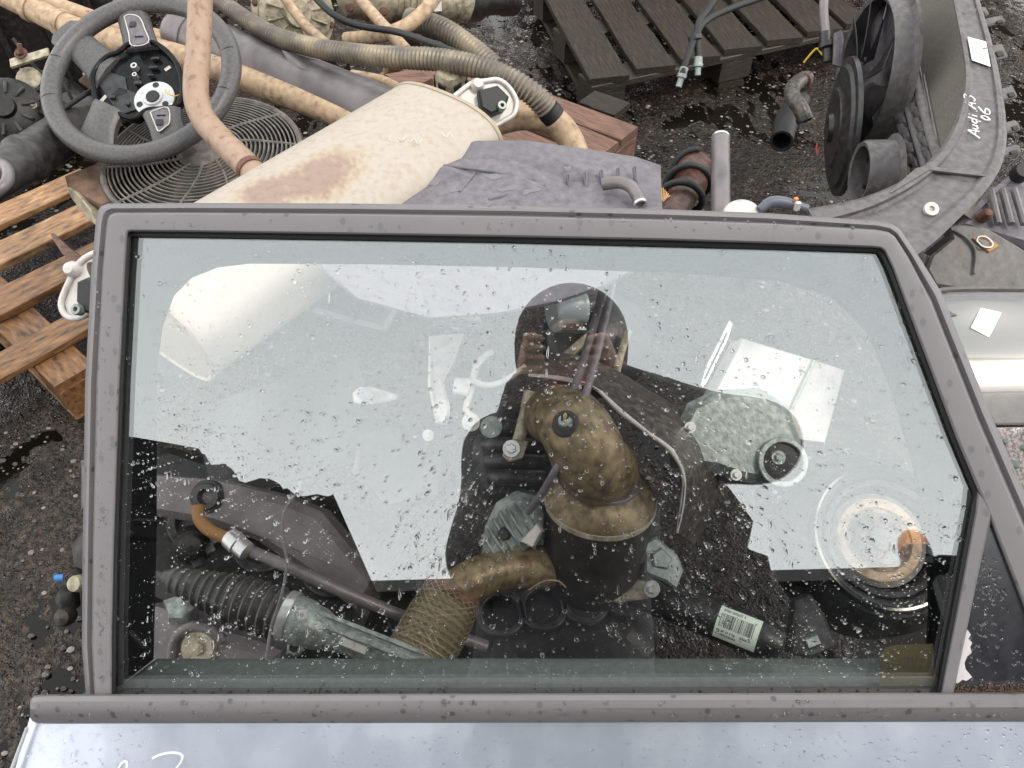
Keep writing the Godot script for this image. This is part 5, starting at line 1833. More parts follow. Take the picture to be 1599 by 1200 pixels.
# ---------- what lies under the window ----------
func build_under_glass() -> void:
	build_catalyst()
	build_steering_rack()
	var up := Vector3(0, 0.82, 0.57).normalized()
	var al: Material = mats["cast_alloy"]
	# gearbox end casting
	var o := P(1150, 690, 1.16)
	var t := thing("gear_casting", "rough pale alloy gear casting with a rounded end right of the catalytic converter", "casting", o - Vector3(0, 0.05, 0))
	var pts := []
	for q in [[1058, 668], [1078, 628], [1120, 608], [1190, 604], [1236, 632], [1257, 690], [1250, 738], [1214, 760], [1160, 752], [1120, 738], [1070, 728]]:
		pts.append(L(q[0], q[1], o, up))
	var s := Shape.new()
	s.prism(pts, up, 0.10, 0.014)
	part(t, "case", s, al)
	s = Shape.new()
	s.lathe([[0.030, 0.004], [0.034, 0.002], [0.034, -0.012], [0.0, -0.02]], L(1222, 722, o, up), up, 24)
	var fl := part(t, "shaft_port", s, mats["greasy_black"])
	s = Shape.new()
	nut_hole(s, L(1222, 722, o, up, 0.004), up, 0.028, 0.036, 0.006)
	bolt(s, L(1216, 715, o, up, 0.004), up, 0.006)
	part(fl, "port_rim", s, al)
	for q in [[1078, 668], [1150, 742]]:
		s = Shape.new()
		bolt(s, L(q[0], q[1], o, up, 0.001), up, 0.005)
		part(t, "bolt", s, mats["bright_metal"])
	# white control box
	o = P(1220, 610, 1.28)
	var n := Vector3(0.1, 0.8, 0.6).normalized()
	t = thing("control_box", "white metal box with a folded flange, tilted behind the alloy casting", "metal box", o - Vector3(0, 0.03, 0))
	s = Shape.new()
	s.prism([L(1160, 528, o, n), L(1272, 562, o, n), L(1214, 684, o, n), L(1098, 648, o, n)], n, 0.05, 0.004)
	part(t, "box_lid", s, mats["white_metal"])
	s = Shape.new()
	s.prism([L(1272, 562, o, n, -0.006), L(1322, 578, o, n, -0.01), L(1290, 694, o, n, -0.01), L(1216, 684, o, n, -0.006)], n, 0.04, 0.004)
	part(t, "flange", s, mats["white_metal"])
	s = Shape.new()
	s.tube([L(1272, 563, o, n, 0.002), L(1215, 684, o, n, 0.002)], [0.0035], 8)
	part(t, "fold", s, al)
	# grooved aluminium bar
	t = thing("metal_strip", "narrow bright aluminium strip with a long slot, standing left of the white box", "strip", P(1120, 550, 1.2))
	s = Shape.new()
	s.prism([P(1140, 500, 1.22), P(1146, 506, 1.22), P(1138, 530, 1.21), P(1100, 606, 1.18), P(1094, 602, 1.18), P(1104, 570, 1.19)], n, 0.006, 0.001)
	part(t, "bar", s, mats["bright_metal"])
	s = Shape.new()
	s.tube([P(1136, 520, 1.212), P(1102, 592, 1.182)], [0.0016], 6)
	part(t, "slot", s, mats["black_rubber"])
	# pale pulley
	var c := P(872, 482, 1.30)
	var ax := Vector3(-0.96, 0.12, 0.25).normalized()
	t = thing("pulley", "pale grey green flanged pulley near the top of the window", "pulley", c)
	s = Shape.new()
	var r := px(33, 1.3)
	s.lathe([[0.0, 0.012], [r * 1.0, 0.012], [r * 1.1, 0.009], [r * 1.1, 0.002], [r * 0.8, 0.0], [r * 0.78, -0.034], [r * 0.84, -0.037], [r * 0.84, -0.044], [0.0, -0.044]], c, ax, 32)
	part(t, "pulley_body", s, plain_of("pale_enamel", rgb(0.44, 0.50, 0.50), 0.35, 0.1))
	s = Shape.new()
	s.lathe([[r * 0.5, -0.044], [r * 0.5, -0.065], [r * 0.2, -0.07], [0.0, -0.07]], c, ax, 20)
	part(t, "shaft", s, mats["dark_steel"])
	t = thing("pump_housing", "dark pump housing with a pale curved seam under the pulley", "pump", P(920, 530, 1.34))
	s = Shape.new()
	s.lathe([[0.0, 0.04], [0.05, 0.036], [0.085, 0.015], [0.095, -0.01], [0.095, -0.06], [0.0, -0.07]], P(935, 530, 1.36), up, 36)
	part(t, "housing", s, mats["black_plastic"])
	s = Shape.new()
	s.tube(spline([P(982, 516, 1.30), P(972, 548, 1.29), P(964, 580, 1.28), P(962, 608, 1.27)], 6), [0.006], 10, 0.0, 0.01, 0.5)
	part(t, "seam", s, mats["old_alloy"])
	s = Shape.new()
	s.prism([P(868, 560, 1.29), P(924, 512, 1.30), P(934, 522, 1.30), P(880, 572, 1.28)], up, 0.02, 0.003)
	part(t, "mounting_arm", s, mats["old_alloy"])
	# twin hoses over the pulley
	s = tubed([P(944, 440, 1.16), P(930, 500, 1.12), P(912, 560, 1.08), P(894, 620, 1.045), P(884, 652, 1.055)], px(6.5, 1.1), 12)
	single("black_hose", "left one of two thin grey black cables that end at the oxygen sensor", "cable", s, mats["dusty_plastic"], P(912, 560, 1.08))
	s = tubed([P(958, 440, 1.15), P(946, 500, 1.10), P(926, 580, 1.05), P(904, 650, 1.02), P(886, 700, 1.015), P(866, 738, 1.02), P(846, 772, 1.05), P(826, 800, 1.09)], px(6, 1.06), 12)
	single("black_hose", "longer right one of two thin grey black cables, passing over the catalytic converter", "cable", s, mats["dusty_plastic"], P(926, 580, 1.05))
	# bolted tube bracket left of the converter
	t = thing("tube_bracket", "zinc plated tube with a bolted yellowish bracket left of the converter", "bracket", P(806, 690, 1.1))
	s = Shape.new()
	s.tube(spline([P(828, 612, 1.12), P(818, 660, 1.11), P(810, 690, 1.10)], 6), [px(10, 1.1)], 14)
	part(t, "tube", s, mats["old_alloy"])
	s = Shape.new()
	s.prism([P(788, 696, 1.095), P(808, 684, 1.095), P(826, 690, 1.095), P(818, 716, 1.085), P(796, 722, 1.085), P(785, 712, 1.09)], up, 0.010, 0.002)
	part(t, "plate", s, mats["old_alloy"])
	s = Shape.new()
	bolt(s, P(799, 701, 1.083), up, 0.007)
	part(t, "bolt", s, mats["bright_metal"])
	# dark block behind, under the person's reflection
	t = thing("inlet_manifold", "dark dusty inlet manifold between the sky reflection and the converter", "manifold", P(790, 720, 1.2))
	s = Shape.new()
	s.prism([P(738, 690, 1.22), P(770, 640, 1.25), P(850, 618, 1.24), P(880, 660, 1.22), P(872, 770, 1.17), P(760, 790, 1.17), P(735, 760, 1.19)], up, 0.12, 0.016)
	part(t, "casing", s, mats["dark_steel"])
	for k in 4:
		s = Shape.new()
		s.tube(spline([P(752 + 6 * k, 668 + 26 * k, 1.205 - 0.012 * k), P(790, 668 + 26 * k, 1.19 - 0.012 * k), P(850, 674 + 24 * k, 1.2 - 0.012 * k)], 6), [0.012], 10)
		part(t, "runner", s, mats["dark_steel"])
	s = Shape.new()
	s.lathe([[0.006, 0.012], [0.016, 0.012], [0.018, 0.0], [0.018, -0.02]], P(768, 668, 1.19), up, 18)
	part(t, "hose_union", s, al)
	# ribbed alloy alternator end
	o = P(790, 818, 1.12)
	n = Vector3(-0.25, 0.75, 0.6).normalized()
	t = thing("alternator", "pale ribbed alloy alternator case left of the converter body", "alternator", o - Vector3(0, 0.04, 0))
	s = Shape.new()
	pts = []
	for q in [[748, 872], [754, 824], [772, 786], [802, 768], [834, 776], [848, 806], [842, 846], [806, 868], [772, 880]]:
		pts.append(L(q[0], q[1], o, n))
	s.prism(pts, n, 0.08, 0.012)
	part(t, "case", s, al)
	for k in 7:
		var f := k / 6.0
		s = Shape.new()
		s.box(L(lerpf(764, 826, f), lerpf(852, 800, f), o, n, 0.004), looking(P(0, 0, 1) - P(30, 46, 1), n), Vector3(0.036 + 0.02 * sin(f * PI), 0.008, 0.0045), 0.0018)
		part(t, "rib", s, al)
	s = Shape.new()
	s.prism([L(812, 846, o, n, 0.005), L(838, 818, o, n, 0.005), L(846, 830, o, n, 0.005), L(832, 856, o, n, 0.005)], n, 0.02, 0.002)
	part(t, "plug", s, mats["white_metal"])
	s = Shape.new()
	s.prism([L(748, 870, o, n, 0.003), L(762, 862, o, n, 0.003), L(768, 874, o, n, 0.003), L(752, 882, o, n, 0.003)], n, 0.004, 0.001)
	part(t, "yellow_tag", s, mats["yellow_paint"])
	s = Shape.new()
	s.lathe([[0.0, 0.008], [0.007, 0.008], [0.01, 0.0]], L(788, 834, o, n, 0.004), n, 16)
	part(t, "hole", s, mats["black_rubber"])
	# bracket with rubber mount right of the converter
	o = P(1032, 880, 1.13)
	n = Vector3(0.2, 0.8, 0.56).normalized()
	t = thing("mount_bracket", "pale cast mounting bracket with a rubber bush and a buff foot right of the converter", "bracket", o - Vector3(0, 0.03, 0))
	s = Shape.new()
	s.prism([L(1006, 848, o, n), L(1026, 838, o, n), L(1060, 868, o, n), L(1070, 892, o, n), L(1058, 922, o, n), L(1040, 910, o, n), L(1008, 896, o, n)], n, 0.03, 0.004)
	part(t, "arm", s, al)
	s = Shape.new()
	s.prism([L(1018, 866, o, n, 0.006), L(1034, 856, o, n, 0.006), L(1052, 872, o, n, 0.006), L(1044, 890, o, n, 0.006), L(1022, 886, o, n, 0.006)], n, 0.012, 0.003)
	part(t, "boss", s, al)
	s = Shape.new()
	s.lathe([[0.0, 0.006], [0.009, 0.005], [0.012, -0.002], [0.012, -0.02]], L(1000, 870, o, n), n, 18)
	part(t, "bush", s, mats["black_rubber"])
	s = Shape.new()
	s.prism([P(950, 928, 1.14), P(990, 906, 1.14), P(1022, 908, 1.13), P(1030, 926, 1.125), P(1012, 936, 1.12), P(966, 942, 1.125), P(954, 940, 1.13)], n, 0.012, 0.003)
	part(t, "foot", s, mats["old_alloy"])
	s = Shape.new()
	bolt(s, P(1018, 920, 1.118), n, 0.007)
	part(t, "bolt", s, mats["bright_metal"])
	# thin bent heat shield
	t = thing("heat_shield", "thin bent pale heat shield curling around the right side of the converter", "heat shield", P(1000, 690, 1.1))
	var edge := spline([P(826, 586, 1.16), P(880, 592, 1.12), P(928, 606, 1.09), P(968, 642, 1.07), P(1012, 676, 1.06), P(1048, 704, 1.06), P(1068, 742, 1.065), P(1066, 788, 1.08), P(1058, 832, 1.10)], 6)
	var wide := spline([P(806, 566, 1.22), P(880, 552, 1.21), P(950, 572, 1.20), P(1010, 606, 1.20), P(1064, 640, 1.20), P(1106, 684, 1.20), P(1124, 740, 1.20), P(1112, 800, 1.20), P(1086, 850, 1.20)], 6)
	var k_last := edge.size() - 1
	s = Shape.new()
	s.sheet(k_last, 6, func(u: float, v: float) -> Vector3:
		var i := int(round(u * k_last))
		return edge[i].lerp(wide[i], v) + up * 0.004 * sin(v * 7.0 + u * 9.0), 0.0015)
	part(t, "sheet", s, mats["sooty_pipe"])
	s = Shape.new()
	s.tube(edge, spread([0.0022, 0.0034, 0.0020, 0.0040, 0.0024, 0.0036, 0.0022, 0.0032, 0.0018], 6), 8)
	part(t, "rolled_edge", s, mats["white_metal"])
	# shock absorber with a printed label
	var a := P(985, 915, 1.30)
	var b := P(1222, 1010, 1.20)
	ax = (b - a).normalized()
	t = thing("shock_absorber", "black shock absorber tube with a white printed bar label near the bottom of the window", "shock absorber", a.lerp(b, 0.5))
	s = Shape.new()
	var l := (b - a).length()
	r = px(31, 1.25)
	s.lathe([[0.0, -0.004], [r * 0.85, 0.0], [r, 0.01], [r, l - 0.035], [r * 0.9, l - 0.02], [r * 0.7, l], [0.0, l + 0.004]], a, ax, 32)
	part(t, "tube_body", s, mats["black_plastic"])
	s = Shape.new()
	var see := (EYE - a.lerp(b, 0.68)).normalized()
	var e1 := ax.cross(see).normalized()
	var e2 := e1.cross(ax).normalized()
	var rows := []
	for k in 9:
		var an := lerpf(-0.85, 0.85, k / 8.0)
		rows.append([(e2 * cos(an) + e1 * sin(an))])
	var lab := label_texture()
	var lm := StandardMaterial3D.new()
	lm.resource_name = "bar_label"
	lm.albedo_texture = lab
	lm.roughness = 0.5
	var arr := []
	arr.resize(Mesh.ARRAY_MAX)
	var vv := PackedVector3Array()
	var nn := PackedVector3Array()
	var uv := PackedVector2Array()
	var ii := PackedInt32Array()
	var root_at := at_of(t)
	for k in 9:
		for e in 2:
			vv.append(a + ax * lerpf(l * 0.60, l * 0.86, e) + rows[k][0] * (r + 0.0006) - root_at)
			nn.append(rows[k][0])
			uv.append(Vector2(e, k / 8.0))
	for k in 8:
		ii.append_array(PackedInt32Array([k * 2, k * 2 + 1, k * 2 + 2, k * 2 + 1, k * 2 + 3, k * 2 + 2]))
	arr[Mesh.ARRAY_VERTEX] = vv
	arr[Mesh.ARRAY_NORMAL] = nn
	arr[Mesh.ARRAY_TEX_UV] = uv
	arr[Mesh.ARRAY_INDEX] = ii
	var am := ArrayMesh.new()
	am.add_surface_from_arrays(Mesh.PRIMITIVE_TRIANGLES, arr)
	var mi := MeshInstance3D.new()
	mi.name = "printed_label"
	mi.mesh = am
	mi.material_override = lm
	t.add_child(mi, true)
	# tyre and brake disc lying flat at the lower right
	c = P(1376, 842, 1.30)
	ax = Vector3(0.0, 0.93, 0.36).normalized()
	t = thing("car_wheel", "black tyre with moulded rings around a sandy brake disc, lower right behind the glass", "wheel", c - Vector3(0, 0.08, 0))
	s = Shape.new()
	var k0 := px(1.0, 1.28)
	s.lathe([[78 * k0, 0.0], [84 * k0, 0.012], [92 * k0, 0.014], [95 * k0, 0.010], [99 * k0, 0.018], [106 * k0, 0.022], [113 * k0, 0.018], [116 * k0, 0.012], [122 * k0, 0.014], [130 * k0, 0.006], [138 * k0, -0.008], [146 * k0, -0.03], [148 * k0, -0.09], [138 * k0, -0.13], [78 * k0, -0.13]], c, ax, 64, true)
	part(t, "tyre", s, mats["black_plastic"])
	s = Shape.new()
	s.lathe([[107 * k0, 0.0225], [109 * k0, 0.0265], [113 * k0, 0.0265], [115 * k0, 0.0195], [111 * k0, 0.017]], c, ax, 64, true)
	part(t, "bead_ring", s, mats["dull_gloss"])
	s = Shape.new()
	s.lathe([[0.0, 0.012], [20 * k0, 0.012], [22 * k0, 0.004], [40 * k0, 0.004], [43 * k0, -0.008], [75 * k0, -0.008], [77.5 * k0, -0.014], [77.5 * k0, -0.04], [0.0, -0.04]], c, ax, 48)
	var disc := part(t, "brake_disc", s, mats["dark_steel"])
	s = Shape.new()
	s.lathe([[50 * k0, -0.0078], [52 * k0, -0.004], [66 * k0, -0.004], [68 * k0, -0.0078]], c, ax, 48)
	part(disc, "swept_face", s, mats["tan_pipe"])
	for k in 5:
		var an := TAU * k / 5 + 0.3
		var q1 := ax.cross(Vector3.RIGHT).normalized()
		var q2 := ax.cross(q1)
		s = Shape.new()
		bolt(s, c + (q1 * cos(an) + q2 * sin(an)) * 31 * k0 + ax * 0.004, ax, 0.006)
		part(disc, "wheel_bolt", s, mats["rust_brown"])
	# sump scrap beside the tyre
	t = thing("sump_scrap", "torn dark alloy sump piece between the labelled tube and the tyre", "scrap", P(1262, 980, 1.25))
	s = Shape.new()
	s.prism([P(1244, 940, 1.27), P(1270, 930, 1.27), P(1290, 960, 1.25), P(1310, 1010, 1.22), P(1270, 1030, 1.22), P(1236, 1024, 1.23)], up, 0.03, 0.006)
	part(t, "plate", s, mats["dark_steel"])
	s = Shape.new()
	s.prism([P(1258, 1000, 1.225), P(1278, 992, 1.225), P(1284, 1006, 1.22), P(1264, 1014, 1.22)], up, 0.008, 0.002)
	part(t, "torn_lip", s, al)
	# things seen faintly through the mirrored sky
	t = thing("ac_pipes", "thin bright aluminium pipes with a valve block left of the pulley", "pipe", P(760, 600, 1.2))
	s = Shape.new()
	s.tube(spline([P(716, 596, 1.2), P(736, 596, 1.2), P(762, 602, 1.2), P(790, 594, 1.2), P(822, 572, 1.2)], 6), [px(5, 1.2)], 12)
	part(t, "pipe", s, mats["white_metal"])
	s = Shape.new()
	s.tube(spline([P(738, 650, 1.2), P(728, 640, 1.2), P(736, 610, 1.21), P(744, 574, 1.21), P(758, 556, 1.22), P(770, 550, 1.22)], 6), [px(5, 1.2)], 12)
	part(t, "pipe", s, mats["white_metal"])
	s = Shape.new()
	s.box(P(722, 604, 1.19), looking(Vector3(1, 0, 0.2), up), Vector3(0.024, 0.016, 0.024), 0.003)
	part(t, "valve_block", s, mats["white_metal"])
	t = thing("headlamp_bracket", "pale plastic bracket arm standing upright through the mirrored sky", "bracket", P(700, 560, 1.25))
	s = Shape.new()
	s.prism([P(690, 468, 1.3), P(714, 448, 1.3), P(752, 500, 1.28), P(716, 516, 1.27), P(686, 500, 1.28)], up, 0.015, 0.003)
	part(t, "upper_arm", s, mats["white_metal"])
	s = Shape.new()
	s.prism([P(670, 524, 1.26), P(724, 520, 1.26), P(706, 570, 1.24), P(692, 596, 1.22), P(704, 640, 1.2), P(696, 664, 1.2), P(680, 660, 1.2), P(668, 600, 1.22)], up, 0.02, 0.004)
	part(t, "lower_arm", s, mats["white_metal"])
	s = Shape.new()
	s.tube([P(676, 500, 1.26), P(770, 512, 1.25)], [px(7, 1.25)], 12)
	part(t, "cross_bar", s, mats["dusty_plastic"])
	t = thing("hinge_arm", "small alloy hinge arm with a bolt in the middle of the mirrored sky", "hinge", P(572, 620, 1.2))
	s = Shape.new()
	s.prism([P(550, 614, 1.2), P(562, 604, 1.2), P(586, 606, 1.2), P(620, 616, 1.2), P(618, 624, 1.2), P(588, 630, 1.19), P(568, 632, 1.19), P(552, 628, 1.2)], up, 0.014, 0.003)
	part(t, "arm", s, mats["white_metal"])
	s = Shape.new()
	bolt(s, P(578, 618, 1.19), up, 0.008)
	part(t, "bolt", s, mats["cast_alloy"])
	for q in [[736, 660, "steel washer nut below the aluminium pipes"], [669, 680, "tiny pale clip left of the zinc bracket"]]:
		s = Shape.new()
		bolt(s, P(q[0], q[1], 1.18), up, 0.008 if q[0] > 700 else 0.005)
		single("loose_nut", q[2], "nut", s, mats["white_metal"], P(q[0], q[1], 1.18))
	s = Shape.new()
	s.prism([P(560, 680, 1.24), P(600, 668, 1.24), P(650, 690, 1.22), P(700, 700, 1.2), P(690, 780, 1.16), P(600, 800, 1.16), P(548, 740, 1.2)], up, 0.06, 0.01)
	single("belt_cover", "dark belt cover under the mirrored sky, left of the manifold", "cover", s, mats["dark_steel"], P(620, 730, 1.2))
	s = Shape.new()
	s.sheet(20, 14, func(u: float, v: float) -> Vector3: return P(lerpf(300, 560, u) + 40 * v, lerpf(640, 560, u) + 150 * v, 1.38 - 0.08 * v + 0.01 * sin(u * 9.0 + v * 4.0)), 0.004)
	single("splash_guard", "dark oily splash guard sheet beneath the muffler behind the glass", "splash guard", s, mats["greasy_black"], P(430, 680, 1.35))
	# thin grass stalk and wires
	s = tubed([P(826, 922, 1.12), P(850, 908, 1.11), P(872, 908, 1.11), P(884, 918, 1.12)], 0.001, 5)
	single("dry_stalk", "thin dry stalk curved below the converter body", "stalk", s, mats["tan_pipe"], P(850, 908, 1.11))
	s = tubed([P(470, 752, 1.02), P(462, 772, 1.01), P(444, 800, 1.0), P(442, 840, 0.995), P(448, 880, 0.99), P(440, 930, 0.985), P(424, 980, 0.98), P(416, 1030, 0.97)], px(2.6, 1.0), 8)
	single("thin_cable", "thin dark cable hanging straight down over the steering rack bellows", "cable", s, mats["dusty_plastic"], P(448, 880, 1.0))


func label_texture() -> ImageTexture:      # bars and rows of small print on white paper
	var im := Image.create(256, 160, false, Image.FORMAT_RGB8)
	im.fill(Color(0.80, 0.85, 0.80))
	var r := RandomNumberGenerator.new()
	r.seed = 4
	for row in [[10, 14, 150], [112, 10, 210], [130, 10, 120]]:
		var x := 14
		while x < 14 + row[2]:
			var w := r.randi_range(3, 8)
			if r.randf() < 0.8:
				im.fill_rect(Rect2i(x, row[0] + r.randi_range(0, 2), w, row[1]), Color(0.12, 0.13, 0.12))
				im.fill_rect(Rect2i(x + 2, row[0] + 4, maxi(1, w - 4), row[1] - 7), Color(0.78, 0.83, 0.78))
			x += w + 3
	var x := 16
	while x < 226:
		var w := r.randi_range(1, 4)
		im.fill_rect(Rect2i(x, 36, w, 64), Color(0.10, 0.11, 0.10))
		x += w + r.randi_range(1, 5)
	return ImageTexture.create_from_image(im)


func build_catalyst() -> void:
	var c := P(938, 780, 1.12)
	var ax := Vector3(0.03, 0.96, -0.26).normalized()        # points to the top end
	var R := px(84, 1.12)
	var t := thing("catalytic_converter", "brown catalytic converter with a thick bent neck, outlet pipe and braided flexible section", "catalytic converter", c - ax * 0.1)
	var s := Shape.new()
	s.lathe([[R * 1.0, 0.0], [R * 1.0, -0.12], [R * 0.92, -0.15], [R * 0.6, -0.18], [0.0, -0.19]], c, ax, 44)
	part(t, "body", s, mats["catalyst_body"])
	s = Shape.new()
	s.lathe([[R * 1.01, -0.006], [R * 1.03, -0.003], [R * 1.03, 0.003], [R * 0.99, 0.008], [R * 0.93, 0.018], [R * 0.82, 0.028], [R * 0.70, 0.033], [R * 0.66, 0.034], [R * 0.6, 0.03], [0.0, 0.03]], c, ax, 48)
	var shoulder := part(t, "shoulder", s, mats["catalyst_skin"])
	s = Shape.new()
	nut_hole(s, c + ax * 0.034, ax, R * 0.62, R * 0.70, 0.005, 44)
	part(shoulder, "weld_bead", s, mats["grey_tube"])
	s = Shape.new()
	nut_hole(s, c - ax * 0.001, ax, R * 1.0, R * 1.045, 0.004, 48)
	part(shoulder, "rim_bead", s, mats["old_alloy"])
	# bent neck
	s = Shape.new()
	var neck := spline([c + ax * 0.022, c + ax * 0.05, P(926, 726, 1.05), P(910, 690, 1.035), P(892, 662, 1.05), P(872, 650, 1.085), P(856, 652, 1.13)], 8)
	s.tube(neck, spread([R * 0.64, R * 0.64, px(60, 1.05), px(58, 1.04), px(55, 1.05), px(50, 1.08), px(42, 1.12)], 8), 32)
	part(t, "neck", s, mats["catalyst_skin"])
	# oxygen sensor
	var o := P(884, 662, 0.995)
	var n := (EYE - o).normalized() + Vector3(-0.1, 0.3, 0)
	s = Shape.new()
	s.lathe([[0.016, -0.012], [0.018, -0.008], [0.017, 0.0], [0.012, 0.002]], o, n, 24)
	var sen := part(t, "sensor_boss", s, mats["catalyst_body"])
	s = Shape.new()
	s.lathe([[0.0095, 0.0], [0.0095, 0.008], [0.0085, 0.010], [0.0075, 0.018], [0.0, 0.018]], o, n, 6)
	s.lathe([[0.0075, 0.008], [0.0075, 0.026], [0.005, 0.028], [0.0, 0.028]], o, n, 18)
	part(sen, "sensor", s, mats["cast_alloy"])
	for k in 3:
		s = Shape.new()
		s.tube([o + n.normalized() * 0.026 + Vector3(0.003 * (k - 1), 0, 0.001), o + n.normalized() * 0.034 + Vector3(0.004 * (k - 1) + 0.002, 0.004, -0.006)], [0.0013], 6)
		part(sen, "sensor_wire", s, mats["yellow_wire"] if k == 1 else mats["black_rubber"])
	# outlet pipe and flexible section
	s = Shape.new()
	s.tube(spline([P(890, 890, 1.19), P(850, 886, 1.16), P(800, 888, 1.135), P(752, 900, 1.12), P(716, 924, 1.11), P(694, 950, 1.10)], 8), spread([px(34, 1.15), px(34, 1.15), px(33, 1.14), px(32, 1.13), px(34, 1.12), px(38, 1.1)], 8), 24)
	part(t, "outlet_pipe", s, mats["catalyst_skin"])
	s = Shape.new()
	var a := P(706, 932, 1.105)
	var b := P(636, 1060, 1.05)
	var path := []
	for k in 161:
		path.append(a.lerp(b, k / 160.0))
	s.tube(path, spread([px(38, 1.1), px(47, 1.1), px(50, 1.08), px(50, 1.07), px(48, 1.06)], 40), 28, 0.07, (b - a).length() / 13.5)
	var flex := part(t, "flexible_section", s, mats["braid"])
	# wire braid: two sets of spirals over the ribs
	var axis := (b - a).normalized()
	var e1 := axis.cross(Vector3.UP).normalized()
	var e2 := axis.cross(e1)
	for dirn in [-1.0, 1.0]:
		s = Shape.new()
		for k in 22:
			var pts := []
			for j in 25:
				var f := j / 24.0
				var an: float = TAU * k / 22.0 + dirn * f * 4.2
				var r := lerpf(px(48, 1.1), px(53, 1.07), minf(1.0, f * 3.0))
				pts.append(a.lerp(b, f) + (e1 * cos(an) + e2 * sin(an)) * r)
			s.tube(pts, [0.0005], 4)
		var br := part(flex, "wire_braid", s, mats["braid"])
		br.set_meta("kind", "stuff")
	s = Shape.new()
	nut_hole(s, a, axis, px(36, 1.1), px(46, 1.1), 0.008, 28)
	part(flex, "end_ring", s, mats["rust_brown"])


func build_steering_rack() -> void:
	var up := Vector3(0, 0.82, 0.57).normalized()
	# dark subframe with two bushes
	var o := P(330, 800, 1.20)
	var t := thing("front_subframe", "dark dusty pressed steel subframe with two round bushes, lower left behind the glass", "subframe", o - Vector3(0, 0.06, 0))
	var pts := []
	for q in [[120, 720], [230, 742], [330, 750], [440, 776], [500, 800], [580, 900], [560, 960], [480, 900], [400, 846], [330, 822], [250, 808], [120, 800]]:
		pts.append(L(q[0], q[1], o, up))
	var s := Shape.new()
	s.prism(pts, up, 0.07, 0.012)
	part(t, "upper_arm", s, mats["grey_tube"])
	s = Shape.new()
	nut_hole(s, L(325, 776, o, up, 0.004), up, px(11, 1.2), px(21, 1.2), 0.012, 28)
	nut_hole(s, L(325, 776, o, up, -0.002), up, px(20, 1.2), px(26, 1.2), 0.008, 28)
	part(t, "bush", s, mats["dark_steel"])
	s = Shape.new()
	pts = []
	o = P(320, 1000, 1.12)
	for q in [[150, 960], [240, 950], [330, 985], [400, 1005], [436, 1020], [440, 1060], [360, 1100], [160, 1100]]:
		pts.append(L(q[0], q[1], o, up))
	s.prism(pts, up, 0.07, 0.014)
	part(t, "lower_arm", s, mats["grey_tube"])
	s = Shape.new()
	s.lathe([[px(12, 1.1), 0.006], [px(25, 1.1), 0.008], [px(28, 1.1), 0.004], [px(30, 1.1), -0.012]], L(312, 1012, o, up, 0.006), up, 30)
	s.lathe([[0.0, 0.012], [px(10, 1.1), 0.011], [px(12, 1.1), 0.004]], L(312, 1012, o, up, 0.006), up, 6)
	part(t, "bush", s, mats["old_alloy"])
	s = Shape.new()
	s.tube(spline([L(268, 1030, o, up, 0.004), L(272, 1000, o, up, 0.008), L(296, 980, o, up, 0.008), L(330, 985, o, up, 0.008), L(350, 1000, o, up, 0.004)], 6), [0.007], 10)
	part(t, "pressed_ridge", s, mats["grey_tube"])
	# oily gear cluster between the arms
	t = thing("ball_joint_cluster", "oily cluster of ball joint and flange scrap above the rack bellows", "ball joint", P(300, 860, 1.2))
	s = Shape.new()
	s.lathe([[0.0, 0.03], [0.014, 0.026], [0.022, 0.012], [0.022, -0.01], [0.03, -0.02], [0.03, -0.05]], P(300, 852, 1.19), Vector3(0.3, 0.8, 0.5), 20)
	part(t, "joint_boot", s, mats["greasy_black"])
	for q in [[285, 842], [326, 858], [305, 880], [336, 842]]:
		s = Shape.new()
		s.prism([P(q[0] - 10, q[1] - 4, 1.18), P(q[0] + 4, q[1] - 12, 1.18), P(q[0] + 14, q[1] + 2, 1.17), P(q[0] - 2, q[1] + 10, 1.17)], up + Vector3(0.02 * (q[0] - 310), 0, 0), 0.014, 0.003)
		part(t, "flange", s, mats["dark_steel"])
	s = Shape.new()
	s.prism([P(250, 940, 1.14), P(282, 930, 1.14), P(300, 950, 1.13), P(290, 975, 1.12), P(258, 975, 1.12)], up, 0.03, 0.01)
	part(t, "grease_cap", s, mats["cast_alloy"])
	# tie rod with rusty elbow and bright sleeve
	t = thing("tie_rod", "long grey tie rod with a bright sleeve and an orange rusted elbow", "tie rod", P(420, 880, 1.13))
	s = Shape.new()
	s.tube(spline([P(384, 858, 1.15), P(450, 886, 1.14), P(540, 926, 1.14), P(660, 975, 1.16), P(760, 1010, 1.18)], 6), [px(10, 1.1)], 14)
	part(t, "rod", s, mats["grey_tube"])
	s = Shape.new()
	var a := P(356, 838, 1.15)
	var b := P(386, 862, 1.14)
	s.lathe([[px(13, 1.15), 0.0], [px(16, 1.15), 0.003], [px(17, 1.15), 0.02], [px(15, 1.15), 0.022], [px(15, 1.15), (b - a).length()], [px(10, 1.15), (b - a).length() + 0.003]], a, b - a, 24)
	part(t, "sleeve", s, mats["bright_metal"])
	s = Shape.new()
	s.tube(spline([P(308, 790, 1.16), P(312, 812, 1.155), P(330, 830, 1.15), P(358, 842, 1.15)], 6), [px(10, 1.15)], 14)
	part(t, "rusty_elbow", s, plain_of("elbow_rust", rgb(0.24, 0.12, 0.035), 0.6))
	# the rack itself: bellows, clamp, housing
	a = P(262, 902, 1.06)
	b = P(446, 962, 1.04)
	var ax := (b - a).normalized()
	var l := (b - a).length()
	t = thing("steering_rack", "alloy steering rack with a ribbed grey rubber bellows, lower left behind the glass", "steering rack", P(440, 960, 1.05))
	var prof := [[px(10, 1.06), -0.006], [px(13, 1.06), 0.0]]
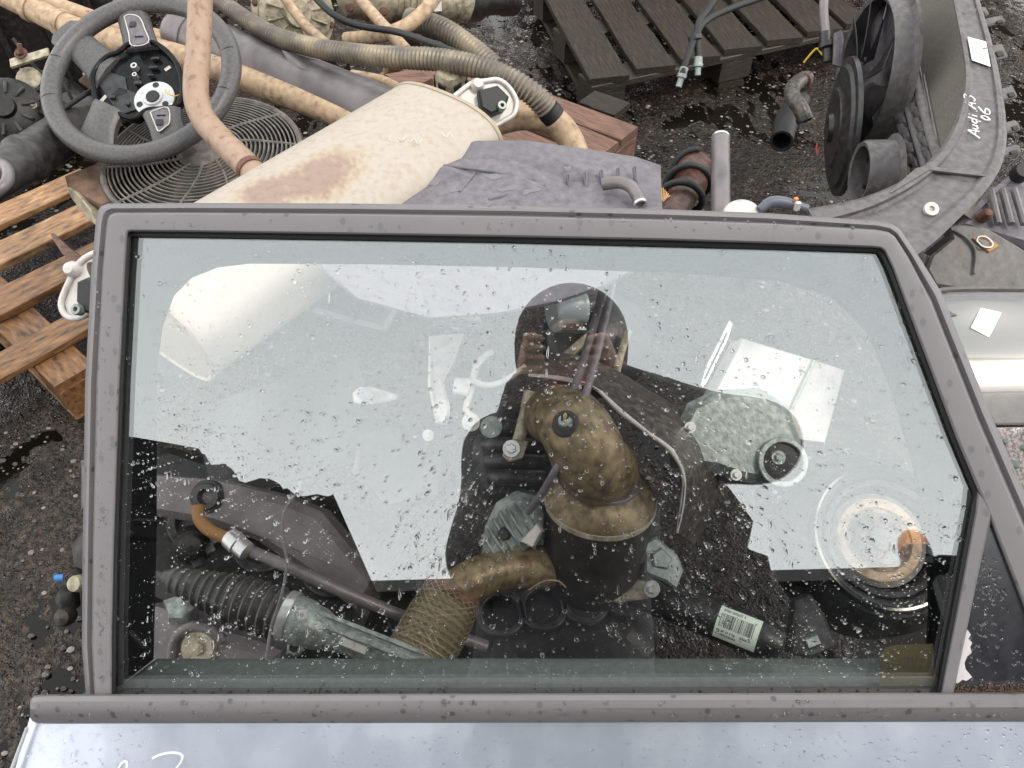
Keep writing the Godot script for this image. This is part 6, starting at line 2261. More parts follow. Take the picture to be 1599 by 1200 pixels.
	for k in 13:
		var f := k / 12.0
		var big := px(lerpf(21, 41, minf(1.0, f * 1.6)), 1.05)
		prof.append([big * (0.86 if k < 3 else 0.80), l * (0.06 + 0.90 * (k - 0.30) / 12.5)])
		prof.append([big * 0.97, l * (0.06 + 0.90 * (k - 0.10) / 12.5)])
		prof.append([big, l * (0.06 + 0.90 * (k + 0.10) / 12.5)])
		prof.append([big * (0.9 if k < 3 else 0.86), l * (0.06 + 0.90 * (k + 0.35) / 12.5)])
	prof.append([px(38, 1.05), l])
	s = Shape.new()
	s.lathe(prof, a, ax, 40)
	part(t, "bellows", s, mats["bellows_rubber"])
	s = Shape.new()
	nut_hole(s, b + ax * 0.006, ax, px(36, 1.04), px(40, 1.04), 0.006, 36)
	part(t, "clamp_ring", s, mats["bright_metal"])
	s = Shape.new()
	var c := P(668, 1050, 1.01)
	var ax2 := (c - b).normalized()
	l = (c - b).length()
	s.lathe([[px(37, 1.04), 0.006], [px(37, 1.04), 0.03], [px(34, 1.04), 0.036], [px(32, 1.04), 0.05], [px(25, 1.03), 0.066], [px(22, 1.03), 0.08], [px(22, 1.02), l], [0.0, l]], b, ax2, 36)
	var hs := part(t, "housing", s, mats["cast_alloy"])
	s = Shape.new()
	for off in [-1.0, 0.2]:
		var p0: Vector3 = P(510, 975, 1.005) + up * 0.004 + Vector3(0, 0, 0.012 * off)
		s.tube([p0, p0 + ax2 * 0.13], [0.0035], 8)
	part(hs, "cast_ridge", s, mats["cast_alloy"])
	s = Shape.new()
	nut_hole(s, P(472, 961, 0.992), up + Vector3(0, 0, 0.1), 0.0025, 0.0062, 0.003, 20)
	part(hs, "breather", s, mats["white_metal"])
	s = Shape.new()
	s.box(P(552, 1008, 0.995), looking(ax2, up), Vector3(0.036, 0.002, 0.011), 0.0005)
	part(hs, "paper_label", s, mats["white_metal"])
	s = Shape.new()
	s.prism([P(448, 996, 1.03), P(466, 984, 1.03), P(482, 992, 1.03), P(474, 1018, 1.02), P(462, 1028, 1.02), P(446, 1024, 1.02)], up, 0.02, 0.005)
	s.prism([P(480, 992, 1.03), P(528, 1008, 1.03), P(500, 1016, 1.03), P(476, 1014, 1.03)], up, 0.014, 0.004)
	var lug := part(t, "mounting_lug", s, mats["cast_alloy"])
	s = Shape.new()
	s.lathe([[0.0, 0.003], [0.006, 0.003], [0.0065, 0.0]], P(460, 1011, 1.022), up, 18)
	part(lug, "lug_hole", s, mats["greasy_black"])
	s = Shape.new()
	s.lathe([[0.0, 0.003], [0.003, 0.002], [0.004, 0.0]], P(490, 1011, 1.027), up, 12)
	part(lug, "yellow_dot", s, mats["yellow_paint"])
	# other end: inner joint
	s = Shape.new()
	s.tube([P(262, 902, 1.06), P(226, 892, 1.07), P(190, 884, 1.08)], [px(8, 1.06)], 12)
	part(t, "track_rod", s, mats["dark_steel"])


# ---------- the car door ----------
func stations(list: Array, per: int) -> Array:
	var out := []
	for i in list.size() - 1:
		for k in per:
			var f := float(k) / per
			out.append([Vector2(list[i][0], list[i][1]).lerp(Vector2(list[i + 1][0], list[i + 1][1]), f), Vector2(list[i][2], list[i][3]).lerp(Vector2(list[i + 1][2], list[i + 1][3]), f)])
	out.append([Vector2(list[-1][0], list[-1][1]), Vector2(list[-1][2], list[-1][3])])
	return out

func build_door() -> void:
	var root := thing("car_door", "silver car door with a black window frame and wet glass, leaning over the heap", "car door", D(800, 1085))
	var s := Shape.new()
	# window frame: outer and inner outline, swept with the section of the moulding
	var line := [[134, 1086, 175, 1084], [128, 1010, 175, 1000], [129, 860, 178, 860], [133, 600, 187, 600], [143, 420, 196, 420], [150, 345, 199, 376], [153, 330, 200, 366], [158, 322, 202, 363], [168, 318, 206, 362], [300, 317, 300, 363], [560, 318, 560, 367], [800, 321, 800, 371], [1040, 327, 1040, 376], [1200, 333, 1200, 381], [1372, 345, 1360, 387], [1394, 350, 1376, 388.5], [1406, 358, 1382, 393], [1430, 392, 1394, 418], [1470, 455, 1424, 500], [1545, 640, 1494, 686], [1599, 764, 1540, 796], [1670, 922, 1596, 940], [1740, 1086, 1650, 1084]]
	var st := stations(line, 2)
	var section := [[0.0, -0.05], [0.0, -0.018], [0.03, -0.010], [0.09, -0.0055], [0.17, -0.0045], [0.25, -0.0070], [0.30, -0.0085], [0.325, -0.0072], [0.345, 0.0], [0.38, 0.0018], [0.60, 0.0024], [0.92, 0.0016], [0.97, 0.0], [1.0, -0.004], [1.0, -0.03], [0.9, -0.05]]
	var rings := []
	for q in st:
		var ring := PackedVector3Array()
		for k in section:
			var p: Vector2 = q[0].lerp(q[1], k[0])
			ring.append(D(p.x, p.y, k[1]))
		rings.append(ring)
	s.loft(rings)
	part(root, "window_frame", s, mats["frame_plastic"], null, 0.9)
	# the pane
	var g := [[168, 1092], [170, 860], [180, 600], [190, 420], [194, 354], [560, 359], [800, 363], [1200, 373], [1388, 380], [1432, 494], [1500, 680], [1536, 770], [1530, 800], [1472, 1092]]
	var pts := []
	for q in g:
		pts.append(D(q[0], q[1], -0.0100))
	s = Shape.new()
	s.prism(pts, door_n, 0.004)
	var glass := part(root, "window_glass", s, mats["window_glass"])
	# maker's etching: two ringed marks and a row of print
	s = Shape.new()
	nut_hole(s, D(1364, 1029, -0.0094), door_n, px(8, 0.8), px(9, 0.8), 0.0002, 24)
	nut_hole(s, D(1385, 1037, -0.0094), door_n, px(8, 0.8), px(9, 0.8), 0.0002, 24)
	part(glass, "etched_ring", s, mats["black_rubber"])
	for q in [["E1", 1359, 1032, 0.0075], ["CC", 1380, 1040, 0.0075], ["43R 00 0517", 1398, 1040, 0.006], ["AS2 M", 1414, 1029, 0.006]]:
		var tm := TextMesh.new()
		tm.text = q[0]
		tm.font_size = 24
		tm.pixel_size = q[3] / 24.0
		tm.depth = 0.0002
		var f := SystemFont.new()
		f.font_names = PackedStringArray(["Droid Sans"])
		tm.font = f
		tm.horizontal_alignment = HORIZONTAL_ALIGNMENT_LEFT
		var mi := MeshInstance3D.new()
		mi.name = "etched_print"
		mi.mesh = tm
		mi.material_override = mats["black_rubber"]
		glass.add_child(mi, true)
		var x := door_x
		mi.transform = Transform3D(Basis(x, door_n.cross(x), door_n), D(q[1], q[2], -0.0095) - at_of(glass))
	# dark gasket around the glass
	s = Shape.new()
	var gask := []
	for q in [[175.5, 1084], [176, 1000], [179, 860], [188, 600], [197, 420], [200, 372], [203, 366], [300, 367], [560, 371], [800, 375], [1200, 385], [1360, 390.5], [1374, 392], [1380, 398], [1392, 422], [1421, 500], [1491, 686], [1525, 768], [1527, 778], [1522, 800], [1498, 930], [1469, 1084]]:
		gask.append(D(q[0], q[1], -0.0075))
	var path := []
	for i in gask.size() - 1:
		for k in 3:
			path.append(gask[i].lerp(gask[i + 1], k / 3.0))
	path.append(gask[-1])
	s.tube(path, [0.0026], 8)
	part(root, "gasket", s, mats["black_rubber"])
	# inner trim behind the glass: from the glass edge back to the opening with its round corners
	var trim := [[150, 1100, 240, 1030], [160, 860, 245, 830], [165, 700, 245, 640], [172, 600, 246, 575], [176, 500, 254, 512], [180, 430, 272, 462], [184, 380, 300, 434], [190, 352, 340, 418], [300, 350, 390, 412], [560, 352, 580, 413], [800, 354, 820, 418], [1100, 362, 1080, 428], [1300, 366, 1220, 440], [1390, 372, 1300, 466], [1420, 420, 1354, 520], [1450, 490, 1388, 600], [1512, 660, 1424, 720], [1552, 780, 1446, 840], [1530, 900, 1450, 960], [1490, 1100, 1444, 1032]]
	st = stations(trim, 3)
	rings = []
	for q in st:
		var ring := PackedVector3Array()
		for k in [[0.0, -0.024], [0.12, -0.024], [0.22, -0.045], [0.6, -0.054], [0.95, -0.058], [1.0, -0.063], [1.0, -0.075], [0.0, -0.075]]:
			var p: Vector2 = q[0].lerp(q[1], k[0])
			ring.append(D(p.x, p.y, k[1]))
		rings.append(ring)
	s = Shape.new()
	s.loft(rings)
	var tr := part(root, "inner_trim", s, mats["dark_trim"])
	# sill trim along the lower edge of the opening
	s = Shape.new()
	rings = []
	for q in [[150, 205, 245], [400, 420, 430], [800, 800, 800], [1300, 1290, 1280], [1490, 1464, 1450]]:
		var ring := PackedVector3Array()
		for k in [[q[0], 1100, -0.03], [q[0], 1090, -0.022], [q[1], 1066, -0.026], [q[2], 1036, -0.056], [q[2], 1029, -0.064], [q[2], 1030, -0.09], [q[0], 1100, -0.09]]:
			ring.append(D(k[0], k[1], k[2]))
		rings.append(ring)
	s.loft(rings)
	part(tr, "sill_trim", s, mats["trim_plastic"])
	# faded sticker at the lower right corner, on the sill trim
	s = Shape.new()
	var sp := []
	for q in [[1374, 1074], [1376, 1022], [1384, 1012], [1400, 1008], [1458, 1006], [1462, 1074]]:
		sp.append(D(q[0], q[1], -0.0155))
	s.prism(sp, door_n, 0.0004)
	part(glass, "faded_sticker", s, plain_of("faded_sticker", rgb(0.085, 0.07, 0.03), 0.6))
	s = Shape.new()
	s.tube([D(176, 1082, -0.014), D(800, 1081, -0.014), D(1470, 1079, -0.014)], [0.004], 8)
	part(root, "wiper_seal", s, mats["black_rubber"])
	# moss and dirt along the seal
	s = Shape.new()
	for i in 90:
		var u := rng.randf_range(185, 1460)
		var r := rng.randf_range(0.0005, 0.0016)
		s.lathe([[0.0, r], [r * 0.9, r * 0.4], [r, 0.0]], D(u, rng.randf_range(1076, 1083), -0.0098), door_n, 5)
	var ms := part(root, "moss_specks", s, plain_of("moss", rgb(0.022, 0.024, 0.010), 0.9))
	ms.set_meta("kind", "stuff")
	# belt moulding
	s = Shape.new()
	rings = []
	for q in [[47, 0.55], [50, 0.8], [56, 0.95], [70, 1.0], [300, 1.0], [600, 1.0], [900, 1.0], [1200, 1.0], [1500, 1.0], [1720, 1.0], [1770, 0.9]]:
		var ring := PackedVector3Array()
		var u: float = q[0]
		var mid := lerpf(1108, 1105, (u - 50) / 1550.0)
		for k in [[-23, -0.03], [-23, 0.004], [-20, 0.009], [-12, 0.0135], [0, 0.0145], [10, 0.0125], [18, 0.008], [22, 0.003], [23, -0.004], [23, -0.03]]:
			ring.append(D(u, mid + k[0] * q[1], k[1]))
		rings.append(ring)
	s.loft(rings)
	part(root, "belt_moulding", s, mats["frame_plastic"], null, 0.9)
	# divider strip and black mirror triangle
	s = Shape.new()
	rings = []
	for q in [[1527, 768, 1552, 800], [1524, 800, 1549, 812], [1511, 870, 1533, 876], [1498, 940, 1519, 944], [1470, 1084, 1490, 1084]]:
		var ring := PackedVector3Array()
		for k in [[0.0, -0.02], [0.0, -0.003], [0.12, 0.0], [0.88, 0.0015], [1.0, -0.0015], [1.0, -0.02]]:
			var p := Vector2(q[0], q[1]).lerp(Vector2(q[2], q[3]), k[0])
			ring.append(D(p.x, p.y, k[1]))
		rings.append(ring)
	s.loft(rings)
	part(root, "divider_strip", s, mats["frame_plastic"])
	s = Shape.new()
	sp = []
	for q in [[1546, 806], [1557, 812], [1604, 950], [1656, 1086], [1484, 1086], [1512, 960]]:
		sp.append(D(q[0], q[1], -0.004))
	s.prism(sp, door_n, 0.012, 0.0015)
	part(root, "mirror_triangle", s, mats["dull_gloss"])
	s = Shape.new()
	for i in 500:
		var u := rng.randf_range(1488, 1650)
		var r := rng.randf_range(0.0004, 0.0013)
		s.lathe([[0.0, r * 0.7], [r * 0.8, r * 0.35], [r, 0.0]], D(u, 1084 - pow(rng.randf(), 2.0) * 14, -0.0035), door_n, 5)
	ms = part(root, "dried_dirt", s, plain_of("dried_dirt", rgb(0.10, 0.062, 0.042), 0.95))
	ms.set_meta("kind", "stuff")
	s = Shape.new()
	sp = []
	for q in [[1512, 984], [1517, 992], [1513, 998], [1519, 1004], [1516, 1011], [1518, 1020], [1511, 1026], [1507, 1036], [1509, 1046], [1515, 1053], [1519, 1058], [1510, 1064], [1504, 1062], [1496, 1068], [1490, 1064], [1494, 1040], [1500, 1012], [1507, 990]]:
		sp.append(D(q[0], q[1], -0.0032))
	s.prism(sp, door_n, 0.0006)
	part(root, "white_patch", s, plain_of("white_patch", rgb(0.60, 0.56, 0.57), 0.4))  # thin white patch with a jagged edge
	# door skin below the belt: follows the plane of the door and bulges a little
	var down := -door_n.cross(door_x).normalized()
	if down.y > 0:
		down = -down
	var a0 := D(34, 1128)
	var b0 := D(1770, 1124)
	s = Shape.new()
	var skin := Shape.new()
	rings = []
	var back := []
	for k in 25:
		var d := 0.62 * k / 24.0
		var bulge := 0.020 * sin(minf(1.0, d / 0.34) * PI * 0.5) - 0.05 * pow(maxf(0.0, d - 0.36), 2.0) * 8.0
		var ring := PackedVector3Array()
		var rb := PackedVector3Array()
		var l := a0 + down * d - Vector3(0.05, 0, 0) * sin(minf(1.0, d / 0.4) * PI * 0.5)
		var r := b0 + down * d + Vector3(0.02, 0, 0) * sin(d * 4.0)
		for j in 13:
			var f := j / 12.0
			var e := 1.0 - pow(absf(2.0 * f - 1.0), 14.0)
			ring.append(l.lerp(r, f) + door_n * (-0.012 + 0.010 * e + bulge))
		for j in range(12, -1, -1):
			ring.append(l.lerp(r, j / 12.0) + door_n * (-0.022 + bulge))
		rings.append(ring)
		rb = PackedVector3Array([l + Vector3(0.02, 0, 0) + door_n * (-0.025 + bulge), r - Vector3(0.02, 0, 0) + door_n * (-0.025 + bulge), r - Vector3(0.02, 0, 0) - door_n * 0.11, l + Vector3(0.02, 0, 0) - door_n * 0.11])
		back.append(rb)
	skin.loft(rings)
	part(root, "door_skin", skin, mats["silver_paint"])
	s.loft(back)
	part(root, "inner_panel", s, mats["trim_plastic"])
	# clear film on the rear edge
	s = Shape.new()
	s.prism([D(38, 1138, -0.001), D(41, 1140, -0.001), D(-28, 1330, 0.012), D(-34, 1330, 0.012)], door_n, 0.004, 0.001)
	part(root, "edge_guard", s, plain_of("edge_film", rgb(0.55, 0.56, 0.58), 0.2))
	# chalked figures at the lower edge of the view
	s = Shape.new()
	var on := func(u: float, v: float) -> Vector3: return D(u, v, -0.002 + 0.020 * sin(minf(1.0, (v - 1128) / F * 0.74 / 0.34) * PI * 0.5) + 0.0006)
	for chalk in [[[172, 1226], [182, 1206], [190, 1193], [197, 1190], [198, 1200], [190, 1218], [180, 1232], [172, 1228]], [[238, 1185], [248, 1180], [266, 1176], [282, 1178], [285, 1186], [276, 1200], [258, 1218], [250, 1230], [290, 1226]]]:
		var ln := []
		for q in chalk:
			ln.append(on.call(q[0], q[1]))
		s = Shape.new()
		s.tube(spline(ln, 4), [0.0012], 6, 0.0, 0.01, 0.5)
		part(root, "chalk_figure", s, mats["chalk"])
	# a door needs something to stand on: its lower edge rests on two timber bearers
	var foot := a0 + down * 0.62
	for k in 2:
		var x := -0.28 + 0.55 * k
		s = Shape.new()
		var h := foot.y + 0.02
		s.box(Vector3(x, h * 0.5, foot.z - 0.06), Basis.IDENTITY, Vector3(0.16, h, 0.30), 0.006)
		single("timber_bearer", ["timber bearer block under the left part of the door's lower edge", "timber bearer block under the right part of the door's lower edge"][k], "timber block", s, mats["grey_wood"], Vector3(x, 0, foot.z - 0.06), "timber bearers under the door")
	# small ball joint at the left of the frame, on the ground side
	var c := P(106, 940, 1.3)
	var t := thing("ball_joint", "small greasy ball joint with a blue cap beside the door's left edge", "ball joint", c)
	s = Shape.new()
	s.lathe([[0.0, 0.022], [0.012, 0.02], [0.018, 0.01], [0.018, -0.008], [0.011, -0.014], [0.010, -0.024], [0.0, -0.026]], c, Vector3(0.05, 0.85, -0.5), 18)
	part(t, "boot", s, mats["greasy_black"])
	s = Shape.new()
	s.lathe([[0.0, 0.02], [0.012, 0.016], [0.017, 0.004], [0.015, -0.006], [0.0, -0.012]], P(104, 962, 1.29), Vector3(0, 0.8, 0.6), 16)
	part(t, "rusty_ball", s, mats["catalyst_body"])
	s = Shape.new()
	s.lathe([[0.0, 0.012], [0.012, 0.008], [0.014, 0.0], [0.014, -0.012]], P(120, 912, 1.30), Vector3(-0.2, 0.8, 0.5), 16)
	part(t, "pale_collar", s, mats["old_alloy"])
	s = Shape.new()
	s.lathe([[0.0, 0.006], [0.005, 0.005], [0.006, 0.0], [0.006, -0.008]], P(90, 903, 1.30), Vector3(-0.9, 0.3, 0.2), 12)
	part(t, "blue_cap", s, plain_of("blue_cap", rgb(0.05, 0.22, 0.55), 0.3))


func build_rain() -> void:
	var s := Shape.new()
	var prof := [[0.0, 0.5], [0.3, 0.48], [0.6, 0.40], [0.82, 0.26], [0.96, 0.10], [1.0, 0.0]]
	s.lathe(prof + [[0.0, -0.001]], Vector3.ZERO, Vector3.BACK, 14)
	var wob := Shape.new()
	for i in s.v.size():
		var p := s.v[i]
		var a := atan2(p.y, p.x)
		var k := 1.0 + 0.10 * sin(2.0 * a + 0.6) + 0.07 * sin(3.0 * a + 2.0)
		wob.v.append(Vector3(p.x * k, p.y * k, p.z))
	var drop := wob.mesh(Vector3.ZERO, 0.2)
	var places := []
	# on the glass
	var n := 0
	var clusters := []
	for i in 90:
		clusters.append(Vector2(rng.randf_range(190, 1500), rng.randf_range(380, 1060)))
	while n < 5600:
		var u := rng.randf_range(178, 1526)
		var v := rng.randf_range(366, 1072)
		if rng.randf() < 0.45:
			var c: Vector2 = clusters[rng.randi() % 90]
			u = c.x + rng.randfn() * 26.0
			v = c.y + rng.randfn() * 22.0
			if u < 178 or u > 1526 or v < 366 or v > 1072:
				continue
		if u > 1378 and (v < 388 + (u - 1378) * 2.6 or (v > 770 and u > 1527 - (v - 770) * 0.19)):
			continue
		if v < 372 + (u - 200) * 0.018:
			continue
		var r := 0.0003 + 0.0010 * pow(rng.randf(), 2.5)
		if n % 14 == 0:
			r = rng.randf_range(0.0009, 0.0022)
		places.append([D(u, v, -0.0098), r, door_n, rng.randf_range(2.2, 5.0) if n % 61 == 0 else 1.0])
		n += 1
	var one := func(called: String, list: Array, label: String, m: Material) -> void:
		var mm := MultiMesh.new()
		mm.transform_format = MultiMesh.TRANSFORM_3D
		mm.mesh = drop
		mm.instance_count = list.size()
		for i in list.size():
			var q: Array = list[i]
			var nn: Vector3 = q[2]
			var x := nn.cross(Vector3.RIGHT).normalized().rotated(nn, rng.randf() * TAU)
			var r: float = q[1]
			if q.size() > 3 and q[3] > 1.0:      # a drop that has begun to run down the pane
				x = door_n.cross(door_x) * q[3] + door_x * rng.randf_range(-0.3, 0.3)
				r = rng.randf_range(0.0007, 0.0012)
				mm.set_instance_transform(i, Transform3D(Basis(x * r, nn.cross(x.normalized()) * r, nn * r), q[0]))
				continue
			mm.set_instance_transform(i, Transform3D(Basis(x * r * rng.randf_range(0.8, 1.3), nn.cross(x) * r, nn * r * rng.randf_range(0.7, 1.2)), q[0]))
		var o := MultiMeshInstance3D.new()
		o.name = called
		o.multimesh = mm
		o.material_override = m
		add_child(o, true)
		tag(o, label, "rain drops", "", "stuff")
	one.call("rain_drops", places, "clear rain drops scattered all over the window glass", mats["water_drop"])
	places = []
	for i in 150:
		var u := rng.randf_range(60, 1590)
		places.append([D(u, rng.randf_range(1096, 1120), 0.0138), rng.randf_range(0.0006, 0.0022), door_n])
	for i in 70:
		places.append([D(rng.randf_range(210, 1360), rng.randf_range(342, 360), 0.0022), rng.randf_range(0.0005, 0.0015), door_n])
		places.append([D(rng.randf_range(150, 172), rng.randf_range(420, 1060), 0.0022), rng.randf_range(0.0005, 0.0016), door_n])
	for i in 130:
		var v := rng.randf_range(870, 1070)
		places.append([D(lerpf(1530, 1500, (v - 870) / 200.0) + rng.randf() * (v - 800) * 0.4, v, -0.0038), rng.randf_range(0.0005, 0.0018), door_n])
	for i in 500:
		var v := rng.randf_range(1136, 1198)
		places.append([D(rng.randf_range(40, 1598), v, -0.0022 + 0.020 * sin(minf(1.0, (v - 1128) / F * 0.74 / 0.34) * PI * 0.5)), rng.randf_range(0.0005, 0.0016), door_n])
	one.call("rain_drops", places, "rain drops standing on the window frame, moulding and silver paint", mats["water_drop"])


# ---------- the person who takes the photograph, seen mirrored in the window ----------
func nets(s: Shape, bones: Array, cell: float, k: float, tones := PackedColorArray(), into := {}) -> void:   # bones: [from, to, radius, radius, tone]; a smooth union of tapered capsules, meshed as surface nets
	var lo := Vector3.ONE * 1e9
	var hi := -lo
	for b in bones:
		var r: float = maxf(b[2], b[3]) + k + cell * 2.0
		lo = lo.min(b[0] - Vector3.ONE * r).min(b[1] - Vector3.ONE * r)
		hi = hi.max(b[0] + Vector3.ONE * r).max(b[1] + Vector3.ONE * r)
	var nx := int((hi.x - lo.x) / cell) + 2
	var ny := int((hi.y - lo.y) / cell) + 2
	var nz := int((hi.z - lo.z) / cell) + 2
	var f := PackedFloat32Array()
	f.resize(nx * ny * nz)
	f.fill(9.0)
	var who := PackedByteArray()
	who.resize(nx * ny * nz)
	var best := PackedFloat32Array()
	best.resize(nx * ny * nz)
	best.fill(9.0)
	for bi in bones.size():
		var b: Array = bones[bi]
		var a: Vector3 = b[0]
		var ab: Vector3 = b[1] - a
		var ll := maxf(ab.length_squared(), 1e-9)
		var r0: float = b[2]
		var r1: float = b[3]
		var m: float = maxf(r0, r1) + k + cell * 1.6
		var l3: Vector3 = (a.min(b[1]) - Vector3.ONE * m - lo) / cell
		var h3: Vector3 = (a.max(b[1]) + Vector3.ONE * m - lo) / cell
		for x in range(maxi(0, int(l3.x)), mini(nx, int(h3.x) + 2)):
			for y in range(maxi(0, int(l3.y)), mini(ny, int(h3.y) + 2)):
				for z in range(maxi(0, int(l3.z)), mini(nz, int(h3.z) + 2)):
					var p := lo + Vector3(x, y, z) * cell - a
					var t := clampf(p.dot(ab) / ll, 0.0, 1.0)
					var d := (p - ab * t).length() - lerpf(r0, r1, t)
					var i := (x * ny + y) * nz + z
					var o := f[i]
					var h := maxf(k - absf(o - d), 0.0) / k
					f[i] = minf(o, d) - h * h * k * 0.25
					if d < best[i]:
						best[i] = d
						who[i] = bi
	var made := {}
	var sx := ny * nz
	for x in nx - 1:
		for y in ny - 1:
			for z in nz - 1:
				var i := x * sx + y * nz + z
				var c := [f[i], f[i + sx], f[i + nz], f[i + sx + nz], f[i + 1], f[i + sx + 1], f[i + nz + 1], f[i + sx + nz + 1]]
				var neg := 0
				for q in c:
					if q < 0.0:
						neg += 1
				if neg == 0 or neg == 8:
					continue
				var sum := Vector3.ZERO
				var cnt := 0
				for e in [[0, 1], [2, 3], [4, 5], [6, 7], [0, 2], [1, 3], [4, 6], [5, 7], [0, 4], [1, 5], [2, 6], [3, 7]]:
					var u: float = c[e[0]]
					var v: float = c[e[1]]
					if (u < 0.0) != (v < 0.0):
						var t := u / (u - v)
						var pa := Vector3(e[0] & 1, (e[0] >> 1) & 1, e[0] >> 2)
						var pb := Vector3(e[1] & 1, (e[1] >> 1) & 1, e[1] >> 2)
						sum += pa.lerp(pb, t)
						cnt += 1
				var pos := lo + (Vector3(x, y, z) + sum / cnt) * cell
				made[i] = pos
				if tones.size():
					into[pos] = tones[bones[who[i]][4]]
	for i in made:
		var x: int = i / sx
		var y: int = (i / nz) % ny
		var z: int = i % nz
		for ax in [[sx, nz, 1], [nz, 1, sx], [1, sx, nz]]:
			var j: int = i + ax[0]
			if (f[i] < 0.0) == (f[j] < 0.0):
				continue
			var p1: int = i - ax[1]
			var p2: int = i - ax[2]
			var p3: int = i - ax[1] - ax[2]
			if made.has(p1) and made.has(p2) and made.has(p3):
				if f[i] < 0.0:
					s.quad(made[i], made[p2], made[p3], made[p1])
				else:
					s.quad(made[i], made[p1], made[p3], made[p2])


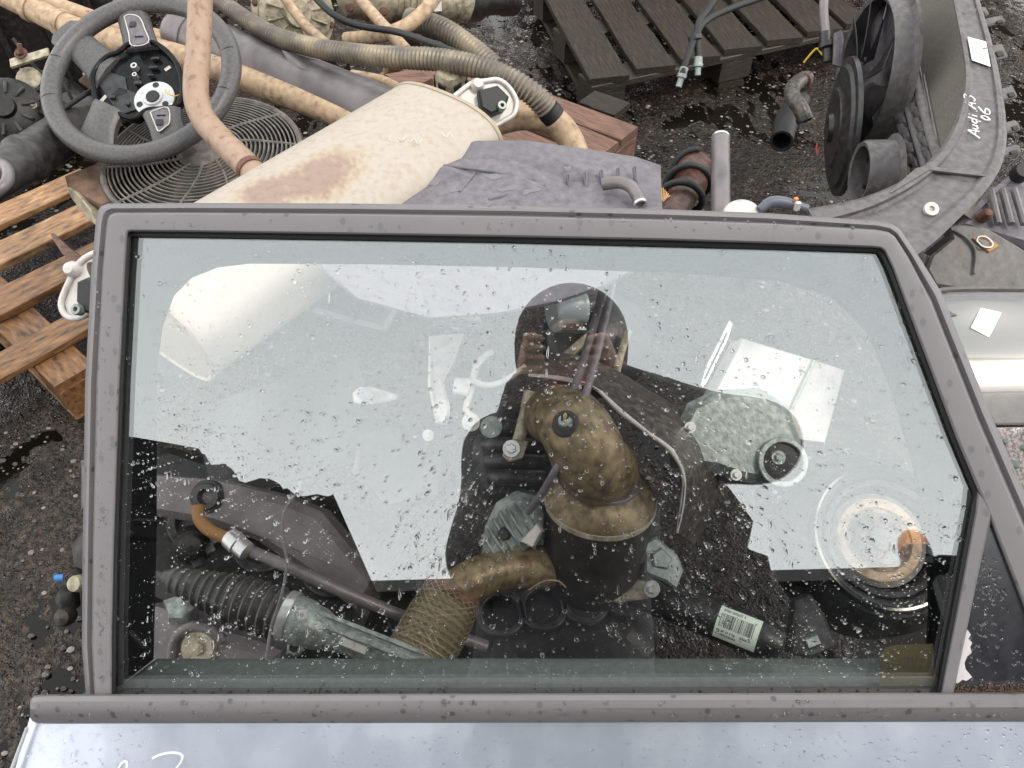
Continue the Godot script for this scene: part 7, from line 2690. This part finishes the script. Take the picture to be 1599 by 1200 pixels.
func build_person() -> void:
	var cx := Rz(886, 800, 0.30).x
	var o := Vector3(cx, 0, 0.42)
	var t := thing("person", "person in a dark hooded coat with raised elbow taking the photograph, mirrored in the window", "person", o)
	var tones := PackedColorArray([Color(0.012, 0.0125, 0.016), Color(0.014, 0.015, 0.02), Color(0.02, 0.016, 0.012), Color(0.42, 0.26, 0.19), Color(0.10, 0.012, 0.012)])
	var head := EYE + door_n * 0.27 + Vector3(0.01, 0.02, 0.0)
	var hip := Vector3(cx, 0.98, 0.44)
	var chest := Vector3(cx, 1.34, 0.32)
	var sl := Rz(790, 712, 0.27)
	var sr := Rz(1016, 706, 0.25)
	var er := Rz(1185, 690, 0.15)
	var el := Rz(762, 868, 0.24)
	var wr := Vector3(0.085, 1.475, 0.075)
	var wl := Vector3(-0.07, 1.455, 0.075)
	var neck := head + Vector3(-0.01, -0.13, 0.06)
	var bones := [
		[hip, Vector3(cx, 1.12, 0.40), 0.15, 0.15, 0], [Vector3(cx, 1.12, 0.40), chest, 0.15, 0.165, 0], [chest, Vector3(cx, 1.45, 0.28), 0.165, 0.12, 0],
		[sl, sr, 0.075, 0.075, 0], [Vector3(cx, 1.5, 0.26), neck, 0.075, 0.06, 0], [neck, head + Vector3(0, -0.04, 0.01), 0.06, 0.07, 4],
		[head + Vector3(0.05, -0.07, 0.05), Vector3(cx + 0.10, 1.54, 0.24), 0.075, 0.075, 4], [sr, er, 0.082, 0.066, 0], [er, wr, 0.062, 0.044, 0], [sl, el, 0.078, 0.066, 0], [el, wl, 0.062, 0.044, 0],
		[Vector3(cx -0.08, 0.95, 0.44), Vector3(cx -0.10, 0.52, 0.46), 0.095, 0.07, 1], [Vector3(cx -0.10, 0.52, 0.46), Vector3(cx -0.11, 0.12, 0.50), 0.066, 0.05, 1], [Vector3(cx -0.11, 0.05, 0.52), Vector3(cx -0.12, 0.042, 0.33), 0.05, 0.04, 2],
		[Vector3(cx +0.08, 0.95, 0.44), Vector3(cx +0.11, 0.52, 0.46), 0.095, 0.07, 1], [Vector3(cx +0.11, 0.52, 0.46), Vector3(cx +0.12, 0.12, 0.50), 0.066, 0.05, 1], [Vector3(cx +0.12, 0.05, 0.52), Vector3(cx +0.14, 0.042, 0.33), 0.05, 0.04, 2],
		[Vector3(cx -0.08, 0.97, 0.42), Vector3(cx -0.08, 0.84, 0.43), 0.115, 0.12, 0], [Vector3(cx +0.08, 0.97, 0.42), Vector3(cx +0.08, 0.84, 0.43), 0.115, 0.12, 0],
	]
	var tint_at := {}
	var s := Shape.new()
	nets(s, bones, 0.017, 0.05, tones, tint_at)
	# head with brow, nose, chin and ears, on a finer grid
	var face := (EYE + Vector3(0.0, -0.25, -0.35) - head).normalized()
	var side := face.cross(Vector3.UP).normalized()
	var crown := side.cross(face)
	var hb := [
		[head + crown * 0.03 - face * 0.012, head + crown * 0.01 + face * 0.012, 0.082, 0.074, 3], [head - crown * 0.05 + face * 0.045, head - crown * 0.075 + face * 0.055, 0.048, 0.034, 3],
		[head + crown * 0.006 + face * 0.082, head - crown * 0.022 + face * 0.096, 0.010, 0.014, 3], [head + crown * 0.018 + face * 0.074 - side * 0.03, head + crown * 0.018 + face * 0.074 + side * 0.03, 0.012, 0.012, 3],
		[head - crown * 0.048 + face * 0.084 - side * 0.02, head - crown * 0.048 + face * 0.084 + side * 0.02, 0.008, 0.008, 3],
		[head - side * 0.078 + crown * 0.01, head - side * 0.08 - crown * 0.02, 0.014, 0.009, 3], [head + side * 0.078 + crown * 0.01, head + side * 0.08 - crown * 0.02, 0.014, 0.009, 3], [neck, head - crown * 0.03, 0.055, 0.055, 3],
	]
	nets(s, hb, 0.007, 0.018, tones, tint_at)
	# hands: palm, four curled fingers and a thumb each, round the camera
	for h in [[wr, 1.0], [wl, -1.0]]:
		var w: Vector3 = h[0]
		var sg: float = h[1]
		var palm := EYE - view_fwd * 0.036 + Vector3.RIGHT * 0.062 * sg - view_up * 0.012
		var hand := [[w, palm, 0.026, 0.024, 3], [palm + view_up * 0.016, palm - view_up * 0.018, 0.018, 0.018, 3]]
		for k in 4:
			var root := palm + view_up * (0.026 - 0.018 * k)
			var l: float = [0.9, 1.0, 0.95, 0.75][k]
			var mid := root + Vector3.RIGHT * 0.006 * sg + view_fwd * 0.026 * l
			var tip := mid - Vector3.RIGHT * 0.026 * sg * l + view_fwd * 0.004
			hand.append([root, mid, 0.0092, 0.0085, 3])
			hand.append([mid, tip, 0.0085, 0.0072, 3])
		hand.append([palm - view_up * 0.02, palm - view_up * 0.024 - Vector3.RIGHT * 0.028 * sg - view_fwd * 0.004, 0.012, 0.010, 3])
		hand.append([palm - view_up * 0.024 - Vector3.RIGHT * 0.028 * sg - view_fwd * 0.004, palm - view_up * 0.016 - Vector3.RIGHT * 0.046 * sg - view_fwd * 0.004, 0.010, 0.008, 3])
		nets(s, hand, 0.004, 0.006, tones, tint_at)
	s.fix(0)
	var m := StandardMaterial3D.new()
	m.resource_name = "person"
	m.vertex_color_use_as_albedo = true
	m.roughness = 0.75
	var body := part(t, "body", s, m, func(p: Vector3) -> Color: return tint_at.get(p, tones[0]), 0.3)
	for sg in [-1.0, 1.0]:
		s = Shape.new()
		s.lathe([[0.0, 0.011], [0.006, 0.009], [0.010, 0.0], [0.006, -0.008], [0.0, -0.01]], head + crown * 0.004 + face * 0.070 + side * 0.03 * sg, face, 14)
		part(body, "eye", s, mats["greasy_black"])
	# the hood: a shell open at the face, lined in dark red
	for layer in [[1.0, 0], [0.93, 4]]:
		s = Shape.new()
		s.sheet(24, 14, func(u: float, v: float) -> Vector3:
			var a := lerpf(-2.35, 2.35, u)
			var b := lerpf(-0.45, PI * 0.98, v)
			var q := (crown * cos(a) + side * sin(a)) * 0.118 * sin(maxf(0.35, b)) + face * 0.112 * cos(b) * 0.95
			q += -crown * 0.05 * smoothstep(1.2, 2.35, absf(a))
			return head + crown * 0.002 - face * 0.018 + q * layer[0], 0.004)
		var hm := plain_of("hood" if layer[1] == 0 else "hood_lining", tones[layer[1]].linear_to_srgb(), 0.85)
		part(t, "hood" if layer[1] == 0 else "hood_lining", s, hm)
	# the camera in the hands, just behind the view point
	var c := EYE - view_fwd * 0.032
	var cam := thing("compact_camera", "compact black camera held in both hands by the mirrored person", "camera", c)
	s = Shape.new()
	s.box(c, Basis(Vector3.RIGHT, view_up, -view_fwd), Vector3(0.094, 0.056, 0.022), 0.005)
	part(cam, "body", s, mats["black_plastic"])
	s = Shape.new()
	s.lathe([[0.0, 0.004], [0.012, 0.004], [0.018, 0.006], [0.021, 0.005], [0.022, -0.004]], EYE - view_fwd * 0.016, view_fwd, 30)
	part(cam, "lens_barrel", s, mats["dark_steel"])
	s = Shape.new()
	s.lathe([[0.0, 0.004], [0.007, 0.004], [0.008, 0.0]], c + view_up * 0.028 + Vector3.RIGHT * 0.028, view_up, 16)
	part(cam, "shutter_button", s, mats["bright_metal"])
